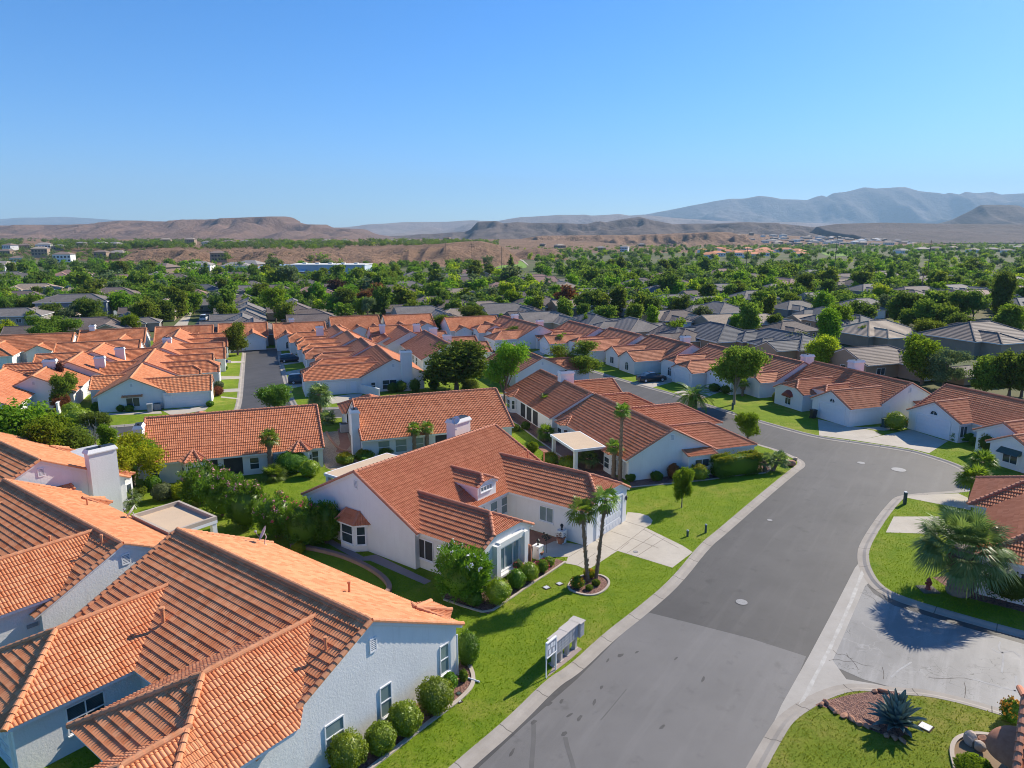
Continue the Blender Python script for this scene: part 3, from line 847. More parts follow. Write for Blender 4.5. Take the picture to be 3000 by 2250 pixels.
# ---- its two neighbours behind
G_ = House('white house with tan flat patio roof behind the big corner house', FA(16.2, -56.2), -37, 0, 'tile', 'stucco_rough')
mB = G_.main(17.2, 4.6, 2.6)
g2 = G_.wing(13.9, -1, 12.2, 3.15, 'h', eave=3.25, oe=.3); g1 = G_.wing(2.9, -1, 12.0, 3.3, 'h')
G_.win(mB, 'e1', .1, 3.95, .42, .6, 'vent'); G_.win(g2, '+', 2.2, 1.05, .95, 2.0, 'door')
lv = MB(); p, an = G_.face(g2, '+', 4.6); lv.box((p[0]+.03, p[1], 2.0), (.04, .5, .2)); lv.build('wall_vent', MT['vent'], G_.root)
lv = MB(); p, an = G_.face(g2, '+', 3.5); lv.ball((p[0]+.12, p[1], 1.7), (.1,.1,.14)); lv.build('wall_lamp', simple('brass', (.6,.42,.1), (.5,.35,.08), 5, .35, metal=.6), G_.root)
x, y = loc_of(G_, (280, 1470), 2.7); G_.bay_roof(mB, 1, x, 2.4, .6)
patio(G_, 8.4, 13.3, 4.4, 7.75, 2.75, posts=((8.6, 7.55), (13.1, 7.55)), parapet=True, lip=.18)
for px in ((148, 1596), (300, 1595), (257, 1483)):
    x, y, z = on_slope(G_, px)
    G_.pipe(x, y, z, .5)
x, y = loc_of(G_, (388, 1513), 3.0); q = G_.W(x, y)
dish('pale grey dish beside the flat patio roof, aimed to the left', (q[0], q[1], 2.55), radians(190), .6, .45)
G_.done()

H_ = House('white house with a tall white chimney on its end wall at the left edge', FA(18.65, -72.0), -37, 0, 'tile', 'stucco_rough')
mB = H_.main(15.3, 6.0, 2.6)
H_.win(mB, 'e1', 0, 4.7, .42, .6, 'vent'); H_.awning(mB, 'e1', .6, 3.3, 2.4, .6, .3, False); H_.win(mB, 'e1', .6, 2.0, 1.6, 1.2, 'slider')
H_.chimney(15.62, 3.95, .78, 2.0, 5.75)
H_.bay_roof(mB, 1, 13.7, 2.6, .8)
x, y = loc_of(H_, (165, 1312), 3.0); H_.bay_roof(mB, 1, x, 2.4, .6)
x, y = loc_of(H_, (232, 1330), 2.6); m = MB(); m.box((x, 7.2, 2.6), (3.4, 2.6, .1)); o = m.build('patio_cover', MT['metalwhite'], H_.root)
m = MB(); [m.box((x + i, 8.3, 1.27), (.12, .12, 2.54)) for i in (-1.5, 1.5)]; m.build('cover_posts', MT['metalwhite'], H_.root)
p, an = H_.face(mB, '+', 14.7); H_.win(mB, '+', 14.9, 1.4, .5, 1.4, 'sash')
H_.wing(4, -1, 11, 3.3, 'h'); H_.done()

# ---- the house in the middle
C_ = House('white house with a dormer, two front wings and paved court in the picture centre', FA(30.6, -36.65), 53, 0, 'tile_red')
mB = C_.main(15.6, 5.95, 2.6)
c1 = C_.wing(12.85, -1, 12.8, 3.15, 'j', zj=3.3, oe=.25)
c2 = C_.wing(3.0, -1, 11.0, 2.75, 'j', zj=3.25, oe=.25)
cd = C_.wing(7.5, -1, 5.75, 1.15, 'j', eave=3.85, zj=4.12, oe=.1, base=2.6)
C_.win(mB, 'e0', -.0, 4.7, .36, .62, 'vent')
box_bay(C_, mB, 'e0', .35, 2.7, .65, .35, 2.05)
C_.win(c2, '-', 6.1, 1.4, 1.45, 1.35, 'slider', pane='dark')
C_.win(c2, 'e1', .2, 1.35, 2.15, 1.5, 'shutters', pane='glass_blind')
C_.win(c1, 'e1', .3, 1.22, 3.7, 2.25, 'garage')
C_.win(c1, '-', 9.25, 1.55, 1.2, 1.12, 'slider', pane='glass_blind')
for x in (9.65, 8.35, 6.9): C_.win(mB, '-', x, 1.5, .85, 1.3, 'sash', pane='glass_blind')
C_.win(cd, 'e1', -.1, 3.55, 1.3, .36, 'panes', pane='glass_blind')
patio(C_, 3.9, 10.8, 5.7, 8.4, 2.72, posts=((4.2, 8.2), (7.3, 8.2), (10.5, 8.2)))
C_.chimney(14.4, 3.1, 2.0, 1.0, 6.0, 2.8)
for px in ((1668, 1340), (1594, 1345)):
    x, y, z = on_slope(C_, px); C_.pipe(x if px[0] < 1600 else 13.5, y if px[0] < 1600 else -5.0, z if px[0] < 1600 else 4.1, .55)
for i, (x, y, z, an) in enumerate(((10.1, -12.65, 1.9, -pi/2), (15.6, -12.65, 1.9, -pi/2))):   # coach lamps beside the garage door
    m = MB(); m.tube([(x, y - .12, z - .18), (x, y - .12, z + .1)], [.06, .09], 6); m.tube([(x, y - .12, z + .1), (x, y - .12, z + .2)], [.1, .01], 6); m.box((x, y - .03, z), (.08, .12, .1)); m.build('coach_lamp', MT['black'], C_.root)
# arched recess round the front window: piers and sill
m = MB(); y0 = -11.0
for a in (-2.35, 2.35): m.box((3.2 + a * .62, y0 - .02, 1.3), (.4, .5, 2.6))
m.box((3.2, y0 - .05, .42), (2.6, .45, .14)); m.box((3.2, y0 - .0, 2.52), (2.6, .44, .36)); m.build('window_surround', MT['stucco'], C_.root)
q = C_.W(13.6, 3.1)
dish('black dish fixed to the chimney of the house with the dormer', (C_.W(13.3, 2.4)[0], C_.W(13.3, 2.4)[1], 5.3), radians(250), .7, .36)
C_.done()

# ---- middle row across the block
M1 = House('wide red roofed house with two small bay roofs beside the gravel yard', FD(-10.2, -71.9), 20, 1, 'tile_red')
mB = M1.main(15.5, 5.65, 2.0)
M1.wing(4.2, 1, 9.5, 3.0, 'h'); M1.wing(11, 1, 8.6, 2.6, 'h')
for px in ((878, 1303), (566, 1337)):
    x, y = loc_of(M1, px, 2.2); M1.bay_roof(mB, -1, x, 2.3, .55)
M1.win(mB, '-', 4.9, 1.0, 2.6, 1.7, 'opening'); M1.win(mB, '-', 7.5, 1.0, 1.6, 1.7, 'opening'); M1.win(mB, '-', 9.3, 1.05, .8, 1.1, 'sash'); M1.win(mB, '-', 1.0, 1.05, .8, 1.1, 'sash'); M1.win(mB, '-', 14.6, 1.05, .8, 1.2, 'sash')
M1.chimney(-.25, -2.4, .7, 1.5, 4.9); M1.done()
M2 = House('red roofed house with white end wall right of the gravel yard', FD(8.95, -72.95), 20, 1, 'tile_red')
mB = M2.main(15.7, 5.75, 2.0)
M2.wing(2.8, 1, 10.5, 3.2, 'h'); M2.wing(11.8, 1, 9.0, 3.0, 'h')
for x in (2.2, 3.9, 5.6): M2.win(mB, '-', x, 1.05, 1.15, 1.3, 'sash', pane='glass_blind')
M2.win(mB, '-', 8.2, .95, 1.6, 1.7, 'opening'); M2.win(mB, '-', 10.6, 1.05, 1.7, 1.2, 'grid', pane='glass_blind'); M2.win(mB, '-', 13.4, 1.05, 1.7, 1.2, 'grid', pane='glass_blind')
M2.win(mB, 'e0', -1.0, 1.1, .7, 1.2, 'sash'); M2.win(mB, 'e0', 2.4, 1.1, .6, 1.0, 'sash'); M2.win(mB, 'e0', -.1, 3.9, .34, .5, 'vent')
M2.chimney(-.3, -3.6, .75, 1.3, 4.75); M2.done()
q = gp(1470, 1232, 2.6)
M3a = House('rear half of the long red roofed house with chimney on its ridge', FD(34.2, -83.2), -70, 1, 'tile_red')
mB = M3a.main(14.6, 4.9, 2.1)
M3a.wing(3.4, 1, 8.6, 2.7, 'g'); M3a.wing(11.6, 1, 9.0, 2.7, 'h')
for x in (1.3, 3.0): M3a.win(mB, '-', x, 1.1, .9, 1.3, 'sash')
M3a.bay_roof(mB, -1, 2.2, 2.2, .5)
for x in (5.6, 7.6, 9.6): M3a.win(mB, '-', x, 1.0, 1.5, 1.8, 'opening')
M3a.chimney(7.0, .4, 1.0, 1.7, 5.7, 3.0); M3a.done()
M3 = House('long red roofed house with white gable end and tan patio cover', FD(34.75, -69.2), -70, 1, 'tile_red')
mB = M3.main(16.2, 4.75, 2.0)
w3 = M3.wing(5.0, 1, 11.2, 3.3, 'h'); w4 = M3.wing(12.75, 1, 9.4, 3.35, 'h', oe=.15)
M3.win(mB, 'e1', 0, 3.65, .4, .55, 'vent'); M3.awning(mB, 'e1', 2.6, 2.35, 3.0, 1.1, .35); 
p, an = M3.face(mB, 'e1', 2.6); M3.win_at(p[0] + cos(an) * .99, p[1] + sin(an) * .99, an, 1.25, 1.5, .75, 'slider')
M3.win(w4, '+', 5.6, 1.15, .8, 1.3, 'sash')
for px in ((1652, 1236), (1800, 1318)):
    x, y = loc_of(M3, px, 2.1); M3.bay_roof(mB, -1, x, 2.3, .55)
x0, y0 = loc_of(M3, (1625, 1272), 2.25); x1, y1 = loc_of(M3, (1772, 1313), 2.25)
patio(M3, x0, x1 - .3, -8.1, -4.85, 2.3, posts=((x0 + .3, -7.8), (x1 - .6, -7.8)))
M3.win(mB, '-', (x0 + x1) / 2, 1.0, 3.2, 1.8, 'opening'); M3.done()

# ---- houses on the far side of the avenue, from the cul-de-sac corner backwards
R2 = House('red roofed house with white double garage and a chimney on the bend of the avenue', FD(72.2, -76.3), -70, 1, 'tile_red')
mB = R2.main(15.5, 4.75, 2.1)
a = R2.wing(12.7, -1, 9.2, 3.1, 'g', oe=.2); b = R2.wing(5.4, -1, 9.0, 2.7, 'j', oe=.2); R2.wing(8.6, -1, 7.0, 1.9, 'j', eave=2.3)
R2.win(a, 'e1', .2, 1.0, 3.8, 1.85, 'garage'); R2.win(a, 'e1', .2, 2.55, .8, .5, 'arch'); R2.win(b, 'e1', 0, 1.05, 1.0, 1.3, 'arch')
aw = MB(); p, an = R2.face(b, 'e1', 0)
V = []; k = 9
for j in range(k):
    t = pi * j / (k - 1)
    V += [(p[0] + cos(t) * .8 * -sin(an), p[1] + cos(t) * .8 * cos(an), 1.55 + sin(t) * .75), (p[0] + .45 * cos(an) + cos(t) * .8 * -sin(an), p[1] + .45 * sin(an) + cos(t) * .8 * cos(an), 1.45 + sin(t) * .45)]
aw.add(V, [(2*j, 2*j+2, 2*j+3, 2*j+1) for j in range(k - 1)] + [tuple(2*j+1 for j in range(k))]); aw.build('domed_awning', MT['hydrant_red'], R2.root)
R2.win(mB, 'e1', 0, 3.6, .4, .6, 'vent'); R2.awning(mB, 'e1', 1.6, 2.2, 1.8, .5, .25); R2.win(mB, 'e1', -3.4, 1.0, .9, 1.9, 'door')
R2.chimney(6.2, .9, 1.1, 1.7, 5.7, 3.2); R2.done()
R3 = House('red roofed house with carriage style garage door by the cul-de-sac', FD(75.3, -58.8), -70, 1, 'tile_red')
mB = R3.main(20, 4.75, 2.1)
a = R3.wing(3.9, -1, 6.4, 3.3, 'g', oe=.2); b = R3.wing(12.4, -1, 7.6, 2.9, 'g', eave=2.2); c_ = R3.wing(14.8, -1, 9.6, 2.4, 'g', eave=2.0)
R3.win(a, 'e1', 0, 1.0, 4.0, 1.85, 'garage'); R3.win(a, 'e1', 0, 2.55, .9, .5, 'arch'); R3.win(a, '+', 5.6, 1.15, 1.0, 1.2, 'slider')
R3.win(c_, 'e1', 0, 1.1, 1.4, 1.1, 'slider'); R3.win(b, 'e1', -1, 1.1, 1.2, 1.2, 'slider')
p, an = R3.face(c_, 'e1', 0); m = MB(); V = []
for r in (-1, 1): V += [(p[0] + r * -sin(an), p[1] + r * cos(an), 1.95), (p[0] + r * -sin(an) + .7 * cos(an), p[1] + r * cos(an) + .7 * sin(an), 1.5), (p[0] + r * -sin(an), p[1] + r * cos(an), 1.5)]
m.add(V, [(0,1,4,3),(0,2,1),(3,4,5)]); m.build('cloth_awning', MT['green_metal'], R3.root)
R3.done()
R5 = House('red roofed house behind the big fan palm at the right edge', FA(61.7, -2.8), -37, 0, 'tile_red')
mB = R5.main(15, 3.55, 2.6, 'h', 'h'); b = R5.wing(5.2, -1, 13.0, 4.0, 'h'); R5.wing(10.2, -1, 9.5, 3.0, 'h')
R5.win(b, 'e1', -1.0, 1.4, 1.4, 1.2, 'slider'); R5.win(b, '-', 9.5, 1.4, 1.2, 1.2, 'slider')
dp = MB(); dp.tube([(1.42, -12.7, 2.4), (1.42, -12.7, .1)], [.06]*2, 6); dp.build('downspout', MT['white'], R5.root); R5.done()
R6 = House('corner of a tiled house with a terracotta dome awning at lower right', FA(28.7, 1.05), -37, 0, 'tile_red')
mB = R6.main(12, 5.8, 2.6); R6.win(mB, 'e0', 2.3, 1.15, 1.3, 1.3, 'sash')
m = MB(); p, an = R6.face(mB, 'e0', 2.3); V = []; nu, nv = 14, 7
for i in range(nv + 1):
    for j in range(nu + 1):
        t = pi * j / nu; f = (pi / 2) * i / nv
        V.append((p[0] + cos(an) * sin(f) * sin(t), p[1] - cos(t) * 1.15, 1.85 + cos(f) * sin(t) * .85))
m.add(V, [(i*(nu+1)+j, i*(nu+1)+j+1, (i+1)*(nu+1)+j+1, (i+1)*(nu+1)+j) for i in range(nv) for j in range(nu)], smooth=True)
m.build('dome_awning', MT['terracotta'], R6.root); R6.done()

# ------------------------------------------------------------------ rows of houses farther off
def row_house(label, c, d, heading, length, half, eave, wings, tile='tile', det=2, chim=None, e0='g', e1='g', wall='stucco', group='red tiled houses of the estate', pitch=.5, frame=FD, endwin=True, cat='house'):
    H = House(label, frame(c, d), heading, det, tile, wall, cat, group, pitch=pitch)
    B = H.main(length, half, eave, e0, e1)
    for w in wings:
        x, side, out, hf, end, kind = w
        W = H.wing(x, side, out, hf, end, oe=.2)
        if end == 'g' and kind != 'n': H.win(W, 'e1', 0, W.ridge - .75, .3, .4, 'vent')
        if kind == 'G': H.win(W, 'e1', 0, .93, min(3.9, hf * 1.35), 1.8, 'garage')
        elif kind == 'A': H.win(W, 'e1', 0, 1.05, .95, 1.35, 'arch')
        elif kind == 'W': H.win(W, 'e1', 0, 1.05, 1.2, 1.1, 'slider')
        elif kind == 'D': H.win(W, 'e1', .3, .9, .8, 1.7, 'door')
    if endwin:
        for f, e in (('e0', e0), ('e1', e1)):
            if e == 'g': H.win(B, f, 0, B.ridge - .85, .34, .5, 'vent')
            H.win(B, f, half * .42, 1.05, 1.0, 1.1, 'sash')
    if chim:
        for ch in (chim if isinstance(chim, list) else [chim]): H.chimney(*ch)
    H.done(); return H

# left of the straight street
h = row_house('orange roofed house with white gable end facing the side street, left of the straight street', -15.0, -109, -70, 11.5, 4.2, 2.0, [(9.0, 1, 9.2, 2.95, 'g', 'n'), (4.0, -1, 5.6, 2.6, 'g', 'W')], det=1, endwin=False)
B = h.blocks[0]
h.win(B, 'e1', .0, 1.05, 1.5, 1.15, 'slider'); h.awning(B, 'e1', .0, 1.95, 2.2, .4, .2, False); h.win(B, 'e1', 0, 3.2, .34, .5, 'vent')
G1 = h.blocks[1]; h.win(G1, '-', 6.6, .9, 4.2, 1.55, 'garage'); h.win(G1, '-', 4.0, .85, .7, 1.6, 'door')
row_house('second orange roofed house from the corner, left of the straight street', -14.7, -121.0, -70, 12.4, 4.3, 2.15, [(2.6, 1, 8.4, 2.7, 'g', 'A'), (8.8, 1, 9.4, 2.7, 'j', 'G'), (10.4, 1, 7.0, 1.8, 'j', 'n'), (6, -1, 6.5, 2.7, 'g', 'W')])
row_house('third orange roofed house from the corner, left of the straight street', -13.8, -134.0, -70, 12.8, 4.4, 2.1, [(3, 1, 8.6, 2.8, 'g', 'G'), (9.6, 1, 9.0, 2.8, 'g', 'W'), (6, -1, 6.5, 2.7, 'g', 'W')], chim=(5, 0, .9, 1.3, 5.0, 3))
row_house('orange roofed house at the far end of the left side of the straight street', -13.2, -146.5, -70, 12.0, 4.4, 2.1, [(3, 1, 8.6, 2.8, 'g', 'G'), (9, 1, 8.4, 2.6, 'g', 'W')])
# the row behind it, at the left edge
row_house('orange roofed house with dark dish, nearest of the row at the left edge', -31.0, -108.5, -70, 15, 4.6, 2.2, [(4, -1, 8, 2.8, 'g', 'W')], chim=(14.0, -2.6, 1.0, 1.4, 4.4))
row_house('orange roofed house beside the plum tree, second of the left edge row', -26.4, -112.6, -70, 11, 4.5, 2.1, [(3, -1, 9.5, 2.8, 'g', 'G'), (8, -1, 7, 2.4, 'g', 'W')], chim=(3.5, .3, 1.0, 1.5, 5.3, 3))
row_house('orange roofed house with row of windows under its right eave, left edge row', -24.6, -121.4, -70, 9.8, 4.5, 2.1, [(2.6, -1, 9.5, 2.6, 'g', 'W'), (7.6, -1, 10.5, 2.2, 'g', 'n')], chim=(7.0, 3.4, .9, 1.3, 4.6, 1))
h = row_house('orange roofed house behind two palms, farthest of the left edge row', -23.3, -130.6, -70, 9.6, 4.4, 2.1, [(3, -1, 9, 2.6, 'g', 'W')], chim=(6.5, 3.2, .9, 1.3, 4.4, 1))
# houses across the lane at the far end, facing the camera
row_house('orange roofed house with white gable right of the big leafy tree, far lane', -30.6, -133.0, 20, 12.4, 4.4, 2.1, [(10.6, -1, 6.2, 2.0, 'g', 'A')])
row_house('orange roofed house with wide garage at the far left edge', -44.0, -146.0, 20, 13.5, 4.6, 2.1, [(3.2, -1, 9.5, 3.0, 'h', 'G'), (9, -1, 6, 2.0, 'g', 'A')])
row_house('orange roofed house with chimney behind the far lane, left of centre row', -30.3, -149.4, 20, 11, 4.5, 2.1, [(7.6, -1, 8.4, 2.8, 'g', 'W')], chim=(2, .4, .9, 1.3, 5.3, 3))
row_house('speckled orange roofed house facing the far lane, two front gables', -17.8, -149.6, 20, 10.2, 4.6, 2.1, [(2.6, -1, 8.0, 2.2, 'g', 'W'), (7.6, -1, 6.6, 2.2, 'g', 'A')])
row_house('orange roofed house behind the tree at the head of the straight street', -6.8, -151.6, 20, 9.2, 4.4, 2.1, [(6.4, -1, 8.4, 2.4, 'g', 'G'), (2.2, -1, 6, 1.8, 'g', 'n')])
row_house('orange roofed house with arched window right of the street head', 3.4, -148.0, 20, 10.0, 4.6, 2.1, [(2.4, -1, 7.4, 2.3, 'g', 'A'), (7.6, -1, 7.8, 2.2, 'g', 'W')], chim=(3.6, .6, .9, 1.2, 5.3, 3))
row_house('orange roofed house with three front gables behind the straight street', 15.0, -154.5, 20, 10.4, 4.7, 2.2, [(1.8, -1, 7.6, 2.0, 'g', 'W'), (5.4, -1, 6.4, 1.8, 'g', 'D'), (8.8, -1, 8.0, 1.9, 'g', 'A')])
row_house('orange roofed house in front of the grey gabled roof, far row', 26.2, -153.6, 20, 10.6, 4.7, 2.2, [(3.0, -1, 7.4, 2.4, 'g', 'W'), (8.0, -1, 7.4, 2.4, 'g', 'W')])
# right of the straight street
h = row_house('red roofed house with white end wall and tall chimney on the side street', 17.9, -111.6, -70, 13.7, 4.75, 2.15, [(10.6, -1, 12.2, 3.0, 'j', 'n'), (5.2, -1, 10.5, 3.0, 'j', 'G'), (7.9, -1, 9.4, 1.9, 'j', 'n')], tile='tile_red', det=1, endwin=False)
B = h.blocks[0]; h.chimney(13.95, 1.75, 1.0, 1.5, 5.75)
h.win(B, 'e1', -2.9, .95, .6, .9, 'sash'); h.win(B, 'e1', -.6, .95, 2.0, 1.3, 'grid'); h.win(B, 'e1', 0, 3.6, .34, .5, 'vent')
Gb = h.blocks[1]; h.win(Gb, '+', 8.9, .9, 4.2, 1.6, 'garage'); h.win(Gb, '+', 5.6, .85, .8, 1.65, 'door')
row_house('second red roofed house from the corner, right of the straight street', 16.9, -121.4, -70, 9.6, 4.6, 2.15, [(2.6, -1, 9.6, 2.7, 'j', 'A'), (7.2, -1, 8.4, 2.3, 'j', 'W')], tile='tile_red')
row_house('third red roofed house from the corner, right of the straight street', 15.9, -131.6, -70, 10, 4.6, 2.15, [(2.6, -1, 9.2, 2.7, 'j', 'G'), (7.2, -1, 8.6, 2.4, 'j', 'W')], tile='tile')
row_house('orange roofed house with chimney at the far right corner of the straight street', 14.8, -141.4, -70, 9.6, 4.6, 2.15, [(2.8, -1, 9.0, 2.8, 'j', 'G'), (7.4, -1, 7.8, 2.3, 'j', 'W')], chim=(4.6, -3.4, .9, 1.3, 4.9, 1))
row_house('orange roofed house turned sideways behind the row right of the street', 20.6, -137.0, 20, 9.8, 4.5, 2.1, [(2.4, -1, 7.2, 2.2, 'g', 'W')], chim=(2.2, -2.0, .9, 1.2, 5.0, 2))
row_house('red roofed house with white side windows, far house of the backing row', 26.5, -137.4, -70, 10.8, 4.6, 2.1, [(5, 1, 8, 2.6, 'g', 'n'), (3, -1, 6, 2, 'g', 'n')], tile='tile_red', chim=(4, 2.6, .9, 1.2, 5.0, 1))
h = row_house('long red roofed house with two chimneys left of the big dark tree', 29.2, -127.2, -70, 17.6, 4.7, 2.1, [(4, 1, 8.5, 2.8, 'g', 'n'), (11, 1, 8.5, 2.8, 'g', 'n')], tile='tile_red', chim=[(3.0, .9, .9, 1.3, 5.4, 2.6), (12.4, 1.0, .9, 1.3, 5.3, 2.6)])
for x in (3, 5.2, 7.6, 10, 12.6): h.win(h.blocks[0], '-', x, 1.0, .9, 1.35, 'sash')
row_house('red roofed house with white side wall half hidden behind the two leafy trees', 38.6, -106.6, -70, 13.5, 4.5, 2.0, [(10, 1, 8.0, 2.8, 'g', 'n')], tile='tile_red')
X, Y = gp(1345, 932, 4.2)
row_house('white house with orange roof and garage behind the pair of round trees', 0, 0, 20, 11.5, 4.6, 2.1, [(8.5, -1, 8.6, 2.7, 'g', 'G'), (2.6, -1, 6.0, 1.8, 'g', 'D')], frame=lambda a, b: (X - 3, Y - 1))
# the row along the far side of the avenue
row_house('red roofed house with garage at the far end of the avenue, beside white car', 50.6, -144.6, -66, 18, 4.8, 2.1, [(15.2, -1, 9.5, 2.6, 'h', 'G'), (4.4, -1, 8.4, 2.6, 'j', 'W'), (9.8, -1, 7.2, 2.2, 'j', 'A')], tile='tile_red', chim=[(5, .5, .9, 1.3, 5.4, 3), (13, 2.4, .9, 1.3, 4.9, 2)])
row_house('red roofed house with small dormer, second from far end of the avenue', 60.2, -131.4, -68, 12.6, 4.8, 2.1, [(3.0, -1, 9.4, 2.3, 'j', 'A'), (6.8, -1, 8.2, 2.4, 'j', 'W'), (10.6, -1, 10.4, 2.4, 'g', 'G'), (7.6, -1, 3.6, .9, 'j', 'n')], tile='tile_red')
row_house('red roofed house behind two thin palms on the avenue', 62.9, -118.8, -68, 11.0, 4.8, 2.1, [(2.4, -1, 9.0, 2.4, 'j', 'W'), (7.2, -1, 9.8, 3.0, 'g', 'G')], tile='tile_red')
row_house('red roofed house with arched window beside the round dark bush on the avenue', 65.0, -107.4, -69, 12.2, 4.8, 2.1, [(2.6, -1, 9.2, 2.4, 'g', 'W'), (8.2, -1, 9.6, 2.6, 'g', 'A'), (4.4, -1, 4.4, .9, 'j', 'n')], tile='tile_red', chim=(9.0, .8, .9, 1.4, 5.5, 3))
h = row_house('red roofed house with pale garage behind the black car on the avenue', 68.2, -95.0, -70, 9.6, 4.7, 2.1, [(2.4, -1, 8.8, 2.6, 'j', 'A'), (7.3, -1, 9.8, 2.7, 'j', 'G'), (5.4, -1, 6.0, 1.6, 'j', 'n')], tile='tile_red')
row_house('red roofed house behind the tall spreading street tree on the avenue', 70.4, -85.2, -70, 8.8, 4.7, 2.1, [(3.0, -1, 9.6, 3.0, 'j', 'G'), (7.0, -1, 7.2, 2.0, 'j', 'n')], tile='tile_red', chim=(7.0, 2.2, 1.0, 1.5, 5.2, 1))

# ------------------------------------------------------------------ grey and tan roofed houses beyond the estate
GT = {}
def gt(name, a, b, c): 
    MT[name] = tile_mat(name + '_tile', a, b, c, .32, .36, flat=True); MT['cap_' + name] = simple(name + '_cap', tuple(q * .9 for q in a), tuple(q * .8 for q in a), 3, .8)
gt('grey', (.205, .18, .16), (.255, .225, .20), (.155, .14, .128)); gt('brown', (.175, .135, .115), (.215, .17, .145), (.13, .10, .09))
gt('tan', (.36, .28, .205), (.42, .33, .25), (.29, .22, .165)); gt('slate', (.115, .115, .12), (.15, .15, .155), (.09, .09, .095))
gt('pinkish', (.33, .20, .165), (.38, .24, .20), (.28, .17, .14))
_proto = {}
def grey_house(px, py, colour, kind, deg, size=1.0, wall='stucco_tan', z=3.0, zg=0.0):
    """far house; every kind is built once and then copied part by part"""
    key = (colour, kind, wall)
    X, Y = gp(px, py, z + zg)
    if key not in _proto:
        H = House('', (0, 0), 0, 2, colour, wall, 'house', 'grey and tan roofed houses beyond the red roofs', pitch=.42, row=.45); H.merge_caps = True
        if kind == 0:
            B = H.main(16, 5.6, 2.5, 'h', 'h'); H.wing(4.5, -1, 9.6, 3.0, 'h'); H.wing(11.5, 1, 9.0, 3.0, 'h'); H.win(B, '-', 9.5, 1.2, 1.6, 1.2, 'slider'); H.win(B, '-', 13, 1.2, 1.2, 1.2, 'sash'); H.win(H.blocks[1], 'e1', 0, 1.1, 4.0, 2.0, 'garage')
        elif kind == 1:
            B = H.main(15, 5.2, 2.5, 'g', 'h'); W = H.wing(10.5, -1, 9.5, 3.4, 'g'); H.win(W, 'e1', 0, 1.1, 4.2, 2.0, 'garage'); H.win(B, '-', 3.5, 1.2, 1.8, 1.2, 'slider'); H.win(B, 'e0', 0, 1.2, 1.2, 1.2, 'sash')
        elif kind == 2:
            B = H.main(18, 4.6, 2.6, 'h', 'h'); W = H.wing(3.6, -1, 7.4, 2.9, 'h'); H.wing(9.0, -1, 6.8, 2.0, 'h'); W2 = H.wing(14.4, -1, 8.6, 2.9, 'g'); H.win(W2, 'e1', 0, 1.2, 1.8, 1.2, 'slider'); H.win(W, 'e1', 0, 1.2, 1.6, 1.2, 'slider')
        else:   # two storeys
            B = H.main(17, 4.6, 4.9, 'h', 'h', pitch=.36)
            for x in (2, 5, 8, 11, 14):
                H.win(B, '-', x + .6, 3.7, 1.2, 1.1, 'slider'); H.win(B, '-', x + .6, 1.4, 1.2, 1.2, 'slider')
        H.done(); FOOT[:] = FOOT[:-len(H.blocks)]
        _proto[key] = H; r = H.root; used = False
    else:
        H = _proto[key]; r = copy_tree(H.root)
    a = radians(deg); cx_ = {0: 8, 1: 7.5, 2: 9, 3: 8.5}[kind] * size
    r.location = (X - cos(a) * cx_, Y - sin(a) * cx_, zg); r.rotation_euler = (0, 0, a); r.scale = (size,) * 3
    r['px'] = float(px); r['py'] = float(py); r['colour'] = colour; r['k'] = kind
    l = {0: 9.5, 1: 8, 2: 10, 3: 9}[kind] * size
    FOOT.append([(X + l * cos(a + t), Y + l * .8 * sin(a + t)) for t in (.6, pi - .6, pi + .6, -.6)])
    GREY.append(r); return r
GREY = []
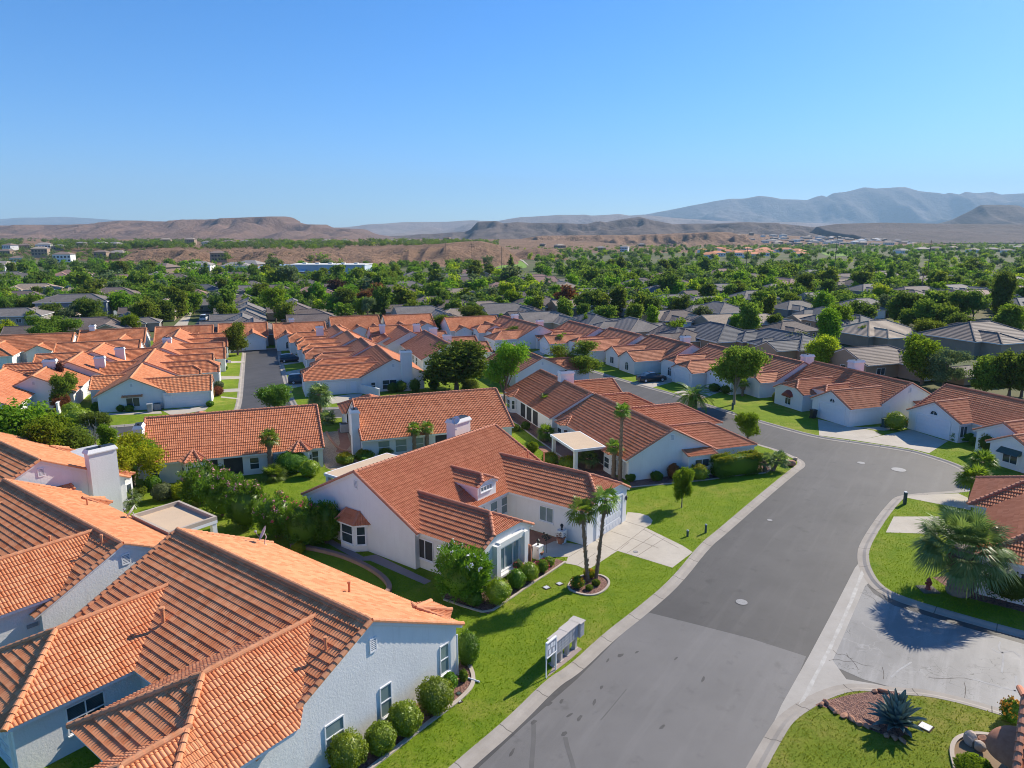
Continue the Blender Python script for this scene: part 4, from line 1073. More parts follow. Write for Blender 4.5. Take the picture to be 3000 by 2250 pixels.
for g in [  # px, py, roof colour, kind, heading, size
 (2569, 962, 'tan', 0, -160, .95), (2867, 978, 'brown', 0, -160, 1.1), (2569, 1036, 'brown', 1, 20, .9), (2840, 1058, 'brown', 1, 20, .5), (2101, 975, 'slate', 0, -70, 1.0), (2300, 995, 'slate', 2, -70, 1.0),
 (1993, 972, 'brown', 1, -70, .8), (2120, 930, 'tan', 1, 20, .8), (2222, 932, 'tan', 1, 20, .85), (2312, 947, 'brown', 0, 20, .7), (1857, 947, 'grey', 0, -70, .85), (1985, 920, 'brown', 0, 20, .8),
 (2527, 891, 'grey', 0, 20, .95), (2680, 856, 'brown', 2, 20, 1.1), (2542, 843, 'grey', 0, 20, .9), (2479, 809, 'brown', 1, 20, .9), (2601, 806, 'tan', 0, 20, .9), (2068, 877, 'grey', 2, 20, .85), (2203, 864, 'grey', 0, 20, .9),
 (2108, 900, 'grey', 0, -70, .9), (2393, 859, 'grey', 1, 20, .7), (2271, 838, 'grey', 0, 20, .8), (2790, 846, 'grey', 2, 20, 1.0), (2993, 886, 'slate', 0, 20, .9), (2045, 857, 'brown', 1, 20, .8), (2365, 918, 'tan', 1, 20, .6), (2836, 797, 'pinkish', 2, 20, 1.0),
 (2420, 905, 'slate', 0, -70, .7), (2480, 932, 'slate', 2, -70, .9), (2330, 890, 'grey', 0, 20, .8),
 (1240, 914, 'grey', 1, 20, .95), (1343, 914, 'tan', 0, 20, .8), (1488, 905, 'grey', 1, 20, .95), (1560, 909, 'brown', 1, -70, .8), (1574, 884, 'brown', 0, 20, .95), (1678, 889, 'tan', 1, 20, .85), (1719, 868, 'grey', 0, 20, .9), (1777, 884, 'grey', 1, 20, .85),
 (1868, 889, 'grey', 0, 20, .85), (1735, 934, 'slate', 0, -70, .85), (1600, 928, 'grey', 1, 20, .9), (1520, 863, 'brown', 0, 20, .8), (1741, 850, 'grey', 1, 20, .8), (1796, 864, 'grey', 0, 20, .75), (1922, 850, 'slate', 0, 20, .9), (1975, 873, 'grey', 2, 20, .9),
 (1877, 820, 'brown', 0, 20, .8), (1669, 818, 'grey', 1, 20, .7), (1967, 918, 'tan', 1, 20, .8), (1262, 877, 'brown', 0, 20, .8), (1334, 886, 'brown', 1, 20, .8), (1420, 892, 'tan', 0, 20, .8), (1181, 895, 'brown', 1, 20, .7), (1108, 863, 'grey', 0, 20, .7),
 (1352, 847, 'tan', 1, 20, .7), (1832, 845, 'brown', 0, 20, .7), (1640, 845, 'grey', 0, 20, .75),
 (127, 883, 'grey', 2, 20, .95), (226, 902, 'grey', 3, 14, 1.0), (335, 856, 'brown', 0, 20, .95), (316, 876, 'tan', 1, 20, .8), (235, 885, 'grey', 0, 20, .75), (289, 946, 'brown', 1, 20, .9), (375, 928, 'grey', 0, -70, .8), (461, 901, 'brown', 1, -70, .9), (488, 883, 'tan', 1, -70, .8),
 (712, 942, 'grey', 1, -70, .9), (722, 920, 'grey', 1, -70, .85), (726, 902, 'grey', 1, -70, .85), (730, 886, 'grey', 1, -70, .85), (716, 870, 'brown', 1, -70, .8), (868, 897, 'brown', 1, -70, .8), (900, 916, 'brown', 0, 20, .8), (931, 936, 'brown', 1, 20, .9), (860, 880, 'grey', 1, -70, .7),
 (800, 846, 'brown', 0, 20, .9), (732, 841, 'grey', 2, 20, .8), (592, 840, 'slate', 0, 20, .8), (556, 855, 'pinkish', 0, 20, .8), (619, 878, 'grey', 1, 20, .7), (36, 937, 'grey', 3, 14, .85), (72, 859, 'brown', 1, 20, .8), (136, 915, 'tan', 0, 20, .9), (60, 905, 'tan', 1, 20, .8), (745, 958, 'brown', 1, -70, .9), (100, 958, 'brown', 1, 20, .7), (655, 862, 'grey', 0, 20, .75)]:
    grey_house(*g, wall='stucco_bluegrey' if g[3] == 3 and g[0] > 100 else 'stucco_grey' if g[2] == 'grey' else 'stucco_tan')

# more roofs showing between the trees farther back
rh = random.Random(41)
for i in range(64):
    for tr_ in range(40):
        px = rh.uniform(20, 2980); py = rh.uniform(796, 868) if px > 700 else rh.uniform(800, 850)
        if 540 < px < 650 or 840 < px < 1085 and py < 822 or 1400 < px < 1560 and py < 830: continue
        X, Y = gp(px, py, 3.0)
        if all(hypot(sum(q[0] for q in f) / len(f) - X, sum(q[1] for q in f) / len(f) - Y) > 17 for f in FOOT if f): break
    else: continue
    cl = rh.choice(['grey', 'brown', 'tan', 'grey', 'brown', 'pinkish'])
    grey_house(px, py, cl, rh.choice([0, 1, 2]), rh.choice([20, 20, -70, -160]), rh.uniform(.8, 1.05), wall='stucco_grey' if cl == 'grey' else 'stucco_tan')
# ------------------------------------------------------------------ ground, roads, kerbs, lawns
R0 = -0.10      # level of the asphalt; the lots stand at 0
def struct(o): o['kind'] = 'structure'; return o
m = MB(); m.add([(-9000, -60, -.14), (9000, -60, -.14), (9000, 16000, -.14), (-9000, 16000, -.14)], [(0, 1, 2, 3)])
struct(m.build('ground', simple('dry_valley_ground', (.17, .15, .085), (.085, .115, .042), .02, .95, .3, .4, .1, lo=.35, hi=.65)))
P = lambda *a: [gp(*q) for q in a]
# road sheet under the whole estate: everything that is not a lot is asphalt
def lot(name, edge, closing, mat='grass', kerb=True, it=2):
    """a raised block of land: 'edge' is its kerb line (smoothed), 'closing' the rest of its outline"""
    e = chaikin(edge, it)
    poly = e + closing
    o = struct(sheet(name, poly, 0.0, MT[mat], skirt=.16))
    if kerb:
        ccw = area2(poly) > 0
        sg = 1 if ccw else -1
        m = MB(); d = [0]
        for i in range(1, len(e)): d.append(d[-1] + hypot(e[i][0]-e[i-1][0], e[i][1]-e[i-1][1]))
        prof = [(0.0, -.02), (0.0, .012), (.20, .006), (.40, R0 + .018), (.72, R0 + .010), (.72, R0 - .03)]
        lines = [[(x, y, z) for (x, y) in offset_line(e, sg * w)] for w, z in prof]
        n = len(e)
        for k in range(len(prof) - 1):
            m.add(lines[k] + lines[k+1], [(i, i+1, n+i+1, n+i) for i in range(n-1)], [(d[i], prof[k][0]) for i in range(n)] + [(d[i], prof[k+1][0]) for i in range(n)])
        struct(m.build('kerb', MT['kerb']))
    return poly
B1e = P((1180, 2370), (1333, 2231), (1482, 2108), (1602, 1988), (1665, 1952), (1764, 1859), (1864, 1783), (1963, 1700), (2050, 1593), (2095, 1558), (2195, 1473), (2286, 1398), (2319, 1372), (2338, 1359), (2333, 1348), (2319, 1341), (2275, 1321), (2221, 1305)) + [FD(46.6, -66), FD(45.2, -76), FD(44.2, -82), FD(42.6, -84.9), FD(40, -85.2), FD(10, -85.0), FD(-45, -84.6)]
B1 = lot('lawn', B1e, [FD(-70, -70), (-75, 10), (-20, 5)])
B2e = [FD(40, -150), FD(45, -137)] + P((1564, 1036), (1725, 1080), (1858, 1121), (1969, 1150), (2050, 1176), (2162, 1212), (2294, 1250), (2400, 1278), (2510, 1293), (2665, 1316), (2722, 1331), (2822, 1364), (2861, 1394)) + [(42.0, 59.6), (40.6, 58.2), (38.2, 57.4), (35.6, 57.0)] + P((2651, 1457), (2634, 1474), (2598, 1518), (2548, 1600), (2545, 1640), (2556, 1675), (2582, 1714), (2632, 1744), (2797, 1794), (3000, 1849), (3200, 1900))
B2 = lot('lawn', B2e, [(60, 20), FD(82, -20), FD(80, -70), FD(72, -110), FD(64, -150)])
B6e = P((3150, 2170), (2930, 2093), (2741, 2042), (2645, 2036), (2560, 2026), (2499, 2024), (2440, 2042), (2390, 2068), (2327, 2111), (2300, 2151), (2240, 2260), (2180, 2380))
B6 = lot('lawn', B6e, [(8, 18), (30, 15)], 'grass_dry')
B3e = [FD(4.4, -141.5), FD(4.2, -130), FD(4.2, -95), FD(5.0, -92), FD(7.6, -90.9), FD(12, -90.6), FD(30, -90.6), FD(40, -90.6), FD(42.6, -91.5), FD(43.6, -94), FD(42.5, -110), FD(36, -132), FD(30, -141)]
B3 = lot('lawn', B3e, [FD(6, -142)])
B4e = [FD(-42, -90.4), FD(-12, -90.4), FD(-6.5, -90.6), FD(-3.8, -91.6), FD(-3.0, -94), FD(-2.8, -118), FD(-2.6, -141)]
B4 = lot('lawn', B4e, [FD(-42, -141)])
B5e = [FD(-60, -143.8), FD(-10, -144.4), FD(20, -145.2), FD(34, -146)]
B5 = lot('lawn', B5e, [FD(38, -164), FD(-60, -164)])
m = MB(); rd = [(-25, 8), (60, 8), (75, 60), FD(60, -175), FD(-75, -165), FD(-75, -60)]
struct(sheet('road', rd, R0, MT['asphalt']))
# the paler newly sealed stretch nearest the camera, and the old cracked side street
struct(sheet('road_patch', P((1180, 2420), (1390, 2255), (1530, 2125), (1690, 1985), (1888, 1787), (2040, 1825), (2200, 1866), (2362, 1918), (2230, 2240), (2140, 2420)), R0 + .005, MT['asphalt_light']))
struct(sheet('side_street', P((2530, 1697), (2560, 1735), (2620, 1770), (2800, 1825), (3010, 1885), (3250, 1950), (3250, 2200), (2930, 2110), (2741, 2040), (2620, 2010), (2530, 1985), (2428, 1940)), R0 + .006, MT['asphalt_old']))
vg = P((2545, 1610), (2566, 1690), (2535, 1712), (2440, 1930), (2480, 1985), (2560, 1998), (2640, 2015), (2560, 2027), (2499, 2020), (2440, 2040), (2390, 2066), (2327, 2109), (2300, 2149), (2240, 2260), (2205, 2250), (2290, 2060), (2370, 1918), (2433, 1800), (2505, 1660))
struct(sheet('gutter', vg, R0 + .009, concrete('valley_gutter', (.42, .39, .35), (.36, .33, .29))))
st = P((2540, 1640), (2475, 1800), (2425, 1905), (2345, 2060), (2290, 2155), (2240, 2260)); a = offset_line(st, .07); b = offset_line(st, -.11)
rng = random.Random(3); a = [(x + rng.uniform(-.03, .03), y) for x, y in chaikin(a, 3)]; b = [(x + rng.uniform(-.03, .03), y) for x, y in chaikin(b, 3)]
m = MB(); n = len(a); m.add([(x, y, R0 + .013) for x, y in a + b], [(i, i+1, n+i+1, n+i) for i in range(n-1)]); struct(m.build('water_stain', simple('lime_stain', (.52, .50, .46), (.38, .355, .32), 2.5, .85)))

MT['joint'] = simple('concrete_joint', (.22, .19, .155), (.16, .14, .115), 3, .9)
def slab(name, pts, z=.012, mat='drive', it=0, kind='structure'):
    return sheet(name, chaikin(pts, it, True) if it else pts, z, MT[mat], kind)
def joints(lines, z=.0135, w=.03):
    m = MB()
    for a, b in lines: m.bar((a[0], a[1], z), (b[0], b[1], z), w, .006)
    struct(m.build('joint', MT['joint']))
CP = lambda n, *p: [gp(x / 3.0157 + {'5': 1300, '3': 700, '7': 2300, '8': 2300, '4': 700}[n], y / 3.0157 + {'5': 1250, '3': 1250, '7': 1250, '8': 1700, '4': 1700}[n]) for x, y in p]
# centre house: driveway, walk, court, beds
dr = CP('5', (1590, 832), (1625, 755), (1730, 765), (1810, 790), (1845, 830), (1830, 865), (1785, 893), (2111, 1052), (2200, 1110), (2110, 1178), (2020, 1247), (1535, 1098), (1345, 1222), (1290, 1255), (1235, 1252), (1170, 1225), (1075, 1208), (1100, 1150), (780, 1160), (770, 1110), (830, 1075), (980, 1010), (1265, 1052), (1320, 1010))
slab('driveway', dr)
joints([CP('5', (1590, 832), (1785, 893)), CP('5', (1320, 1000), (1520, 1098)), CP('5', (1785, 893), (1520, 1098)), CP('5', (1870, 950), (1600, 1100 + 30)), CP('5', (1960, 980), (1700, 1150)), CP('5', (1450, 915), (1650, 985)), CP('5', (1660, 985), (1900, 1075)), CP('5', (1760, 905), (2080, 1075)), CP('5', (1560, 1085), (1640, 1020)), CP('5', (1110, 1150), (1265, 1052)), CP('5', (1180, 1225), (1340, 1120))])
slab('paved_court', [FA(36.6, -30.6), FA(40.5, -30.6), FA(40.5, -25.9), FA(37.0, -25.9)], .008, 'paver')
bed = CP('5', (390, 1655), (560, 1540), (760, 1400), (950, 1280), (1075, 1195), (1000, 1170), (800, 1180), (700, 1260), (480, 1400), (330, 1470), (100, 1440), (-20, 1500), (0, 1530))
slab('planting_bed', bed, .010, 'mulch')
def edging(pts, w=.14, h=.07, mat='edging', it=2, closed=False):
    e = chaikin(pts, it, closed); m = MB(); a = offset_line(e, w/2, closed); b = offset_line(e, -w/2, closed); n = len(e)
    V = [(x, y, 0) for x, y in a] + [(x, y, h) for x, y in a] + [(x, y, h) for x, y in b] + [(x, y, 0) for x, y in b]; F = []
    for i in range(n if closed else n - 1):
        j = (i + 1) % n
        for k in range(3): F.append((k*n+i, k*n+j, (k+1)*n+j, (k+1)*n+i))
    d = [0]
    for i in range(1, n): d.append(d[-1] + hypot(e[i][0]-e[i-1][0], e[i][1]-e[i-1][1]))
    m.add(V, F, [(q, k*.1) for k in range(4) for q in d])
    return tag(m.build('bed_edging', MT[mat]), None, None, None, 'structure')
edging(CP('5', (0, 1530), (200, 1600), (390, 1655), (560, 1540), (760, 1400), (950, 1280), (1075, 1195)), it=1)
pl = CP('5', (1100, 1430), (1110, 1385), (1160, 1340), (1260, 1310), (1380, 1310), (1450, 1345), (1465, 1390), (1430, 1440), (1370, 1480), (1290, 1495), (1200, 1480), (1130, 1455))
slab('planter_ring', pl, .012, 'mulch', 1); edging(pl, closed=True)
# beds and paths at the near gable walls
fb = CP('4', (720, 1680), (1180, 1655), (1650, 1280), (1950, 1060), (2060, 940), (2075, 840), (2030, 740), (1960, 700), (1915, 830), (1800, 900), (1500, 1130), (1100, 1450))
slab('planting_bed', fb, .010, 'mulch'); edging(CP('4', (720, 2000), (1180, 1655), (1650, 1280), (1950, 1060), (2065, 940), (2075, 840), (2030, 740)), .2)
slab('path', CP('3', (800, 985), (980, 1085), (1100, 1150), (1210, 1130), (1700, 1365), (1640, 1395), (1160, 1185), (1060, 1185), (880, 1085), (780, 1030)), .012, 'pinkwalk')
isl = [FA(27.9, -40.5), FA(28.6, -38.5), FA(29.0, -36.2), FA(28.9, -33.5), FA(28.4, -31.4), FA(27.6, -30.1), FA(26.6, -30.2), FA(25.2, -31), FA(24.4, -33), FA(24.4, -41)]
slab('lawn_island', isl, .02, 'grass')
# gravel yard between the two middle houses, beds of the long right house
slab('gravel_yard', [FD(5.2, -72.5), FD(5.4, -66.2), FD(6.5, -64.0), FD(9.4, -66.8), FD(9.0, -71), FD(9.2, -79), FD(6, -79)], .010, 'gravel')
slab('brick_walk', [FD(8.0, -80), FD(8.9, -80), FD(8.6, -73), FD(7.6, -70.4), FD(6.8, -71), FD(7.6, -74)], .016, 'paver'); edging([FD(6.7, -79), FD(6.9, -74.5), FD(7.3, -71.4), FD(8.6, -70.2)], .22, .14, 'stone')
slab('planting_bed', [FD(29.9, -84), FD(30.0, -53.2), FD(28.0, -51.6), FD(27.6, -60), FD(28, -82)], .010, 'mulch'); edging([FD(28.0, -82), FD(27.6, -60), FD(27.9, -53)], .14)
slab('patio', [FD(30.2, -80), FD(30.2, -70), FD(28.7, -70), FD(28.7, -80)], .014, 'paver'); slab('patio', [FD(30.3, -65), FD(30.3, -56), FD(26.6, -57.5), FD(26.6, -66)], .014, 'paver')
hb = P((1940, 1420), (2010, 1415), (2085, 1405), (2180, 1390), (2230, 1388), (2255, 1378), (2258, 1368), (2235, 1345), (2100, 1340), (1950, 1380), (1840, 1400), (1850, 1430)); slab('planting_bed', hb, .010, 'mulch'); edging(P((1850, 1428), (1940, 1420), (2010, 1413), (2085, 1405), (2180, 1390), (2240, 1388), (2259, 1376), (2252, 1366)), .14)
# yards along the avenue
slab('driveway', P((2396, 1228), (2400, 1276), (2513, 1291), (2583, 1275), (2560, 1262), (2475, 1246)), .012); slab('driveway', P((2666, 1258), (2760, 1288), (2778, 1292), (2722, 1328), (2668, 1315), (2511, 1291), (2590, 1275)), .013)
slab('path', P((2500, 1252), (2590, 1262), (2660, 1253), (2655, 1245), (2590, 1250)), .016)
slab('driveway', P((1858, 1119), (1930, 1095), (1985, 1115), (1910, 1136)), .012); slab('driveway', P((1975, 1150), (2045, 1130), (2110, 1148), (2050, 1172)), .012)
slab('driveway', P((1420, 1000), (1460, 985), (1490, 992), (1450, 1013)), .012); slab('driveway', P((1560, 1032), (1600, 1018), (1625, 1022), (1590, 1042)), .012)
slab('driveway', CP('7', (1085, 610), (1530, 590), (1640, 640), (1640, 740), (1440, 700), (1080, 630)), .012); slab('driveway', CP('7', (960, 795), (1700, 795), (1700, 960), (890, 935)), .012)
slab('planting_bed', P((2900, 1330), (3000, 1340), (3000, 1390), (2960, 1370)), .01, 'mulch'); slab('planting_bed', CP('7', (1300, 1330), (1450, 1430), (1560, 1500), (2111, 1640), (2300, 1600), (1700, 1300)), .01, 'mulch')
# the bed with the agave and the boulder bed at lower right
ab = CP('8', (250, 1110), (320, 1075), (600, 1005), (850, 975), (1000, 985), (1060, 1060), (1100, 1220), (1060, 1400), (900, 1380), (700, 1300), (480, 1190), (360, 1120)); slab('agave_bed', ab, .012, 'mulch', 1)
sb = CP('8', (1480, 1659), (1460, 1500), (1490, 1430), (1560, 1385), (1700, 1360), (1840, 1375), (1950, 1430), (2000, 1659), (1900, 1800), (1550, 1800)); slab('boulder_bed', sb, .012, 'soil', 1); edging(CP('8', (1530, 1760), (1500, 1659), (1465, 1520), (1490, 1430), (1560, 1380), (1700, 1360), (1840, 1378), (1950, 1410)), .17, .1)
# street on the left: driveways and walks between the lawns
EP = lambda *p: [gp(x / 3.16 + 600, y / 3.16 + 900) for x, y in p]
for q in ([(130, 640), (345, 640), (343, 662), (105, 672)], [(140, 760), (325, 752), (323, 780), (150, 790)], [(150, 825), (312, 842), (310, 853), (150, 838)], [(180, 500), (370, 498), (368, 514), (170, 520)], [(745, 600), (960, 560), (960, 590), (755, 628)], [(775, 715), (960, 690), (965, 720), (790, 755)], [(730, 520), (880, 500), (880, 515), (740, 535)], [(1080, 840), (1480, 790), (1400, 860), (1180, 895)], [(250, 380), (470, 355), (470, 378), (330, 392)]):
    slab('driveway', EP(*q), .012)
DP = lambda *p: [gp(x / 3.16, y / 3.16 + 900) for x, y in p]
slab('driveway', DP((1500, 955), (1945, 912), (1900, 955), (1590, 1005)), .012); slab('path', DP((880, 985), (1490, 962), (1500, 985), (870, 1005)), .01)
slab('mailbox_pad', [gp(x / 7.213 + 1500, y / 7.213 + 1780) for x, y in ((720, 1500), (930, 1330), (1240, 1090), (1480, 880), (1340, 800), (1160, 960), (760, 1180), (860, 1280))], .012, 'pinkwalk')
# far street between the grey roofs, and the golf fairway
struct(sheet('road', P((560, 968), (600, 905), (612, 903), (622, 968)), -.12, MT['asphalt'])); struct(sheet('pavement', P((500, 962), (560, 905), (566, 905), (545, 962)), -.12, MT['drive']))
m = MB()
for q in ((540, 985), (543, 1022)):
    pass
fa = P((1432, 762), (1455, 756), (1470, 746), (1500, 742), (1512, 748), (1508, 756), (1530, 766), (1545, 778), (1540, 787), (1440, 785)); struct(sheet('fairway', chaikin(fa, 2, True), -.06, MT['fairway'])); struct(sheet('fairway', P((2400, 738), (2440, 742), (2560, 741), (2570, 746), (2480, 750), (2420, 748)), -.06, MT['fairway']))
struct(sheet('cart_path', P((1508, 756), (1530, 764), (1546, 777), (1549, 777), (1533, 762), (1511, 755)), -.05, MT['drive']))

MT['seal'] = simple('pale_crack_filler', (.42, .41, .39), (.32, .31, .30), 3, .85)
# scuffs, patches and tyre marks on the near road
MT['scuff'] = simple('tyre_rubber_stain', (.07, .066, .063), (.10, .095, .09), 2.5, .8); rs = random.Random(8)
for (px, py, l, w_) in [(1818, 1921, .5, .3), (1645, 2055, .45, .18), (1610, 2063, .4, .18), (1563, 2116, .5, .28), (1668, 2096, .5, .2), (1698, 2104, .5, .24), (1741, 2058, .6, .16), (1653, 2150, .5, .26), (1762, 2014, .35, .15), (1638, 2026, .9, .22), (1780, 1935, .5, .12), (1866, 1911, .3, .14), (1500, 2205, .6, .16), (1940, 2130, .5, .2), (2060, 1990, .6, .14), (1980, 1930, .4, .12)]:
    x, y = gp(px, py, R0); n = 9; a0 = radians(53) + rs.uniform(-.3, .3); q = []
    for i in range(n):
        t_ = 2 * pi * i / n; u_, v_ = cos(t_) * l * rs.uniform(.3, .55), sin(t_) * w_ * rs.uniform(.3, .55); q.append((x + u_ * cos(a0) - v_ * sin(a0), y + u_ * sin(a0) + v_ * cos(a0)))
    struct(sheet('road_stain', q, R0 + .0085, MT['scuff']))
def track(pts, w_=.10):
    e = chaikin([gp(a, b, R0) for a, b in pts], 3); a = offset_line(e, w_); b = offset_line(e, -w_); n = len(e); m = MB(); m.add([(x, y, R0 + .0083) for x, y in a + b], [(i, i+1, n+i+1, n+i) for i in range(n-1)]); struct(m.build('tyre_mark', MT['tyre']))
MT['tyre'] = simple('faint_tyre_mark', (.105, .10, .096), (.13, .124, .118), 1.2, .8)
track([(1656, 2160), (1662, 2190), (1674, 2225), (1682, 2260)]); track([(1563, 2120), (1564, 2160), (1560, 2205), (1556, 2260)]); track([(1835, 2020), (1790, 2075), (1760, 2110)], .03)
def seam(pts, w_=.010): 
    e = chaikin([gp(a, b, R0) for a, b in pts], 1); a = offset_line(e, w_); b = offset_line(e, -w_); n = len(e); m = MB(); m.add([(x, y, R0 + .0095) for x, y in a + b], [(i, i+1, n+i+1, n+i) for i in range(n-1)]); struct(m.build('road_crack', MT['bedsoil']))
for q in ([(2428, 1936), (2450, 1930), (2478, 1940), (2500, 1936), (2530, 1950), (2560, 1952)], [(2440, 1905), (2455, 1920), (2470, 1915), (2490, 1928), (2505, 1945), (2515, 1962)], [(2480, 1915), (2488, 1930), (2500, 1928)], [(2585, 1955), (2590, 1975), (2588, 1990)], [(2825, 2000), (2830, 2020), (2826, 2045)], [(2720, 1985), (2760, 1990), (2820, 1985), (2850, 1993)], [(2520, 1735), (2560, 1752), (2570, 1770)], [(2545, 1720), (2580, 1735), (2600, 1733)]): seam(q)
for q in ([(2612, 1985), (2630, 1965), (2655, 1950), (2670, 1940)], [(2930, 1880), (2925, 1900), (2940, 1915), (2938, 1945), (2935, 1970)], [(2850, 1990), (2870, 1995), (2960, 2022), (3010, 2030)], [(2905, 1900), (2930, 1915), (2965, 1905), (2990, 1925)], [(2975, 1980), (2980, 2010), (2965, 2040)]):
    e = chaikin([gp(a, b, R0) for a, b in q], 1); a = offset_line(e, .045); b = offset_line(e, -.045); n = len(e); m = MB(); m.add([(x, y, R0 + .0095) for x, y in a + b], [(i, i+1, n+i+1, n+i) for i in range(n-1)]); struct(m.build('sealed_crack', MT['seal']))
# ------------------------------------------------------------------ plants
def leaves(centers, outward, ln, wd, rng, up=.35, rand=.9):
    """one small folded leaf card per centre"""
    n = len(centers)
    t = rng.normal(size=(n, 3)); t /= np.linalg.norm(t, axis=1)[:, None]
    nn = outward + rand * rng.normal(size=(n, 3)) + np.array([0, 0, up]); nn /= np.linalg.norm(nn, axis=1)[:, None]
    t = t - (t * nn).sum(1)[:, None] * nn; t /= (np.linalg.norm(t, axis=1)[:, None] + 1e-9)
    b = np.cross(nn, t)
    l = ln * rng.uniform(.7, 1.25, n)[:, None]; w = wd * rng.uniform(.7, 1.25, n)[:, None]
    c = centers
    V = np.stack([c - t * l * .5, c + b * w * .5 + nn * w * .12, c + t * l * .5, c - b * w * .5 + nn * w * .12], 1).reshape(-1, 3)
    F = np.arange(4 * n).reshape(-1, 4)
    return V, F

def blob_clusters(blobs, k, rng, shell=.5):
    bl = np.array(blobs, float); wt = (bl[:, 3] * bl[:, 4] + bl[:, 4] * bl[:, 5]) ; wt /= wt.sum()
    i = rng.choice(len(bl), k, p=wt); d = rng.normal(size=(k, 3)); d /= np.linalg.norm(d, axis=1)[:, None]
    r = (1 - shell * rng.random(k) ** 1.4)[:, None]
    c = bl[i, :3] + d * r * bl[i, 3:6]
    return c, d

def crown_mesh(name, blobs, k, per, csize, ln, wd, seed, shell=.5, up=.35):
    rng = np.random.default_rng(seed)
    c, d = blob_clusters(blobs, k, rng, shell)
    cc = np.repeat(c, per, 0) + rng.normal(size=(k * per, 3)) * np.array([csize, csize, csize * .7]); dd = np.repeat(d, per, 0)
    V, F = leaves(cc, dd, ln, wd, rng, up)
    m = MB(); m.add(V, F); return m.mesh(name), c

def trunk_mesh(name, h, r, tips, rng, lean=0.0, fork=.45):
    m = MB(); f = h * fork; x = lean * f
    m.tube([(0, 0, -.1), (x * .2, 0, .12), (x * .6, 0, f * .5), (x, 0, f)], [r * 1.5, r * 1.05, r * .9, r * .8], 8)
    for t in tips:
        mid = (x + (t[0] - x) * .45 + rng.uniform(-.1, .1) * h * .1, t[1] * .45 + rng.uniform(-.1, .1) * h * .1, f + (t[2] - f) * .55)
        m.tube([(x, 0, f - .06 * h), mid, tuple(t)], [r * .6, r * .36, r * .1], 6)
    return m.mesh(name)

TREE_PROTO = {}
def tree_kind(kind, seed, lod):
    """crown + trunk meshes of one unit tree (height 1); lod 0 near, 1 middle, 2 far"""
    rng = np.random.default_rng(seed * 17 + 5); R = rng.uniform
    if kind == 'round':   blobs = [(R(-.06, .06), R(-.06, .06), .54, .33, .33, .38)] + [(R(-.26, .26), R(-.26, .26), R(.28, .84), R(.13, .22), R(.13, .22), R(.12, .19)) for _ in range(10)]
    elif kind == 'spread': blobs = [(R(-.36, .36), R(-.36, .36), R(.36, .88), R(.14, .24), R(.14, .24), R(.10, .17)) for _ in range(14)] + [(R(-.1, .1), R(-.1, .1), .66, .28, .28, .26)]
    elif kind == 'oval':  blobs = [(0, 0, .54, .22, .22, .42)] + [(R(-.18, .18), R(-.18, .18), R(.2, .88), R(.1, .17), R(.1, .17), R(.1, .17)) for _ in range(10)]
    elif kind == 'loose': blobs = [(R(-.30, .30), R(-.30, .30), R(.32, .92), R(.10, .18), R(.10, .18), R(.09, .14)) for _ in range(15)]
    elif kind == 'cone':  blobs = [(R(-.1, .1) * (1 - z), R(-.1, .1) * (1 - z), z, .26 * (1.02 - z) + .03, .26 * (1.02 - z) + .03, .10) for z in np.linspace(.12, .95, 10)]
    elif kind == 'shrub': blobs = [(0, 0, .45, .48, .48, .42)] + [(R(-.35, .35), R(-.35, .35), R(.3, .75), .24, .24, .22) for _ in range(7)]
    k, per, cs, ln, wd = {0: (520, 26, .045, .052, .030), 1: (230, 20, .055, .075, .05), 2: (90, 14, .075, .125, .095)}[lod]
    if kind == 'cone': cs *= .7; ln *= .8; wd *= .7
    if kind == 'loose': k = int(k * .75); ln *= .8; wd *= .8
    me, c = crown_mesh('crown', blobs, k, per, cs, ln, wd, seed, .55)
    if kind == 'cone': tips = [(0, 0, .9)]
    else: tips = [tuple(c[i]) for i in rng.choice(len(c), {0: 14, 1: 8, 2: 4}[lod])]
    tr = trunk_mesh('trunk', 1.0, .028 if kind != 'loose' else .022, tips, rng, 0, .26 if kind != 'shrub' else .12)
    return me, tr

def tree(label, x, y, h, w, kind, leaf, lod, seed=0, group=None, bark='bark', cat='tree', name='tree', z=0.0):
    """one tree: an Empty at its foot > crown, trunk; w = crown width as a multiple of the kind's own"""
    key = (kind, seed, lod)
    if key not in TREE_PROTO: TREE_PROTO[key] = tree_kind(kind, seed, lod)
    me, tr = TREE_PROTO[key]
    k2 = (key, leaf)
    if k2 not in TREE_PROTO:
        a = me.copy(); a.materials.clear(); a.materials.append(MT[leaf]); b = tr.copy(); b.materials.clear(); b.materials.append(MT[bark]); TREE_PROTO[k2] = (a, b)
    a, b = TREE_PROTO[k2]
    o = empty(name, x, y, z, random.uniform(0, 6.28)); o.scale = (h * w, h * w, h)
    tag(o, label, cat, group)
    for nm, me_ in (('crown', a), ('trunk', b)):
        c = bpy.data.objects.new(nm, me_); COL.objects.link(c); c.parent = o
    return o

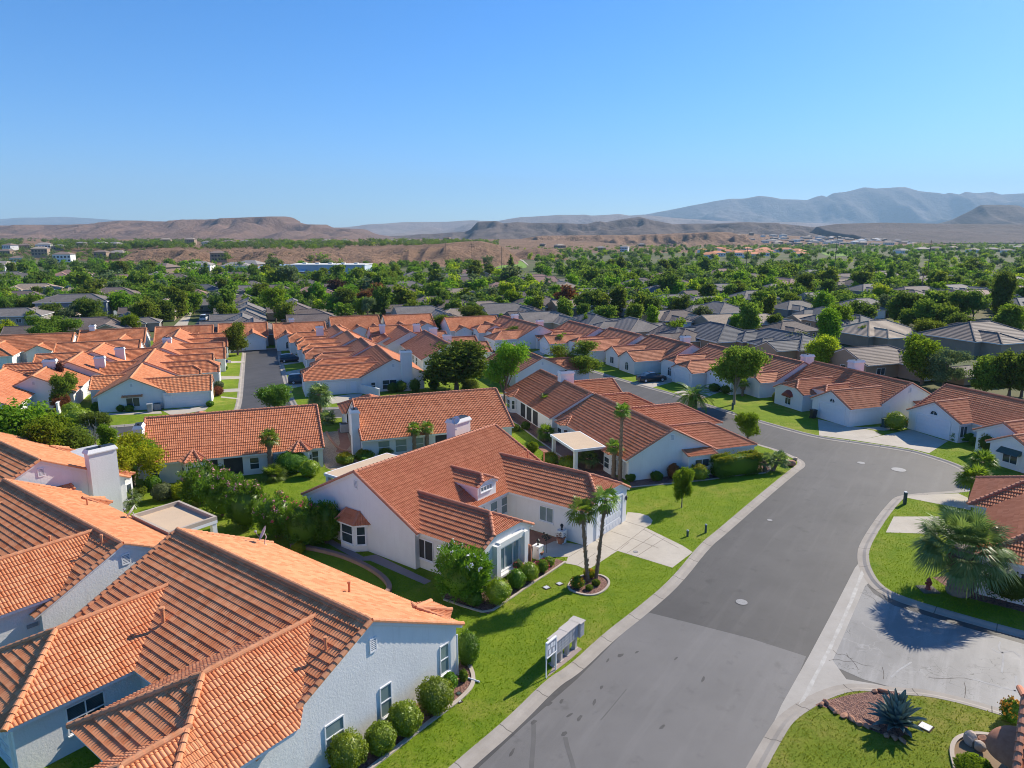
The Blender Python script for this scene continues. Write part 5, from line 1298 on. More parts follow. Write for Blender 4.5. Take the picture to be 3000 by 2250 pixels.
def bush(label, x, y, r, h, leaf='leaf_bush', seed=1, n=2600, ll=.075, group=None, name='bush', flower=None, nf=60, boxy=1.0, ry=None, rz=0.0, cat='bush', tip=None, fl_z=.2):
    """clipped shrub: a dense skin of small leaves over a leafy core; optional flowers as a part"""
    rng = np.random.default_rng(seed); ry = ry or r
    o = empty(name, x, y, 0, rz); tag(o, label, cat, group)
    d = rng.normal(size=(n, 3)); d /= np.linalg.norm(d, axis=1)[:, None]
    if boxy != 1.0: d = np.sign(d) * np.abs(d) ** boxy; 
    lump = 1 + .10 * np.sin(d[:, 0] * 5 + seed) * np.sin(d[:, 1] * 6 + seed * 2) + .05 * np.sin(d[:, 2] * 9 + d[:, 0] * 7)
    rad = (rng.uniform(.86, 1.03, n) * lump)[:, None]
    sc = np.array([r, ry, h / 2])
    c = d * rad * sc + np.array([0, 0, h / 2]); c = c[c[:, 2] > .02]; dd = (c - np.array([0, 0, h/2])) / sc; dd /= np.linalg.norm(dd, axis=1)[:, None]
    V, F = leaves(c, dd * 1.2, ll * 1.5, ll, rng, .2, .75)
    m = MB(); m.add(V, F)
    k = MB(); k.ball((0, 0, h / 2), (r * .86, ry * .86, h / 2 * .9), 14, 9)
    if boxy != 1.0:
        vv = k.v[0] - np.array([0, 0, h/2]); u = vv / (np.array([r, ry, h/2]) * .86); u = np.sign(u) * np.abs(u) ** boxy; k.v[0] = u * np.array([r, ry, h/2]) * .86 + np.array([0, 0, h/2])
    m.add(k.v[0], k.f)
    m.build('foliage', MT[leaf], o)
    if tip:
        sel = c[c[:, 2] > h * .8]; 
        if len(sel):
            V, F = leaves(sel + rng.normal(size=sel.shape) * .05 + np.array([0, 0, .06]), np.tile([0, 0, 1.], (len(sel), 1)), ll * 1.5, ll, rng)
            t = MB(); t.add(V, F); t.build('new_shoots', MT[tip], o)
    if flower:
        i = rng.choice(len(c), min(nf, len(c)), replace=False); p = c[i] * 1.03; p = p[p[:, 2] > h * fl_z]
        q = np.repeat(p, 5, 0) + rng.normal(size=(len(p) * 5, 3)) * .05
        V, F = leaves(q, np.repeat((p - np.array([0, 0, h/2])), 5, 0), .11, .10, rng)
        t = MB(); t.add(V, F); t.build('flowers', MT[flower], o)
    s = MB(); s.tube([(0, 0, -.05), (0, 0, h * .4)], [r * .09 + .02, r * .05 + .01], 6); s.build('stem', MT['bark'], o)
    return o

def big_shrub(label, x, y, r, h, leaf, seed, flower=None, nf=80, group=None, k=420, per=26, ll=.13):
    """tall free growing shrub (oleander): long narrow leaves in tufts, several stems"""
    rng = np.random.default_rng(seed); R = rng.uniform
    o = empty('flowering_shrub' if flower else 'shrub', x, y); tag(o, label, 'shrub', group)
    blobs = [(0, 0, h * .5, r * .85, r * .85, h * .46)] + [(R(-.5, .5) * r, R(-.5, .5) * r, R(.3, .8) * h, r * .45, r * .45, h * .22) for _ in range(8)]
    c, d = blob_clusters(blobs, k, rng, .35); keep = c[:, 2] > .15; c, d = c[keep], d[keep]
    n = len(c); t = d * .8 + np.array([0, 0, .7]) + rng.normal(size=(n, 3)) * .3; 
    cc = np.repeat(c, per, 0) + rng.normal(size=(n * per, 3)) * .10
    tt = np.repeat(t, per, 0) + rng.normal(size=(n * per, 3)) * .6; tt /= np.linalg.norm(tt, axis=1)[:, None]
    b = np.cross(tt, rng.normal(size=tt.shape)); b /= np.linalg.norm(b, axis=1)[:, None]
    V = np.stack([cc, cc + tt * ll * .5 + b * ll * .14, cc + tt * ll, cc + tt * ll * .5 - b * ll * .14], 1).reshape(-1, 3)
    m = MB(); m.add(V, np.arange(len(V)).reshape(-1, 4))
    m.ball((0, 0, h * .46), (r * .7, r * .7, h * .40), 12, 8)
    m.build('foliage', MT[leaf], o)
    s = MB()
    for i in range(7):
        a = R(0, 6.28); s.tube([(cos(a)*.12, sin(a)*.12, -.05), (cos(a) * r * .35, sin(a) * r * .35, h * .6)], [.04, .015], 5)
    s.build('stems', MT['bark'], o)
    if flower:
        fs = flower if isinstance(flower, list) else [flower]
        for j, fl in enumerate(fs):
            top = np.argsort(-(c[:, 2] + rng.random(n) * h * .9)); i = top[j::len(fs)][:nf]; p = c[i] + d[i] * .24
            q = np.repeat(p, 9, 0) + rng.normal(size=(len(p) * 9, 3)) * .07
            V, F = leaves(q, np.repeat(d[i], 9, 0), .12, .12, rng); t = MB(); t.add(V, F); t.build('flowers', MT[fl], o)
    return o

def fan_frond(m, base, az, el, pet, size, rng, droop=.3, n=16):
    """palmate leaf: petiole, then a pleated fan of pointed segments"""
    d = Vector((cos(az) * cos(el), sin(az) * cos(el), sin(el))); side = Vector((-sin(az), cos(az), 0)); up = side.cross(d) * -1
    if up.z < 0: up = -up
    b = Vector(base); e = b + d * pet + Vector((0, 0, -droop * pet * .3))
    m.bar(tuple(b), tuple(e), .03, .015)
    V = []; F = []
    for i in range(n):
        a = radians(-105 + 210 * (i + .5) / n); a2 = radians(210 / n * .46); L_ = size * (1 - .22 * abs(a) / 1.83) * rng.uniform(.9, 1.08)
        def dirv(q): return d * cos(q) + side * sin(q)
        t = dirv(a); p0 = e; hump = up * (.04 * size if i % 2 else 0)
        mid = e + t * L_ * .55; tipv = e + t * L_ + Vector((0, 0, -droop * L_ * rng.uniform(.35, .8)))
        w = size * .55 * radians(210 / n) * .52; sd = (dirv(a + .1) - dirv(a - .1)).normalized() * w
        k = len(V); V += [tuple(p0), tuple(mid + sd + hump), tuple(tipv), tuple(mid - sd + hump)]; F.append((k, k+1, k+2, k+3))
    m.add(V, F)

def fan_palm(label, x, y, h, r_tr, size, n=22, seed=0, leaf='palm_leaf', skirt=True, lean=(0, 0), group='fan palms', pet=.5, el=(-.5, 1.35), seg=16, trunk_mat='palmbark', droop=.3, skirt_n=26):
    rng = random.Random(seed); o = empty('fan_palm', x, y, 0, 0); tag(o, label, 'palm', group)
    t = MB(); k = max(5, int(h / .22)); pts = []; rs = []
    for i in range(k + 1):
        q = i / k; pts.append((lean[0] * q, lean[1] * q, -.1 + (h + .1) * q)); rs.append(r_tr * (1.25 - .35 * q) * (1 + (.10 if i % 2 else -.05)))
    t.tube(pts, rs, 10, smooth=False)
    tr = MB()
    for i in range(int(h * 26)):   # frond stubs give the shaggy bark
        q = rng.random(); a = rng.uniform(0, 6.28); rr = r_tr * (1.2 - .35 * q); z = h * q
        p = (lean[0]*q + cos(a)*rr, lean[1]*q + sin(a)*rr, z); t.bar(p, (p[0] + cos(a)*.06, p[1] + sin(a)*.06, z + .12), .05, .02)
    t.build('trunk', MT[trunk_mat], o)
    m = MB(); top = (lean[0], lean[1], h)
    for i in range(n):
        q = (i + .5) / n; e = el[1] + (el[0] - el[1]) * q ** .8 + rng.uniform(-.15, .15); az = i * 2.399 + rng.uniform(-.3, .3)
        fan_frond(m, (top[0] + cos(az)*r_tr*.5, top[1] + sin(az)*r_tr*.5, h - .02 + .1 * sin(e)), az, e, pet * size * rng.uniform(.8, 1.15), size * rng.uniform(.85, 1.1), rng, droop + .45 * q, seg)
    m.build('fronds', MT[leaf], o)
    if skirt:
        s = MB()
        for i in range(skirt_n):
            az = rng.uniform(0, 6.28); fan_frond(s, (top[0] + cos(az)*r_tr*.8, top[1] + sin(az)*r_tr*.8, h - rng.uniform(.1, .2 + .25 * size)), az, -1.25, .3 * size, .6 * size, rng, .1, 7)
        s.build('dead_fronds', MT['frond_dead'], o)
    return o

def date_palm(label, x, y, h, r_tr, L_, n=34, seed=0, fruit=True, trunk=True, leaf='palm_leaf'):
    rng = random.Random(seed); o = empty('date_palm', x, y); tag(o, label, 'palm', None)
    t = MB(); k = int(h / .18); t.tube([(0, 0, -.1 + (h + .1) * i / k) for i in range(k + 1)], [r_tr * (1.0 + .14 * (i % 2) + .15 * (i / k)) for i in range(k + 1)], 10, smooth=False)
    for i in range(int(h * 60)):
        a = rng.uniform(0, 6.28); z = rng.random() * h; t.bar((cos(a)*r_tr, sin(a)*r_tr, z), (cos(a)*(r_tr + .12), sin(a)*(r_tr + .12), z + .16), .09, .04)
    t.build('trunk', MT['palmbark'], o)
    m = MB()
    for i in range(n):
        q = (i + .5) / n; el = 1.35 - 1.75 * q; az = i * 2.399; Lf = L_ * rng.uniform(.85, 1.1); pts = []
        d = Vector((cos(az), sin(az), 0))
        for j in range(9):
            u = j / 8; e = el - u * u * 1.25; 
            if j == 0: p = Vector((cos(az) * r_tr * .6, sin(az) * r_tr * .6, h))
            else: p = pts[-1] + (d * cos(el - u * 1.25) + Vector((0, 0, sin(el - u * 1.25)))) * (Lf / 8)
            pts.append(p)
        m.tube([tuple(p) for p in pts], [.035 * (1 - .8 * j / 8) for j in range(9)], 4, False)
        side = Vector((-sin(az), cos(az), 0)); V = []; F = []
        for j in range(30):
            u = .12 + .88 * j / 30; f = u * 8; i0 = min(int(f), 7); p = pts[i0].lerp(pts[i0 + 1], f - i0); tv = (pts[i0 + 1] - pts[i0]).normalized()
            ll = .42 * (1 - .55 * abs(u - .4)) * (L_ / 2.2)
            for sg in (-1, 1):
                tip = p + side * sg * ll * .8 + tv * ll * .55 + Vector((0, 0, ll * .15 - ll * .25 * u)); w = tv * .028
                kk = len(V); V += [tuple(p - w), tuple(p.lerp(tip, .5) - w * 1.2), tuple(tip), tuple(p.lerp(tip, .5) + w * 1.2)]; F.append((kk, kk+1, kk+2, kk+3))
        m.add(V, F)
    m.build('fronds', MT[leaf], o)
    if fruit:
        f = MB(); c = np.random.default_rng(seed).normal(size=(260, 3)) * .17 + np.array([r_tr + .35, -.5, h - .25]); V, F = leaves(c, c * 0 + np.array([0, 0, 1.]), .09, .07, np.random.default_rng(1)); f.add(V, F); f.build('fruit_stalks', MT['fl_orange'], o)
    return o
def agave(label, x, y, r, h, seed=0, n=46):
    rng = random.Random(seed); o = empty('agave', x, y); tag(o, label, 'agave plant', None); m = MB()
    for i in range(n):
        q = (i + .5) / n; el = 1.5 - 1.15 * q ** 1.3; az = i * 2.399; L_ = (h * 1.0 * (1 - q) + r * q) * rng.uniform(.85, 1.1)
        d = Vector((cos(az), sin(az), 0)); side = Vector((-sin(az), cos(az), 0)); V = []; prof = [(.0, .075), (.25, .115), (.5, .12), (.75, .085), (.93, .03), (1, .002)]
        for u, w in prof:
            e = el - .25 * u * u * q; c = d * (L_ * u * cos(e) + .05) + Vector((0, 0, L_ * u * sin(e) + .06)); nn = (Vector((0, 0, 1)) * cos(e) - d * sin(e)); w *= L_ / .95
            V += [tuple(c - side * w + nn * w * .5), tuple(c - nn * .022), tuple(c + side * w + nn * w * .5)]
        F = []
        for j in range(len(prof) - 1):
            for k in range(2): F.append((j*3+k, j*3+k+1, j*3+4+k, j*3+3+k))
        m.add(V, F)
    m.build('leaves', MT['agave'], o)
    c = MB(); c.tube([(0, 0, -.05), (0, 0, .35)], [.16, .1], 10); c.build('core', MT['agave'], o)
    return o
# ------------------------------------------------------------------ planting round the near houses
PX = lambda x, y, n: gp(x / 3.0157 + {'5': 1300, '3': 700, '7': 2300, '8': 2300, '4': 700, '1': 0}[n], y / 3.0157 + {'5': 1250, '3': 1250, '7': 1250, '8': 1700, '4': 1700, '1': 1200}[n])
gB = 'round clipped bushes along the corner house wall'
for i, (p, r, lab) in enumerate([((930, 1690), .80, 'round clipped bush cut by the bottom edge of the photo, below the wall'), ((1225, 1540), .66, 'smallest round clipped bush under the corner house wall, second from the bottom'), ((1440, 1375), .74, 'round clipped bush below the middle wall window of the corner house'), ((1715, 1180), .84, 'largest round clipped bush between the two upper wall windows of the corner house')]):
    x, y = PX(*p, '4'); bush(lab, x + .10, y + .25, r, r * 1.9, 'leaf_bush', 10 + i, 3600, .062, gB)
x, y = PX(1985, 770, '4'); bush('dark oval bush at the outer corner of the corner house', x + .2, y + .35, .62, 1.75, 'leaf_bush2', 15, 2800, .06)
x, y = PX(1865, 965, '4'); bush('small loose shrub under the last wall window of the corner house', x, y, .36, .85, 'leaf_bush2', 16, 900, .08)
x, y = PX(1985, 890, '4'); bush('tiny sparse shrub beside the white downspout', x, y, .22, .6, 'leaf', 17, 300, .08)
x, y = PX(190, 1580, '5'); big_shrub('tall white flowering oleander at the front corner of the dormer house', x - .2, y + .8, 1.85, 3.3, 'leaf_bush2', 21, 'fl_white', 20, None, 520, 18, .27)
for i, (p, r, h, leaf, lab, fl) in enumerate([((475, 1580), .82, 1.5, 'leaf_bush', 'large ball shaped bush at the lawn edge by the arched front window', None), ((642, 1450), .56, 1.25, 'leaf_bush2', 'dark upright bush below the arched front window', None), ((755, 1380), .62, 1.2, 'leaf_bush', 'yellow green bush between the dark bush and the roses', None), ((865, 1305), .46, .85, 'leaf', 'rose bush with pink flowers by the front walk', 'fl_hot'), ((935, 1248), .36, .6, 'leaf_bush', 'low bush at the end of the front bed beside the walk', None), ((270, 1600), .55, .9, 'leaf_bush2', 'low bush in front of the white oleander', None), ((660, 1320), .34, .95, 'leaf_olive', 'thin shrub with one red bloom beside the front window sill', 'fl_hot')]):
    x, y = PX(*p, '5'); bush(lab, x, y + .35, r, h, leaf, 30 + i, int(2600 * max(r, .5)), .06, None, flower=fl, nf=16)
for i, (p, r, h, leaf, fl, lab) in enumerate([((1180, 1420), .42, .75, 'leaf', 'fl_orange', 'leafy bush with orange flowers at the left of the palm planter'), ((1290, 1330), .36, .55, 'leaf_yellow', 'fl_orange', 'yellow flowering bush between the two palm trunks'), ((1345, 1400), .26, .35, 'leaf', None, 'small green tuft at the right of the palm planter'), ((1285, 1440), .22, .3, 'leaf', None, 'smallest green tuft at the front of the palm planter')]):
    x, y = PX(*p, '5'); bush(lab, x, y, r, h, leaf, 50 + i, 700, .07, 'small plants in the palm planter', flower=fl, nf=24)
fan_palm('left of the two slim palms in the round planter', *gp(1723, 1706), 5.0, .09, .82, 14, 3, lean=(-.55, -.55), skirt_n=5, droop=.35, el=(-.35, 1.3))
fan_palm('right, taller of the two slim palms in the round planter', *gp(1746, 1696), 5.4, .088, .82, 13, 8, lean=(.45, -.1), skirt_n=4, droop=.3, el=(-.35, 1.3))
# the flowering hedge between the corner house and the middle
gH = 'pink flowering oleanders of the tall hedge'
for i, (px, r, h, fl, lab) in enumerate([((575, 1490), 1.7, 3.2, ['fl_pink'], 'oleander with pale pink flowers, leftmost of the tall hedge'), ((640, 1525), 1.6, 3.1, ['fl_pink'], 'oleander with pale pink flowers, second from the left in the tall hedge'), ((715, 1560), 1.6, 3.0, ['fl_pink'], 'oleander with pale pink flowers in the middle of the tall hedge'), ((800, 1590), 1.6, 3.0, ['fl_pink', 'fl_hot'], 'oleander with pink and red flowers, second from the right in the tall hedge'), ((885, 1615), 1.6, 3.0, ['fl_hot'], 'oleander with deep red pink flowers, nearest the bay window wall'), ((948, 1608), 1.15, 2.7, [], 'plain dark oleander end of the tall hedge, beside the bay window')]):
    x, y = gp(*px); big_shrub(lab, x, y + 1.0, r * 1.08, h * 1.14, 'leaf_bush2', 60 + i, fl, 20 if len(fl) else 0, gH, 420, 18, .26)
x, y = PX(520, 1130, '3'); bush('small yellow green sapling bush behind the lit roof edge', x, y + .2, .5, .8, 'leaf_yellow', 70, 300, .1)
# hedges and shrubs behind the hedge
for i, (px, r, h, leaf, tip, lab) in enumerate([((640, 1395), 1.2, 1.7, 'leaf_bush2', None, 'dark green shrub left of the low feathery palm'), ((700, 1385), 1.2, 1.6, 'leaf_bush2', None, 'dark green shrub below the porch opening of the wide red roofed house'), ((855, 1385), 1.6, 2.1, 'leaf_bush2', None, 'biggest dark round shrub right of the low feathery palm'), ((905, 1400), .9, 1.5, 'leaf_bush', None, 'yellow green shrub at the right end of the dark shrub row'), ((1010, 1362), .9, 1.0, 'leaf_bush', 'leaf_hedge_tip', 'golden tipped clipped hedge left of the tan patio roof'), ((1065, 1352), .9, 1.0, 'leaf_bush', 'leaf_hedge_tip', 'golden tipped clipped hedge behind the tan patio roof edge'), ((1125, 1340), .9, 1.0, 'leaf_bush', 'leaf_hedge_tip', 'golden tipped clipped hedge under the middle house windows'), ((1175, 1330), .8, 1.0, 'leaf_bush2', None, 'dark end of the clipped hedge under the middle house windows'), ((1065, 1365), .4, .7, 'leaf_bush2', None, 'small dark shrub at the white end wall corner of the middle house')]):
    x, y = gp(*px); bush(lab, x, y + .4, r, h, leaf, 80 + i, 2200, .085, 'shrubs behind the flowering hedge', tip=tip)
x, y = gp(802, 1405); fan_palm('low feathery palm without trunk among the dark shrubs', x, y, .35, .2, 1.0, 22, 11, 'palm_leaf', False, group=None, el=(.0, 1.4))
fan_palm('short palm with shaggy trunk before the porch of the wide red roofed house', *gp(795, 1388), 3.5, .22, .7, 22, 12, skirt_n=40)
fan_palm('left of two short palms in front of the middle house windows', *gp(1215, 1338), 2.9, .17, .6, 20, 13, skirt_n=30); fan_palm('right of two short palms in front of the middle house windows', *gp(1252, 1330), 2.8, .17, .6, 20, 14, skirt_n=30)
for i, (px, r, h, lab) in enumerate([((398, 1462), .6, 1.0, 'leafy shrub at the foot of the yellow green tree'), ((470, 1470), .9, 1.4, 'spreading shrub left of the flowering hedge'), ((520, 1465), .8, 1.3, 'yellow green shrub against the flowering hedge'), ((440, 1440), .7, 1.2, 'dark shrub beside the cream corner wall')]):
    x, y = gp(*px); bush(lab, x, y + .5, r, h, ['leaf', 'leaf_olive', 'leaf_yellow', 'leaf_bush2'][i], 95 + i, 900, .12, None)
x, y = gp(365, 1492); fan_palm('low grey green fan palm beside the flat patio roof', x, y + .6, .5, .22, .85, 20, 15, 'palm_grey', False, group=None, el=(-.1, 1.4))
# trees of the left middle
gT = 'trees between the left houses'
for i, (px, h, w, kind, leaf, lab) in enumerate([((60, 1365), 6.6, 1.35, 'round', 'leaf_light', 'broad green tree at the left edge above the orange roof'), ((165, 1375), 5.4, 1.1, 'round', 'leaf_light', 'dense green tree right of the broad tree at the left edge'), ((225, 1370), 4.4, .95, 'round', 'leaf', 'lower green tree next to the bare grey tree'), ((280, 1305), 3.6, .9, 'spread', 'leaf_dark', 'small dark tree behind the bare grey tree'), ((318, 1335), 3.3, .9, 'oval', 'leaf_light', 'small green tree right of the bare grey tree'), ((396, 1447), 5.3, 1.15, 'loose', 'leaf_yellow', 'bright yellow green tree with thin trunk before the wide red roof'), ((430, 1400), 3.6, .9, 'loose', 'leaf_light', 'smaller light green tree against the wide red roof corner'), ((190, 1195), 4.6, .85, 'round', 'leaf', 'green tree behind the left row with plum tree beside it'), ((175, 1165), 5.2, .6, 'oval', 'leaf_purple', 'plum coloured tree above the left row roofs'), ((180, 1205), 2.4, .8, 'shrub', 'leaf_rust', 'rust red shrub below the plum tree')]):
    x, y = gp(*px); tree(lab, x, y, h, w, kind, leaf, 0, 3 + i % 3, gT)
x, y = gp(277, 1318); o = empty('bare_tree', x, y); tag(o, 'bare grey leafless tree among the green trees at left', 'tree', gT); rb = random.Random(4); m = MB(); m.tube([(0,0,-.1),(0,0,1)], [.1,.07], 6)
tw = MB()
for i in range(60):
    a = rb.uniform(0, 6.28); e = rb.uniform(.5, 1.4); l = rb.uniform(1.2, 2.4); p = (cos(a)*cos(e)*l*.5, sin(a)*cos(e)*l*.5, .9 + sin(e)*l*.5); q = (cos(a)*cos(e)*l, sin(a)*cos(e)*l, .9 + sin(e)*l); tw.tube([(0,0,.9), p, q], [.03,.02,.006], 4)
    for j in range(5):
        t = rb.uniform(.4, 1); s_ = tuple(p[k] + (q[k] - p[k]) * t for k in range(3)); tw.tube([s_, (s_[0] + rb.uniform(-.3,.3), s_[1] + rb.uniform(-.3,.3), s_[2] + rb.uniform(.1,.45))], [.012,.004], 3)
m.build('trunk', MT['bark_pale'], o); tw.build('branches', MT['vent'], o)
gS = 'clipped shrubs beside the side street'
for i, (px, r, h, leaf) in enumerate([((225, 1245), 1.5, 1.9, 'leaf_bush'), ((268, 1252), 1.1, 1.5, 'leaf_bush'), ((205, 1215), 1.0, 1.4, 'leaf_bush'), ((283, 1204), .75, 1.1, 'leaf_bush2')]):
    x, y = gp(*px); bush(['broad clipped shrub below the white end wall, left of the street', 'clipped shrub right of the broad one below the white end wall', 'small clipped shrub behind the broad one by the white fence', 'dark shrub at the left corner of the white end wall'][i], x, y + .4, r, h, leaf, 110 + i, 1300, .11, gS)
for i, px in enumerate([(314, 1205), (351, 1207), (376, 1208)]):
    x, y = gp(*px); bush(['dark round bush left under the awning wall by the side street', 'dark round bush in the middle under the awning wall by the side street', 'dark round bush right under the awning wall by the side street'][i], x, y + .3, .5, .85, 'leaf_bush2', 120 + i, 600, .1, gS)
# plants by the straight street
for i, (px, r, h, leaf, lab) in enumerate([((613, 1165), .7, 1.3, 'leaf_rust', 'reddish bush above the square green bush by the street corner'), ((635, 1160), .8, 1.3, 'leaf_rust', 'rust red bush nearest the street corner lawn'), ((640, 1140), .7, 1.1, 'leaf_olive', 'olive bush behind the rust red bush on the left lawn'), ((605, 1100), .8, 1.6, 'leaf', 'round green bush between the orange wings, left of the street'), ((632, 1108), .5, 1.2, 'leaf', 'upright bush at the walk, left of the street'), ((613, 1192), .45, .7, 'leaf_bush2', 'square green bush at the garage corner'), ((655, 1085), .6, .8, 'leaf_bush2', 'flower bush by the flag, left of the street'), ((845, 1020), .6, 1.7, 'leaf_dark', 'dark upright cypress bush, left of the pair by the street'), ((862, 1030), .6, 1.6, 'leaf_dark', 'dark upright cypress bush, right of the pair by the street'), ((885, 1052), .9, 1.7, 'leaf_dark', 'dark bush behind the first dark car'), ((905, 1062), .8, 1.5, 'leaf_dark', 'dark bush nearest the white wing, right of the street'), ((815, 1006), .6, .9, 'leaf_dark', 'dark round bush under the arched window at the street head'), ((835, 1004), .6, .9, 'leaf_dark', 'second dark round bush under the arched window at the street head'), ((1150, 1150), .8, 1.3, 'leaf_dark', 'shrub under the wide window of the chimney wall'), ((1175, 1148), .8, 1.6, 'leaf_dark', 'upright shrub left of the tall chimney'), ((1215, 1150), .8, 1.9, 'leaf_dark', 'tall leafy shrub right of the tall chimney'), ((1270, 1140), .8, 1.3, 'leaf_dark', 'shrub at the right corner of the chimney wall')]):
    x, y = gp(*px); bush(lab, x, y + .3, r, h, leaf, 130 + i, 700, .11, 'bushes beside the straight street')
for i, (px, h, w, kind, leaf, lab) in enumerate([((697, 1040), 6.2, .95, 'oval', 'leaf', 'leafy tree standing at the head of the straight street'), ((806, 1205), 3.7, 1.35, 'round', 'leaf_bush2', 'dense round tree on the corner behind the wide red roof'), ((160, 1010), 6.2, 1.35, 'spread', 'leaf', 'big spreading tree above the left row roofs'), ((612, 1003), 3.4, 1.2, 'round', 'leaf_yellow', 'small yellow green tree left of the street head tree')]):
    x, y = gp(*px); tree(lab, x, y, h, w, kind, leaf, 0 if i < 3 else 1, 6 + i % 2, 'trees along the straight street')
fan_palm('bushy fan palm behind the gap between the two middle houses', *gp(938, 1218), 2.7, .24, 1.25, 34, 21, 'palm_grey', False, group=None, el=(-.8, 1.35)); x, y = gp(960, 1240); fan_palm('low palm clump at the gravel yard entrance', x, y, .6, .2, .9, 20, 22, 'palm_grey', False, group=None)
for i, px in enumerate([(332, 1088), (385, 1078)]): fan_palm(['bushy palm left among the left row roofs', 'bushy palm right among the left row roofs'][i], *gp(*px), 2.2, .2, .95, 26, 24 + i, 'palm_leaf', True, group='palms among the roofs')
fan_palm('palm behind the red roofs right of the street', *gp(1090, 1012), 1.6, .2, 1.0, 26, 27, 'palm_leaf', False, group='palms among the roofs'); x, y = gp(905, 1040); fan_palm('small palm beside the white wing right of the street', x, y, 1.3, .15, .6, 18, 28, 'palm_leaf', False, group='palms among the roofs')
# trees in the middle
for i, (px, h, w, kind, leaf, lab, bark) in enumerate([((1338, 1145), 7.6, 1.45, 'round', 'leaf_dark', 'big dark dense tree behind the middle house', 'bark'), ((1478, 1192), 8.0, .84, 'loose', 'leaf_light', 'light airy green tree with forked trunk beside the side street', 'bark_pale'), ((1682, 1112), 5.6, 1.55, 'loose', 'leaf', 'airy spreading tree behind the long red roof chimney', 'bark'), ((1504, 1010), 4.0, 1.25, 'round', 'leaf_dark', 'dense round tree on the lawn near the white car', 'bark'), ((1393, 962), 5.2, 1.25, 'spread', 'leaf_dark', 'taller of the pair of trees before the white garage', 'bark'), ((1413, 978), 3.2, 1.3, 'round', 'leaf_olive', 'lower grey green tree of the pair before the white garage', 'bark'), ((1292, 980), 4.7, 1.55, 'round', 'leaf', 'broad bushy tree behind the two chimney roof', 'bark'), ((2150, 1185), 7.6, .80, 'spread', 'leaf', 'tall street tree with pale trunk across the avenue', 'bark_pale'), ((2190, 1283), 2.9, 1.1, 'round', 'leaf_light', 'small round tree by the bend of the avenue', 'bark'), ((1997, 1487), 3.3, .5, 'spread', 'leaf_light', 'slim young tree on the big lawn, thin trunk', 'bark_pale'), ((1375, 1160), 2.6, 1.2, 'round', 'leaf_dark', 'dark tree foot bush below the big dark tree', 'bark')]):
    x, y = gp(*px); tree(lab, x, y, h, w, kind, leaf, 0, 2 + i % 3, 'trees of the middle ground', bark)
date_palm('date palm with orange fruit stalks beside the avenue', *gp(2029, 1205), 2.0, .42, 2.5, 44, 5)
fan_palm('tall slim palm in front of the long red roofed house', *gp(1816, 1405), 6.4, .14, .62, 22, 31, droop=.25, skirt_n=12, leaf='palm_leaf'); fan_palm('short palm beside the tall slim palm', *gp(1797, 1398), 2.9, .16, .62, 18, 32, skirt_n=10); fan_palm('slim palm before the porch of the long red roofed house', *gp(1597, 1238), 2.9, .13, .55, 18, 33, skirt_n=8)
x, y = gp(1600, 1290); fan_palm('bushy dark palm beside the bay of the long red roofed house', x, y, .9, .2, .8, 26, 34, 'palm_leaf', False, group=None); x, y = gp(1722, 1372); fan_palm('grey green fan palm in front of the tan patio cover', x, y, 1.0, .22, .85, 24, 35, 'palm_grey', False, group=None, el=(-.3, 1.4))
for i, (px, r, h, leaf, tip, lab) in enumerate([((1665, 1375), .9, 1.1, 'leaf_bush', 'leaf_hedge_tip', 'golden tipped shrub below the tan patio cover'), ((1612, 1360), .8, 1.0, 'leaf_bush', 'leaf_hedge_tip', 'golden tipped shrub behind the dormer house roof edge'), ((1560, 1325), .6, 1.0, 'leaf_light', None, 'light green shrub at the corner of the back lawn'), ((1510, 1265), .55, .8, 'leaf_dark', None, 'low dark shrub at the rear bay of the long house'), ((1540, 1260), .5, .9, 'leaf_dark', None, 'dark rose shrub before the porch of the long house'), ((1848, 1412), .45, .7, 'leaf_dark', None, 'small round shrub at the foot of the white end wall'), ((1925, 1410), .55, .8, 'leaf_dark', None, 'dark spiky shrub along the white end wall'), ((1975, 1405), .55, 1.4, 'leaf_rust', None, 'reddish twiggy shrub by the window box'), ((2050, 1408), .85, 1.35, 'leaf_bush', 'leaf_hedge_tip', 'golden tipped shrub right of the window box'), ((2005, 1408), .7, 1.1, 'leaf_bush2', None, 'dark shrub below the window box')]):
    x, y = gp(*px); bush(lab, x, y + .3, r, h, leaf, 150 + i, 1500, .085, 'shrubs round the long red roofed house', tip=tip)
x0 = gp(2095, 1404); x1 = gp(2222, 1388); bush('long clipped hedge with golden top beside the corner lawn', (x0[0] + x1[0]) / 2, (x0[1] + x1[1]) / 2 + .5, hypot(x1[0]-x0[0], x1[1]-x0[1]) * .55, 2.0, 'leaf_bush2', 165, 7000, .085, None, 'hedge', boxy=.45, ry=.85, rz=atan2(x1[1]-x0[1], x1[0]-x0[0]), cat='hedge', tip='leaf_hedge_tip')
for i, q in enumerate([(2243, 1384), (2262, 1380)]):
    x, y = gp(*q); fan_palm(['short leaning palm left of the pair at the hedge end', 'short leaning palm right of the pair at the hedge end'][i], x, y, 1.1, .14, .75, 20, 36 + i, 'palm_grey', False, lean=((-.2, .1) if i == 0 else (.6, .1)), group=None)
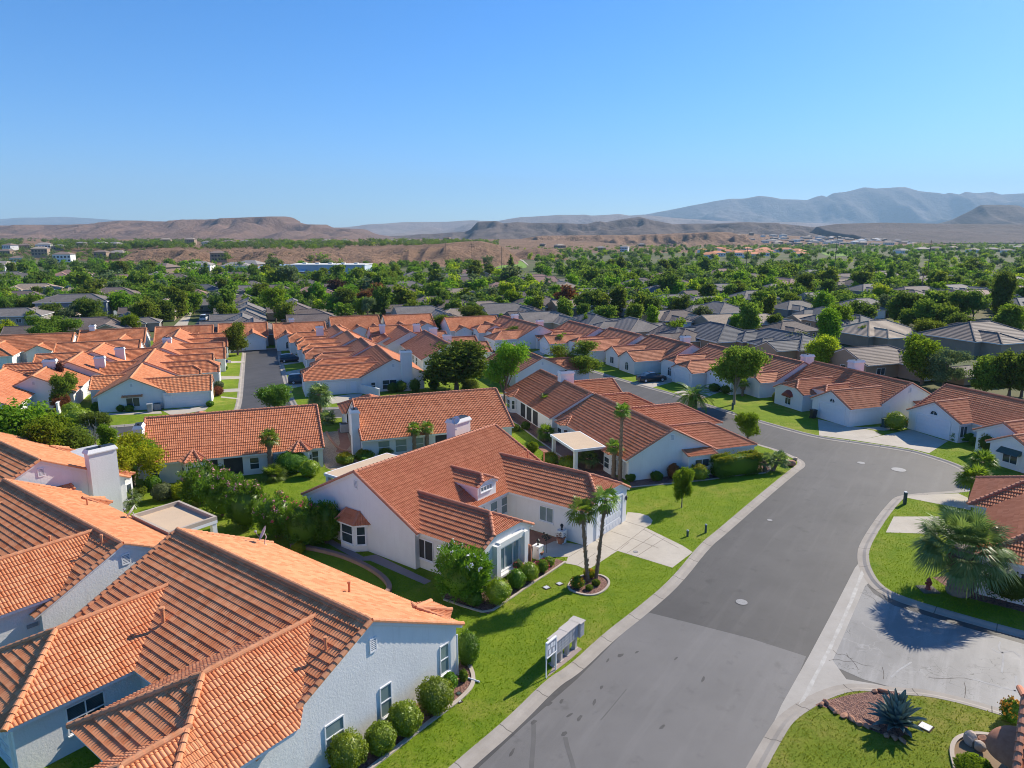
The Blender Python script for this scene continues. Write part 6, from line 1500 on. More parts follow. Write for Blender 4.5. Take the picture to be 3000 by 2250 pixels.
# across the avenue and at the right
for i, (px, r, h, leaf, lab) in enumerate([((2628, 1262), 1.15, 2.1, 'leaf_bush', 'big round clipped bush between the two white garages'), ((2282, 1180), .75, 1.35, 'leaf', 'round bush beside the domed red awning'), ((2910, 1335), 1.25, 2.4, 'leaf_dark', 'large dark rounded bush at the right house corner'), ((2990, 1345), .9, 1.5, 'leaf_dark', 'dark bush cut by the right edge below the green awning'), ((2858, 1308), .4, .9, 'leaf', 'small shrub between hedge and dark bush'), ((2670, 1252), .45, .6, 'leaf_rust', 'small reddish shrub at the garage corner'), ((2133, 1155), .9, 1.2, 'leaf_dark', 'clipped bush under the window behind the street tree'), ((2095, 1148), .8, 1.1, 'leaf_dark', 'clipped bush left of the street tree window'), ((1842, 1080), .95, 1.25, 'leaf_dark', 'round dark bush on the lawn behind the black car'), ((1790, 1062), .8, 1.6, 'leaf_dark', 'dark upright bush beside the arched window, avenue'), ((2963, 1760), 1.5, 2.0, 'leaf_dark', 'large dark bush against the white wall below the big fan palm'), ((2985, 1745), 1.2, 1.9, 'leaf_bush2', 'bush behind the dark bush at the right edge')]):
    x, y = gp(*px); bush(lab, x, y + .4, r, h, leaf, 170 + i, 1900, .09, 'bushes of the right hand houses')
x0, x1 = gp(2796, 1296), gp(2868, 1294); bush('low clipped hedge under the slider window right of the carriage garage', (x0[0]+x1[0])/2, (x0[1]+x1[1])/2 + .4, 1.6, 1.0, 'leaf_bush2', 185, 2200, .09, None, 'hedge', boxy=.5, ry=.55, rz=.1, cat='hedge')
fan_palm('small bright fan palm on the cul-de-sac lawn', *gp(2874, 1400), 1.5, .22, .95, 24, 41, 'palm_leaf', True, group=None, skirt_n=14, el=(-.1, 1.4)); fan_palm('palm beside the roof corner at the cul-de-sac drive', *gp(2846, 1468), 1.9, .2, 1.1, 30, 42, 'palm_leaf', False, group=None)
x, y = gp(2806, 1738); fan_palm('huge dense fan palm with thick pale trunk at the right', x, y, 3.05, .52, 1.4, 64, 43, 'palm_grey', True, group=None, pet=1.0, el=(-.5, 1.45), seg=28, trunk_mat='bark_pale', droop=.26, skirt_n=18)
x, y = gp(2175, 1160); fan_palm('small palm at the white wall right of the street tree', x, y, 1.8, .14, .7, 20, 44, 'palm_leaf', True, group=None, skirt_n=16)
for i, q in enumerate([(1640, 1035), (1652, 1030), (1790, 1040), (1468, 962)]): fan_palm(['left of two thin palms far along the avenue', 'right of two thin palms far along the avenue', 'small palm at the arched window far along the avenue', 'thin palm by the farthest avenue house'][i], *gp(*q), 3.0 if i != 2 else 2.0, .12, .6, 16, 46 + i, 'palm_leaf', True, group='palms along the avenue', skirt_n=6, seg=10)
agave('huge spiky blue agave in the red rock bed at lower right', *gp(2625, 2128), 1.1, 1.65, 2, 60)
x, y = PX(1990, 1262, '8'); bush('yellow flowering bush beside the kerb at lower right', x + .1, y + .1, .48, 1.05, 'leaf_bush2', 190, 1300, .06, None, flower='fl_orange', nf=150, fl_z=.5)
x, y = PX(1640, 1720, '8'); bush('light green low bush at the bottom of the boulder bed', x, y - .15, .75, .85, 'leaf_light', 191, 2200, .065)
# trees right of the avenue houses
for i, (px, h, w, kind, leaf, lab) in enumerate([((2700, 1125), 7.2, 1.0, 'round', 'leaf_light', 'large bright green tree behind the right hand red roof'), ((2762, 1140), 5.6, 1.2, 'loose', 'leaf_olive', 'pale olive tree with whitish blossom behind the red roofs'), ((2880, 1160), 6.0, .95, 'round', 'leaf', 'broad mid green tree above the far right red roof'), ((2955, 1165), 6.6, .95, 'round', 'leaf_dark', 'dark green tree near the right edge above the red roof'), ((2992, 1160), 6.0, 1.0, 'round', 'leaf_olive', 'grey green tree cut by the right edge'), ((2425, 1035), 8.5, .85, 'oval', 'leaf_light', 'tall light green tree left of the tan hip roof'), ((2415, 1085), 6.2, 1.1, 'round', 'leaf_yellow', 'bright yellow green tree behind the chimney house'), ((2710, 1010), 5.2, 1.6, 'round', 'leaf', 'wide leafy tree between the tan and the brown hip roofs'), ((2960, 985), 6.8, 1.1, 'round', 'leaf_light', 'bright round tree at the right edge beside the brown hip roof'), ((2925, 930), 12.5, .8, 'oval', 'leaf_dark', 'tallest dark tree near the right edge'), ((2530, 1010), 4.2, .9, 'round', 'leaf', 'green tree in front of the tan hip roof garage'), ((2840, 1028), 3.0, 1.1, 'shrub', 'leaf_light', 'light clipped shrub by the brown house wall'), ((2902, 1025), 3.6, .9, 'loose', 'leaf_rust', 'thin reddish tree by the brown house wall'), ((2952, 1028), 3.0, 1.2, 'shrub', 'leaf_yellow', 'yellow shrub right of the thin reddish tree'), ((2350, 1050), 4.6, 1.1, 'loose', 'leaf_olive', 'greyish tree left of the chimney house'), ((2105, 1020), 4.5, 1.0, 'oval', 'leaf', 'small tree in front of the slate roof'), ((1985, 1010), 5.2, 1.0, 'loose', 'leaf_light', 'pale tree behind the avenue roofs with chimney'), ((1655, 960), 7.2, .85, 'oval', 'leaf', 'tall tree right of the far avenue roofs'), ((1715, 975), 4.6, .8, 'cone', 'leaf_light', 'pointed light green tree behind the avenue roofs'), ((1770, 962), 5.6, 1.2, 'round', 'leaf', 'dense tree behind the small dormer roof'), ((1910, 975), 6.6, .7, 'oval', 'leaf_light', 'pale upright tree left of the brown hip roof'), ((2210, 962), 6.2, .95, 'oval', 'leaf', 'tree between the tan gabled roofs'), ((2052, 958), 5.6, 1.1, 'round', 'leaf_olive', 'round dark tree beside the slate roof')]):
    x, y = gp(*px); tree(lab, x, y, h, w, kind, leaf, 0 if i < 11 else 1, 1 + i % 4, 'trees behind the avenue houses')
# ------------------------------------------------------------------ street furniture and small things
def thing(name, label, cat, x, y, z=0.0, rz=0.0, group=None): return tag(empty(name, x, y, z, rz), label, cat, group)
# cluster mailboxes on their pad, facing the road
x0, y0 = gp(1640, 1945); x1, y1 = gp(1692, 1900); an = radians(53)
mb = thing('mailbox_cluster', 'beige cluster of mailboxes on four posts at the kerb', 'mailboxes', *gp(1664, 1930), 0, an)
mx, my = mb.location.x, mb.location.y; mb.location = (mx - .25, my + .1, 0)
m = MB(); m.box((-.55, 0, 1.12), (1.1, .46, .72)); m.box((.55, .03, 1.12), (1.1, .5, .74)); m.box((1.32, .0, 1.1), (.42, .66, .78)); m.build('cabinet', MT['beige_metal'], mb)
m = MB(); m.box((-.55, 0, 1.51), (1.16, .56, .05)); m.box((.57, .03, 1.52), (1.1, .60, .05)); m.box((1.34, 0, 1.52), (.50, .76, .05)); m.build('cabinet_top', MT['beige_metal'], mb)
m = MB()
for i in range(8):
    for j in range(4):
        x = -.98 + i * .272; yy = -.236 if i < 4 else -.226; z = .83 + j * .175; m.box((x, yy, z + .08), (.24, .012, .15))
for j in range(2): m.box((1.32, -.335, .92 + j * .36), (.36, .012, .32))
m.build('mailbox_doors', MT['door_alu'], mb)
for px in (-.85, -.3, .35, 1.1):
    m = MB(); m.box((px, 0, .38), (.17, .22, .76)); m.box((px, 0, .02), (.3, .3, .04)); m.build('post', MT['beige_metal'], mb)
a, b = gp(1601, 1987), gp(1627, 1962)
nb = thing('notice_board', 'white framed notice board on two posts beside the mailboxes', 'notice board', (a[0]+b[0])/2, (a[1]+b[1])/2, 0, an); w = hypot(a[0]-b[0], a[1]-b[1]) / 2
w = max(w, .42)
for s_ in (-w, w):
    m = MB(); m.box((s_, 0, .95), (.05, .05, 1.9)); m.build('post', MT['white'], nb)
m = MB(); m.bar((-w, 0, 1.88), (w, 0, 1.88), .12, .06); m.bar((-w, 0, 1.08), (w, 0, 1.08), .10, .05); m.bar((-w, 0, 1.08), (-w, 0, 1.88), .07, .07); m.bar((w, 0, 1.08), (w, 0, 1.88), .07, .07); m.build('frame', MT['white'], nb)
m = MB(); m.box((0, 0, 1.48), (2 * w - .06, .04, .76)); o = m.build('panel', MT['door_alu'], nb)
m = MB(); [m.box((q, -.024, z), (.18, .006, .23)) for q, z in ((-.22, 1.6), (.02, 1.62), (.24, 1.58), (-.15, 1.3), (.18, 1.28))]; m.build('papers', MT['white'], o)
# hydrant
x, y = gp(2718, 1728); hy = thing('fire_hydrant', 'dull red fire hydrant on a concrete pad by the big fan palm', 'fire hydrant', x, y)
m = MB(); m.lathe([(.17, .06), (.17, .10), (.12, .12), (.115, .55), (.15, .57), (.15, .62), (.13, .66), (.10, .74), (.04, .80), (.03, .84), (.001, .85)], n=14); m.build('barrel', MT['hydrant_red'], hy)
for d, r in (((1, 0), .07), ((-1, 0), .07), ((0, -1), .085)):
    m = MB(); m.tube([(d[0]*.1, d[1]*.1, .45), (d[0]*.2, d[1]*.2, .45)], [r, r], 10); m.tube([(d[0]*.2, d[1]*.2, .45), (d[0]*.22, d[1]*.22, .45)], [.03, .03], 5); m.build('outlet', MT['hydrant_red'], hy)
m = MB(); m.box((0, 0, .03), (1.0, .95, .06)); m.build('pad', MT['kerb'], hy)
# green utility pedestals / meter posts
def pedestal(label, px, h, r, round_=True):
    x, y = gp(*px); o = thing('utility_pedestal', label, 'utility post', x, y, group='green utility posts'); m = MB()
    if round_: m.tube([(0, 0, -.05), (0, 0, h)], [r, r], 12)
    else: m.box((0, 0, h/2), (2*r, 2*r, h))
    m.build('post', MT['green_metal'], o); m = MB()
    if round_: m.lathe([(r * 1.06, h), (r * 1.06, h + .06), (.001, h + .09)], n=12)
    else: m.box((0, 0, h + .03), (2.2*r, 2.2*r, .06))
    m.build('cap', MT['metalwhite' if r < .09 or not round_ else 'green_metal'], o)
pedestal('tall square green utility post on the kerb corner of the cul-de-sac', (2650, 1477), 1.0, .10, False)
pedestal('taller of two green posts on the big lawn by the driveway', (2067, 1561), .62, .085); pedestal('shorter of two green posts on the big lawn by the driveway', (2014, 1571), .42, .085)
pedestal('left green post behind the cul-de-sac kerb', (2843, 1372), .5, .1); pedestal('right green post beside the small bright palm', (2890, 1380), .5, .1)
pedestal('grey green post at the foot of the tall street tree', (2146, 1200), .8, .14)
# manholes, lids, small slabs
for lab, px, r in (('large pale manhole cover in the cul-de-sac bend', (2633, 1376), .62), ('small manhole cover left of the large one in the bend', (2523, 1356), .35), ('manhole cover near the dark edge of the road joint', (2173, 1764), .34), ('small pale disc on the road left of the bend', (2255, 1524), .2), ('round lid in the driveway of the dormer house', (1862, 1617), .16)):
    x, y = gp(*px, R0 if px[0] != 1862 else 0); o = thing('manhole_cover', lab, 'manhole cover', x, y, (R0 + .004) if px[0] != 1862 else .014, group='round covers in the road'); m = MB(); m.tube([(0, 0, 0), (0, 0, .012)], [r, r], 24, smooth=False); m.build('lid', MT['iron'], o); m = MB(); m.tube([(0, 0, 0), (0, 0, .009)], [r * 1.12, r * 1.12], 24, smooth=False); m.build('collar', MT['asphalt'], o)
for lab, px, s_ in (('small square lid in the lawn, left of the pair near the palm planter', (1601, 1722), .32), ('small square lid in the lawn, right of the pair near the palm planter', (1639, 1711), .3), ('white lid in the lawn beside the agave', (2711, 2130), .45), ('white lid in the lawn beside the dark oval bush', (1392, 1911), .22), ('pale disc in the grass edge below the round bushes', (1347, 2056), .12), ('green round lid in the gravel bed at the wall corner', (1344, 2033), .17)):
    x, y = gp(*px); o = thing('valve_box_lid', lab, 'lid', x, y, .015, radians(40), group='lids in the lawns'); m = MB(); m.box((0, 0, .01), (s_, s_, .05)); m.build('lid', MT['metalwhite' if 'green' not in lab else 'green_metal'], o); m = MB(); m.box((0, 0, -.005), (s_ + .12, s_ + .12, .03)); m.build('rim', MT['bedsoil'], o)
# lantern pillars and pots of the court
for lab, ab_ in (('white pillar with black lantern, left side of the paved court', (36.9, -25.6)), ('white pillar with black lantern, against the garage side of the court', (40.0, -25.7))):
    x, y = FA(*ab_); o = thing('lantern_pillar', lab, 'pillar', x, y, 0, radians(53), 'lantern pillars of the court'); m = MB(); m.box((0, 0, .45), (.5, .5, .9)); m.box((0, 0, .93), (.56, .56, .07)); m.build('pillar', MT['stucco'], o)
    l = MB(); l.tube([(0, 0, .95), (0, 0, 1.1)], [.09, .03], 8); l.tube([(0, 0, 1.1), (0, 0, 1.32)], [.07, .12], 6); l.tube([(0, 0, 1.32), (0, 0, 1.45)], [.14, .01], 6); l.build('lantern', MT['black'], o)
for lab, px, s_ in (('large terracotta pot with plant beside the left lantern pillar', (1578, 1633), .34), ('terracotta pot with reddish plant by the right lantern pillar', (1643, 1592), .30), ('tall brown urn at the corner of the arched window', (1549, 1655), .0)):
    x, y = gp(*px); o = thing('flower_pot', lab, 'pot', x, y, .014, group='pots of the court'); m = MB()
    if s_: m.lathe([(s_ * .65, 0), (s_ * .95, .32), (s_ * 1.1, .42), (s_ * 1.1, .48), (s_ * .95, .48)], n=14); m.build('pot', MT['terracotta'], o); r = np.random.default_rng(3); c = r.normal(size=(160, 3)) * .14 + np.array([0, 0, .6]); V, F = leaves(c, c * 0 + np.array([0, 0, 1.]), .16, .06, r); k = MB(); k.add(V, F); k.build('plant', MT['leaf_rust' if 'reddish' in lab else 'leaf'], o)
    else: m.lathe([(.12, 0), (.2, .3), (.21, .9), (.15, 1.25), (.18, 1.35), (.10, 1.45)], n=12); m.build('urn', MT['terracotta'], o)
x, y = gp(1601, 1620); o = thing('wire_sculpture', 'black metal leaf sculpture on a thin pole by the court', 'sculpture', x, y); m = MB(); m.tube([(0, 0, 0), (0, 0, 1.0)], [.015, .015], 5); m.build('pole', MT['black'], o); m = MB(); rb = random.Random(2)
for i in range(40): a = rb.uniform(0, 6.28); r = rb.uniform(.05, .32); m.ball((cos(a) * r, 0, 1.25 + sin(a) * r), (.06, .012, .05), 6, 4)
m.build('leaves', MT['black'], o)
# boulders
def boulder(label, px, s_, mat='stone', seed=0, z=0.0):
    x, y = gp(*px); r = np.random.default_rng(seed); bm = bmesh.new(); bmesh.ops.create_icosphere(bm, subdivisions=3, radius=1)
    pl_ = [(Vector(r.normal(size=3)).normalized(), r.uniform(.55, .85)) for _ in range(11)]
    for v in bm.verts:
        for nrm, d in pl_:
            e = v.co.dot(nrm) - d
            if e > 0: v.co -= nrm * e
        v.co += Vector(r.normal(size=3)) * .012; v.co = Vector((v.co.x * s_[0], v.co.y * s_[1], v.co.z * s_[2]))
    me = bpy.data.meshes.new('boulder'); bm.to_mesh(me); bm.free(); me.materials.append(MT[mat]); o = bpy.data.objects.new('boulder', me); COL.objects.link(o); o.location = (x, y, s_[2] * .6 + z); o.rotation_euler = (0, 0, r.uniform(0, 6)); tag(o, label, 'boulder', 'boulders')
boulder('large orange boulder on the corner lawn by the road bend', (2312, 1364), (.62, .42, .42), 'stone', 1); boulder('small dark boulder near the tip of the corner lawn', (2328, 1348), (.4, .25, .22), 'stone_grey', 2)
boulder('pinkish angular boulder, left in the boulder bed', (2845, 2178), (.36, .32, .36), 'stone_grey', 3); boulder('orange boulder, right in the boulder bed', (2880, 2182), (.34, .24, .28), 'stone', 4); boulder('rounded grey boulder, lowest in the boulder bed', (2866, 2200), (.28, .28, .3), 'stone_grey', 5)
for i, q in enumerate([(320, 1105), (365, 1085), (420, 1150), (455, 1175), (520, 1205), (595, 1240), (655, 1275), (720, 1300), (800, 1315), (900, 1385), (960, 1400), (1030, 1420), (1090, 1370), (1105, 1240), (860, 985), (795, 985)]):
    boulder(['edge stone of the agave bed, at the dry grass tip', 'edge stone of the agave bed, by the kerb tip', 'edge stone of the agave bed, front left', 'edge stone of the agave bed, second front left', 'edge stone of the agave bed, third front left', 'edge stone of the agave bed, fourth front left', 'pale edge stone left of the agave shadow', 'edge stone left below the agave', 'edge stone under the agave leaves, left', 'edge stone below the agave middle', 'edge stone below the agave, centre right', 'biggest edge stone below the agave, right', 'edge stone right below the agave', 'edge stone right of the agave', 'edge stone behind the agave by the kerb', 'edge stone behind the agave, farther left'][i], (q[0] / 3.0157 + 2300, q[1] / 3.0157 + 1700), (.2 + .05 * (i % 3), .14, .11), 'stone', 20 + i)
# stone border of the lawn island behind the corner house
rw = thing('garden_wall', 'low curved border of pinkish stone blocks round the shaded lawn island', 'garden wall', *FA(28, -35)); ox, oy = rw.location.x, rw.location.y
e = chaikin([FA(27.9, -40.5), FA(28.6, -38.5), FA(29.0, -36.2), FA(28.9, -33.5), FA(28.4, -31.4), FA(27.6, -30.1), FA(26.6, -30.2), FA(25.2, -31)], 3); m = MB()
for i in range(0, len(e) - 1, 1):
    a, b = e[i], e[i + 1]; m.box(((a[0]+b[0])/2 - ox, (a[1]+b[1])/2 - oy, .13), (hypot(b[0]-a[0], b[1]-a[1]) * .94, .3, .26), atan2(b[1]-a[1], b[0]-a[0]))
m.build('stone_blocks', concrete('pink_block', (.36, .22, .17), (.28, .17, .14)), rw)
# air conditioner, bins, flag
def ac(label, px, s_=.85, deg=20):
    x, y = gp(*px); o = thing('air_conditioner', label, 'air conditioner', x, y, 0, radians(deg), 'air conditioners'); m = MB(); m.box((0, 0, s_*.5), (s_, s_, s_)); m.build('housing', MT['vent'], o); m = MB(); m.tube([(0, 0, s_), (0, 0, s_ + .04)], [s_*.42, s_*.4], 16); m.build('fan_grille', MT['black'], o); m = MB(); m.box((0, 0, .03), (s_*1.25, s_*1.25, .07)); m.build('pad', MT['kerb'], o)
ac('grey air conditioner at the white end wall beside the gravel yard', (1010, 1265), .95); ac('dark air conditioner beside the bin under the white end wall', (462, 1200), .8)
def bin_(label, px, mat='green_metal', h=1.0):
    x, y = gp(*px); o = thing('wheeled_bin', label, 'bin', x, y, 0, radians(20), 'wheeled bins'); m = MB(); a, b = .24, .3
    m.add([(-a,-a,.05),(a,-a,.05),(a,a,.05),(-a,a,.05),(-b,-b,h),(b,-b,h),(b,b,h),(-b,b,h)], [(0,3,2,1),(0,1,5,4),(1,2,6,5),(2,3,7,6),(3,0,4,7)]); m.build('body', MT[mat], o); m = MB(); m.box((0, 0, h + .03), (.66, .68, .06)); m.build('lid', MT[mat], o); m = MB(); [m.tube([(s_*.2, .28, .1), (s_*.28, .28, .1)], [.1, .1], 8) for s_ in (-1, 1)]; m.build('wheels', MT['black'], o)
bin_('grey bin against the white end wall by the side street', (440, 1207), 'vent'); bin_('dark bin beside the big round clipped bush', (2592, 1252), 'green_metal'); bin_('black bin beside the lamp of the arched window house', (2382, 1225), 'black')
bin_('left dark bin at the head of the straight street', (748, 1012), 'black'); bin_('right dark bin at the head of the straight street', (762, 1015), 'black')
bx, by = gp(783, 1008); o = thing('bench', 'pale bench shaped frame on the lawn at the street head', 'bench', bx, by, 0, radians(20)); m = MB(); m.box((0, 0, .5), (2.4, .5, .08)); m.build('seat', MT['metalwhite'], o)
for s_ in (-1, 1): m = MB(); m.box((s_, 0, .23), (.08, .4, .46)); m.build('leg', MT['metalwhite'], o)
fx, fy = gp(661, 1082); o = thing('flag', 'small striped flag on a pole left of the straight street', 'flag', fx, fy); m = MB(); m.tube([(0, 0, 0), (.1, 0, 1.7)], [.02, .02], 5); m.build('pole', MT['metalwhite'], o)
for i in range(7): m = MB(); m.box((.55, 0, 1.05 + i * .085), (.9, .01, .085)); m.build('stripe', MT['hydrant_red' if i % 2 == 0 else 'white'], o)
m = MB(); m.box((.28, 0, 1.43), (.38, .016, .34)); m.build('canton', simple('flag_blue', (.03, .05, .18), (.04, .06, .2)), o)
# white picket fence piece left of the white end wall
a, b = gp(245, 1165), gp(272, 1150); o = thing('fence', 'white picket fence beside the white end wall at left', 'fence', *a); m = MB(); dx, dy = b[0]-a[0], b[1]-a[1]; k = 14
for i in range(k): m.box((dx*i/k, dy*i/k, .6), (.1, .04, 1.2), atan2(dy, dx))
m.build('pickets', MT['white'], o); m = MB(); [m.bar((0, 0, z), (dx, dy, z), .05, .07) for z in (.35, .95)]; m.build('rails', MT['white'], o)
a, b = gp(170, 1215), gp(235, 1145); o = thing('garden_wall', 'low white wall running back beside the plum tree', 'garden wall', *a); dx, dy = b[0]-a[0], b[1]-a[1]; m = MB(); m.bar((0, 0, .7), (dx, dy, .7), .2, 1.4); m.bar((0, 0, 1.43), (dx, dy, 1.43), .28, .07); m.build('wall', MT['stucco'], o)
a, b = gp(1055, 1150), gp(1112, 1165); o = thing('garden_wall', 'low white wall beside the garage of the tall chimney house', 'garden wall', *a); dx, dy = b[0]-a[0], b[1]-a[1]; m = MB(); m.bar((0, 0, .6), (dx, dy, .6), .2, 1.2); m.bar((0, 0, 1.22), (dx, dy, 1.22), .26, .06); m.build('wall', MT['stucco'], o)

# ------------------------------------------------------------------ cars
def car(label, px, deg, paint, kind='sedan', size=1.0, name='parked_car', z=0.0):
    x, y = gp(px[0], px[1], z); o = thing(name, label, 'car', x, y, z, radians(deg), 'parked cars'); o.scale = (size,) * 3
    if kind == 'sedan': st = [(-2.3, .62, .70, None), (-2.2, .80, .92, None), (-1.6, .88, .98, None), (-1.0, .9, 1.0, 1.30), (-.5, .9, 1.0, 1.44), (.3, .9, .99, 1.45), (.8, .9, .98, 1.30), (1.35, .89, .96, None), (1.9, .86, .86, None), (2.25, .74, .72, None), (2.35, .6, .6, None)]
    else: st = [(-2.3, .75, .85, None), (-2.25, .88, 1.05, 1.25), (-2.05, .92, 1.08, 1.66), (-1.0, .93, 1.08, 1.74), (.1, .93, 1.07, 1.72), (.7, .93, 1.06, 1.52), (1.25, .92, 1.04, None), (1.9, .88, .96, None), (2.25, .78, .84, None), (2.35, .66, .7, None)]
    b = MB(); V = []
    for (sx, w, zs, zr) in st:
        V += [(sx, -w * .9, .22), (sx, -w, .5), (sx, -w * .96, zs), (sx, 0, zs + .05), (sx, w * .96, zs), (sx, w, .5), (sx, w * .9, .22)]
    n = len(st); b.add(V, [(i*7+k, (i+1)*7+k, (i+1)*7+k+1, i*7+k+1) for i in range(n-1) for k in range(6)], smooth=True)
    b.add(V[:7], [tuple(range(7))]); b.add(V[-7:], [tuple(range(6, -1, -1))])
    b.build('body', paint, o)
    cs = [(sx, w, zs, zr) for (sx, w, zs, zr) in st if zr]
    i0 = [i for i, s_ in enumerate(st) if s_[3]][0]; i1 = [i for i, s_ in enumerate(st) if s_[3]][-1]
    g = MB(); V = []; seq = [st[max(i0-1, 0)]] + cs + [st[min(i1+1, n-1)]]
    for (sx, w, zs, zr) in seq:
        zt = zr if zr else zs + .03; tw = w * (.74 if zr else .9); V += [(sx, -w * .93, zs - .02), (sx, -tw, zt), (sx, tw, zt), (sx, w * .93, zs - .02)]
    k = len(seq); g.add(V, [(i*4+j, (i+1)*4+j, (i+1)*4+j+1, i*4+j+1) for i in range(k-1) for j in range(3)]); g.build('windows', MT['glass'], o)
    r = MB(); V = []; top = [s_ for s_ in cs if s_[3] > (1.42 if kind == 'sedan' else 1.6)]
    for (sx, w, zs, zr) in top: V += [(sx, -w*.76, zr - .01), (sx, -w*.5, zr + .03), (sx, w*.5, zr + .03), (sx, w*.76, zr - .01)]
    r.add(V, [(i*4+j, (i+1)*4+j, (i+1)*4+j+1, i*4+j+1) for i in range(len(top)-1) for j in range(3)], smooth=True); r.build('roof_panel', paint, o)
    for wx in (-1.42, 1.42):
        for sg in (-1, 1):
            t = MB(); t.tube([(wx, sg*.70, .33), (wx, sg*.93, .33)], [.33, .33], 16); w = t.build('wheel', MT['black'], o); h = MB(); h.tube([(wx, sg*.925, .33), (wx, sg*.945, .33)], [.21, .19], 10); h.build('rim', MT['metalwhite'], w)
    for sg in (-1, 1):
        t = MB(); t.box((2.26, sg*.6, .66), (.14, .32, .12)); t.build('headlight', MT['metalwhite'], o); t = MB(); t.box((-2.24, sg*.62, .8), (.1, .3, .14)); t.build('tail_light', MT['hydrant_red'], o)
        t = MB(); t.box((.75, sg*1.0, 1.02), (.12, .18, .12)); t.build('mirror', paint, o)
def paint(name, c):
    m, t, out = nt_new(name); b = finish(t, out, c, .3, None, .5); b.inputs['Coat Weight'].default_value = .6; return m
black = paint('black_car_paint', (.012, .013, .018)); white = paint('white_car_paint', (.75, .76, .78)); grey = paint('grey_car_paint', (.05, .052, .055))
car('black sedan parked on a driveway off the avenue', (1908, 1117), 18, black, 'sedan', .98)
car('white sedan parked on a driveway at the far end of the avenue', (1430, 996), 14, white, 'sedan', .85); car('black car parked on a drive right of the straight street', (854, 1060), 18, black, 'suv', .84)
car('dark grey car parked nearest the corner, right of the straight street', (884, 1122), 18, grey, 'suv', .84); car('white pickup parked in the far street between grey roofs', (598, 938), 105, white, 'suv', .9)


# ------------------------------------------------------------------ white hall, carports, poles
x, y = gp(957, 812); o = thing('industrial_hall', 'long white industrial hall with flat roof beyond the trees', 'hall', x, y, 0, radians(-3)); m = MB(); m.box((0, 8, 3.2), (41, 16, 6.4))
for i in range(82): m.box((-20.3 + i * .5, -.06, 3.0), (.12, .12, 6.0))
m.build('wall', simple('hall_blue_white', (.50, .57, .62), (.45, .52, .58), .3, .6), o); m = MB(); m.box((0, 8, 6.45), (41.6, 16.6, .3)); [m.box((-14 + i * 7, 8, 6.9), (2, 2, .7)) for i in range(5)]; m.build('roof', simple('hall_roof', (.76, .73, .68), (.68, .65, .60), .2, .7), o)
for i, px in enumerate([(784, 800), (815, 797), (872, 812), (966, 812), (1100, 812)]):
    x, y = gp(*px); o = thing('solar_carport', ['leftmost tilted solar canopy left of the white hall', 'second tilted solar canopy left of the white hall', 'solar canopy before the left end of the white hall', 'solar canopy before the right end of the white hall', 'solar canopy right of the white hall'][i], 'solar canopy', x, y, 0, radians(-8), 'solar canopies'); m = MB(); m.add([(-5, -3, 3.0), (5, -3, 3.0), (5, 3, 4.6), (-5, 3, 4.6), (-5, -3, 2.85), (5, -3, 2.85), (5, 3, 4.45), (-5, 3, 4.45)], [(0,1,2,3),(7,6,5,4),(0,4,5,1),(1,5,6,2),(2,6,7,3),(3,7,4,0)]); m.build('panel', simple('pale_solar_panel', (.42, .52, .60), (.36, .46, .55), .5, .3), o); m = MB(); [m.tube([(s_*3.4, 0, 0), (s_*3.4, 0, 3.6)], [.15, .15], 6) for s_ in (-1, 1)]; m.build('posts', MT['metalwhite'], o)
def pole(label, px, h):
    x, y = gp(*px); o = thing('utility_pole', label, 'pole', x, y, 0, random.uniform(-.3, .3), 'utility poles'); m = MB(); m.tube([(0, 0, 0), (0, 0, h)], [.22, .14], 6); m.build('mast', MT['bark'], o); m = MB(); [m.box((0, 0, h - q), (3.0, .15, .15)) for q in (.8, 2.2)]; m.build('crossarms', MT['bark'], o)
for lab, px, h in (('utility pole on the bare slope left of the fairway', (1307, 775), 16), ('utility pole nearest the left edge of the fairway', (1383, 778), 16), ('utility pole standing in the fairway', (1470, 785), 14), ('utility pole among the trees right of centre', (2185, 806), 15), ('tallest utility pole below the flat dark bench', (2442, 818), 21), ('utility pole below the right butte', (2716, 812), 19)): pole(lab, px, h)
x, y = gp(2697, 882); pole('thin light pole between the brown roofs at right', (2697, 876), 9)
# ------------------------------------------------------------------ hills, mesas, mountains
from mathutils import noise as mnoise
def rock_mat(name, c1, c2, steep_shade=None, scale=.02, spots=None, sscale=.35, bd=9.0):
    m, t, out = nt_new(name); v = coord(t)
    a = noise(t, v, scale, 8, .65); b = noise(t, v, scale * 7, 6, .7)
    col = mixc(t, ramp(t, a, .35, .65), c1, c2)
    col = mixc(t, mathn(t, 'MULTIPLY', ramp(t, b, .45, .7), .5), col, tuple(q * .6 for q in c1))
    if steep_shade:
        g = t.nodes.new('ShaderNodeNewGeometry'); sp = t.nodes.new('ShaderNodeSeparateXYZ'); L(t, g.outputs['Normal'], sp.inputs[0])
        st = mathn(t, 'SUBTRACT', 1.0, ramp(t, sp.outputs[2], .62, .93)); col = mixc(t, mathn(t, 'MULTIPLY', st, .85), col, steep_shade)  # steep faces get a darker colour: painted shade on the cliffs
    if spots:
        vo = t.nodes.new('ShaderNodeTexVoronoi'); vo.inputs['Scale'].default_value = sscale; L(t, v, vo.inputs['Vector'])
        k = mathn(t, 'MULTIPLY', mathn(t, 'SUBTRACT', 1.0, ramp(t, vo.outputs['Distance'], .18, .34)), ramp(t, noise(t, v, sscale * .12, 3), .4, .6)); col = mixc(t, k, col, spots)
    finish(t, out, col, .95, bumpn(t, b, 1.0, bd), .1); return m
def skyline(pts, x):
    for (a, b), (c, d) in zip(pts[:-1], pts[1:]):
        if a <= x <= c: return b + (d - b) * (x - a) / (c - a)
    return pts[0][1] if x < pts[0][0] else pts[-1][1]
HILL = []
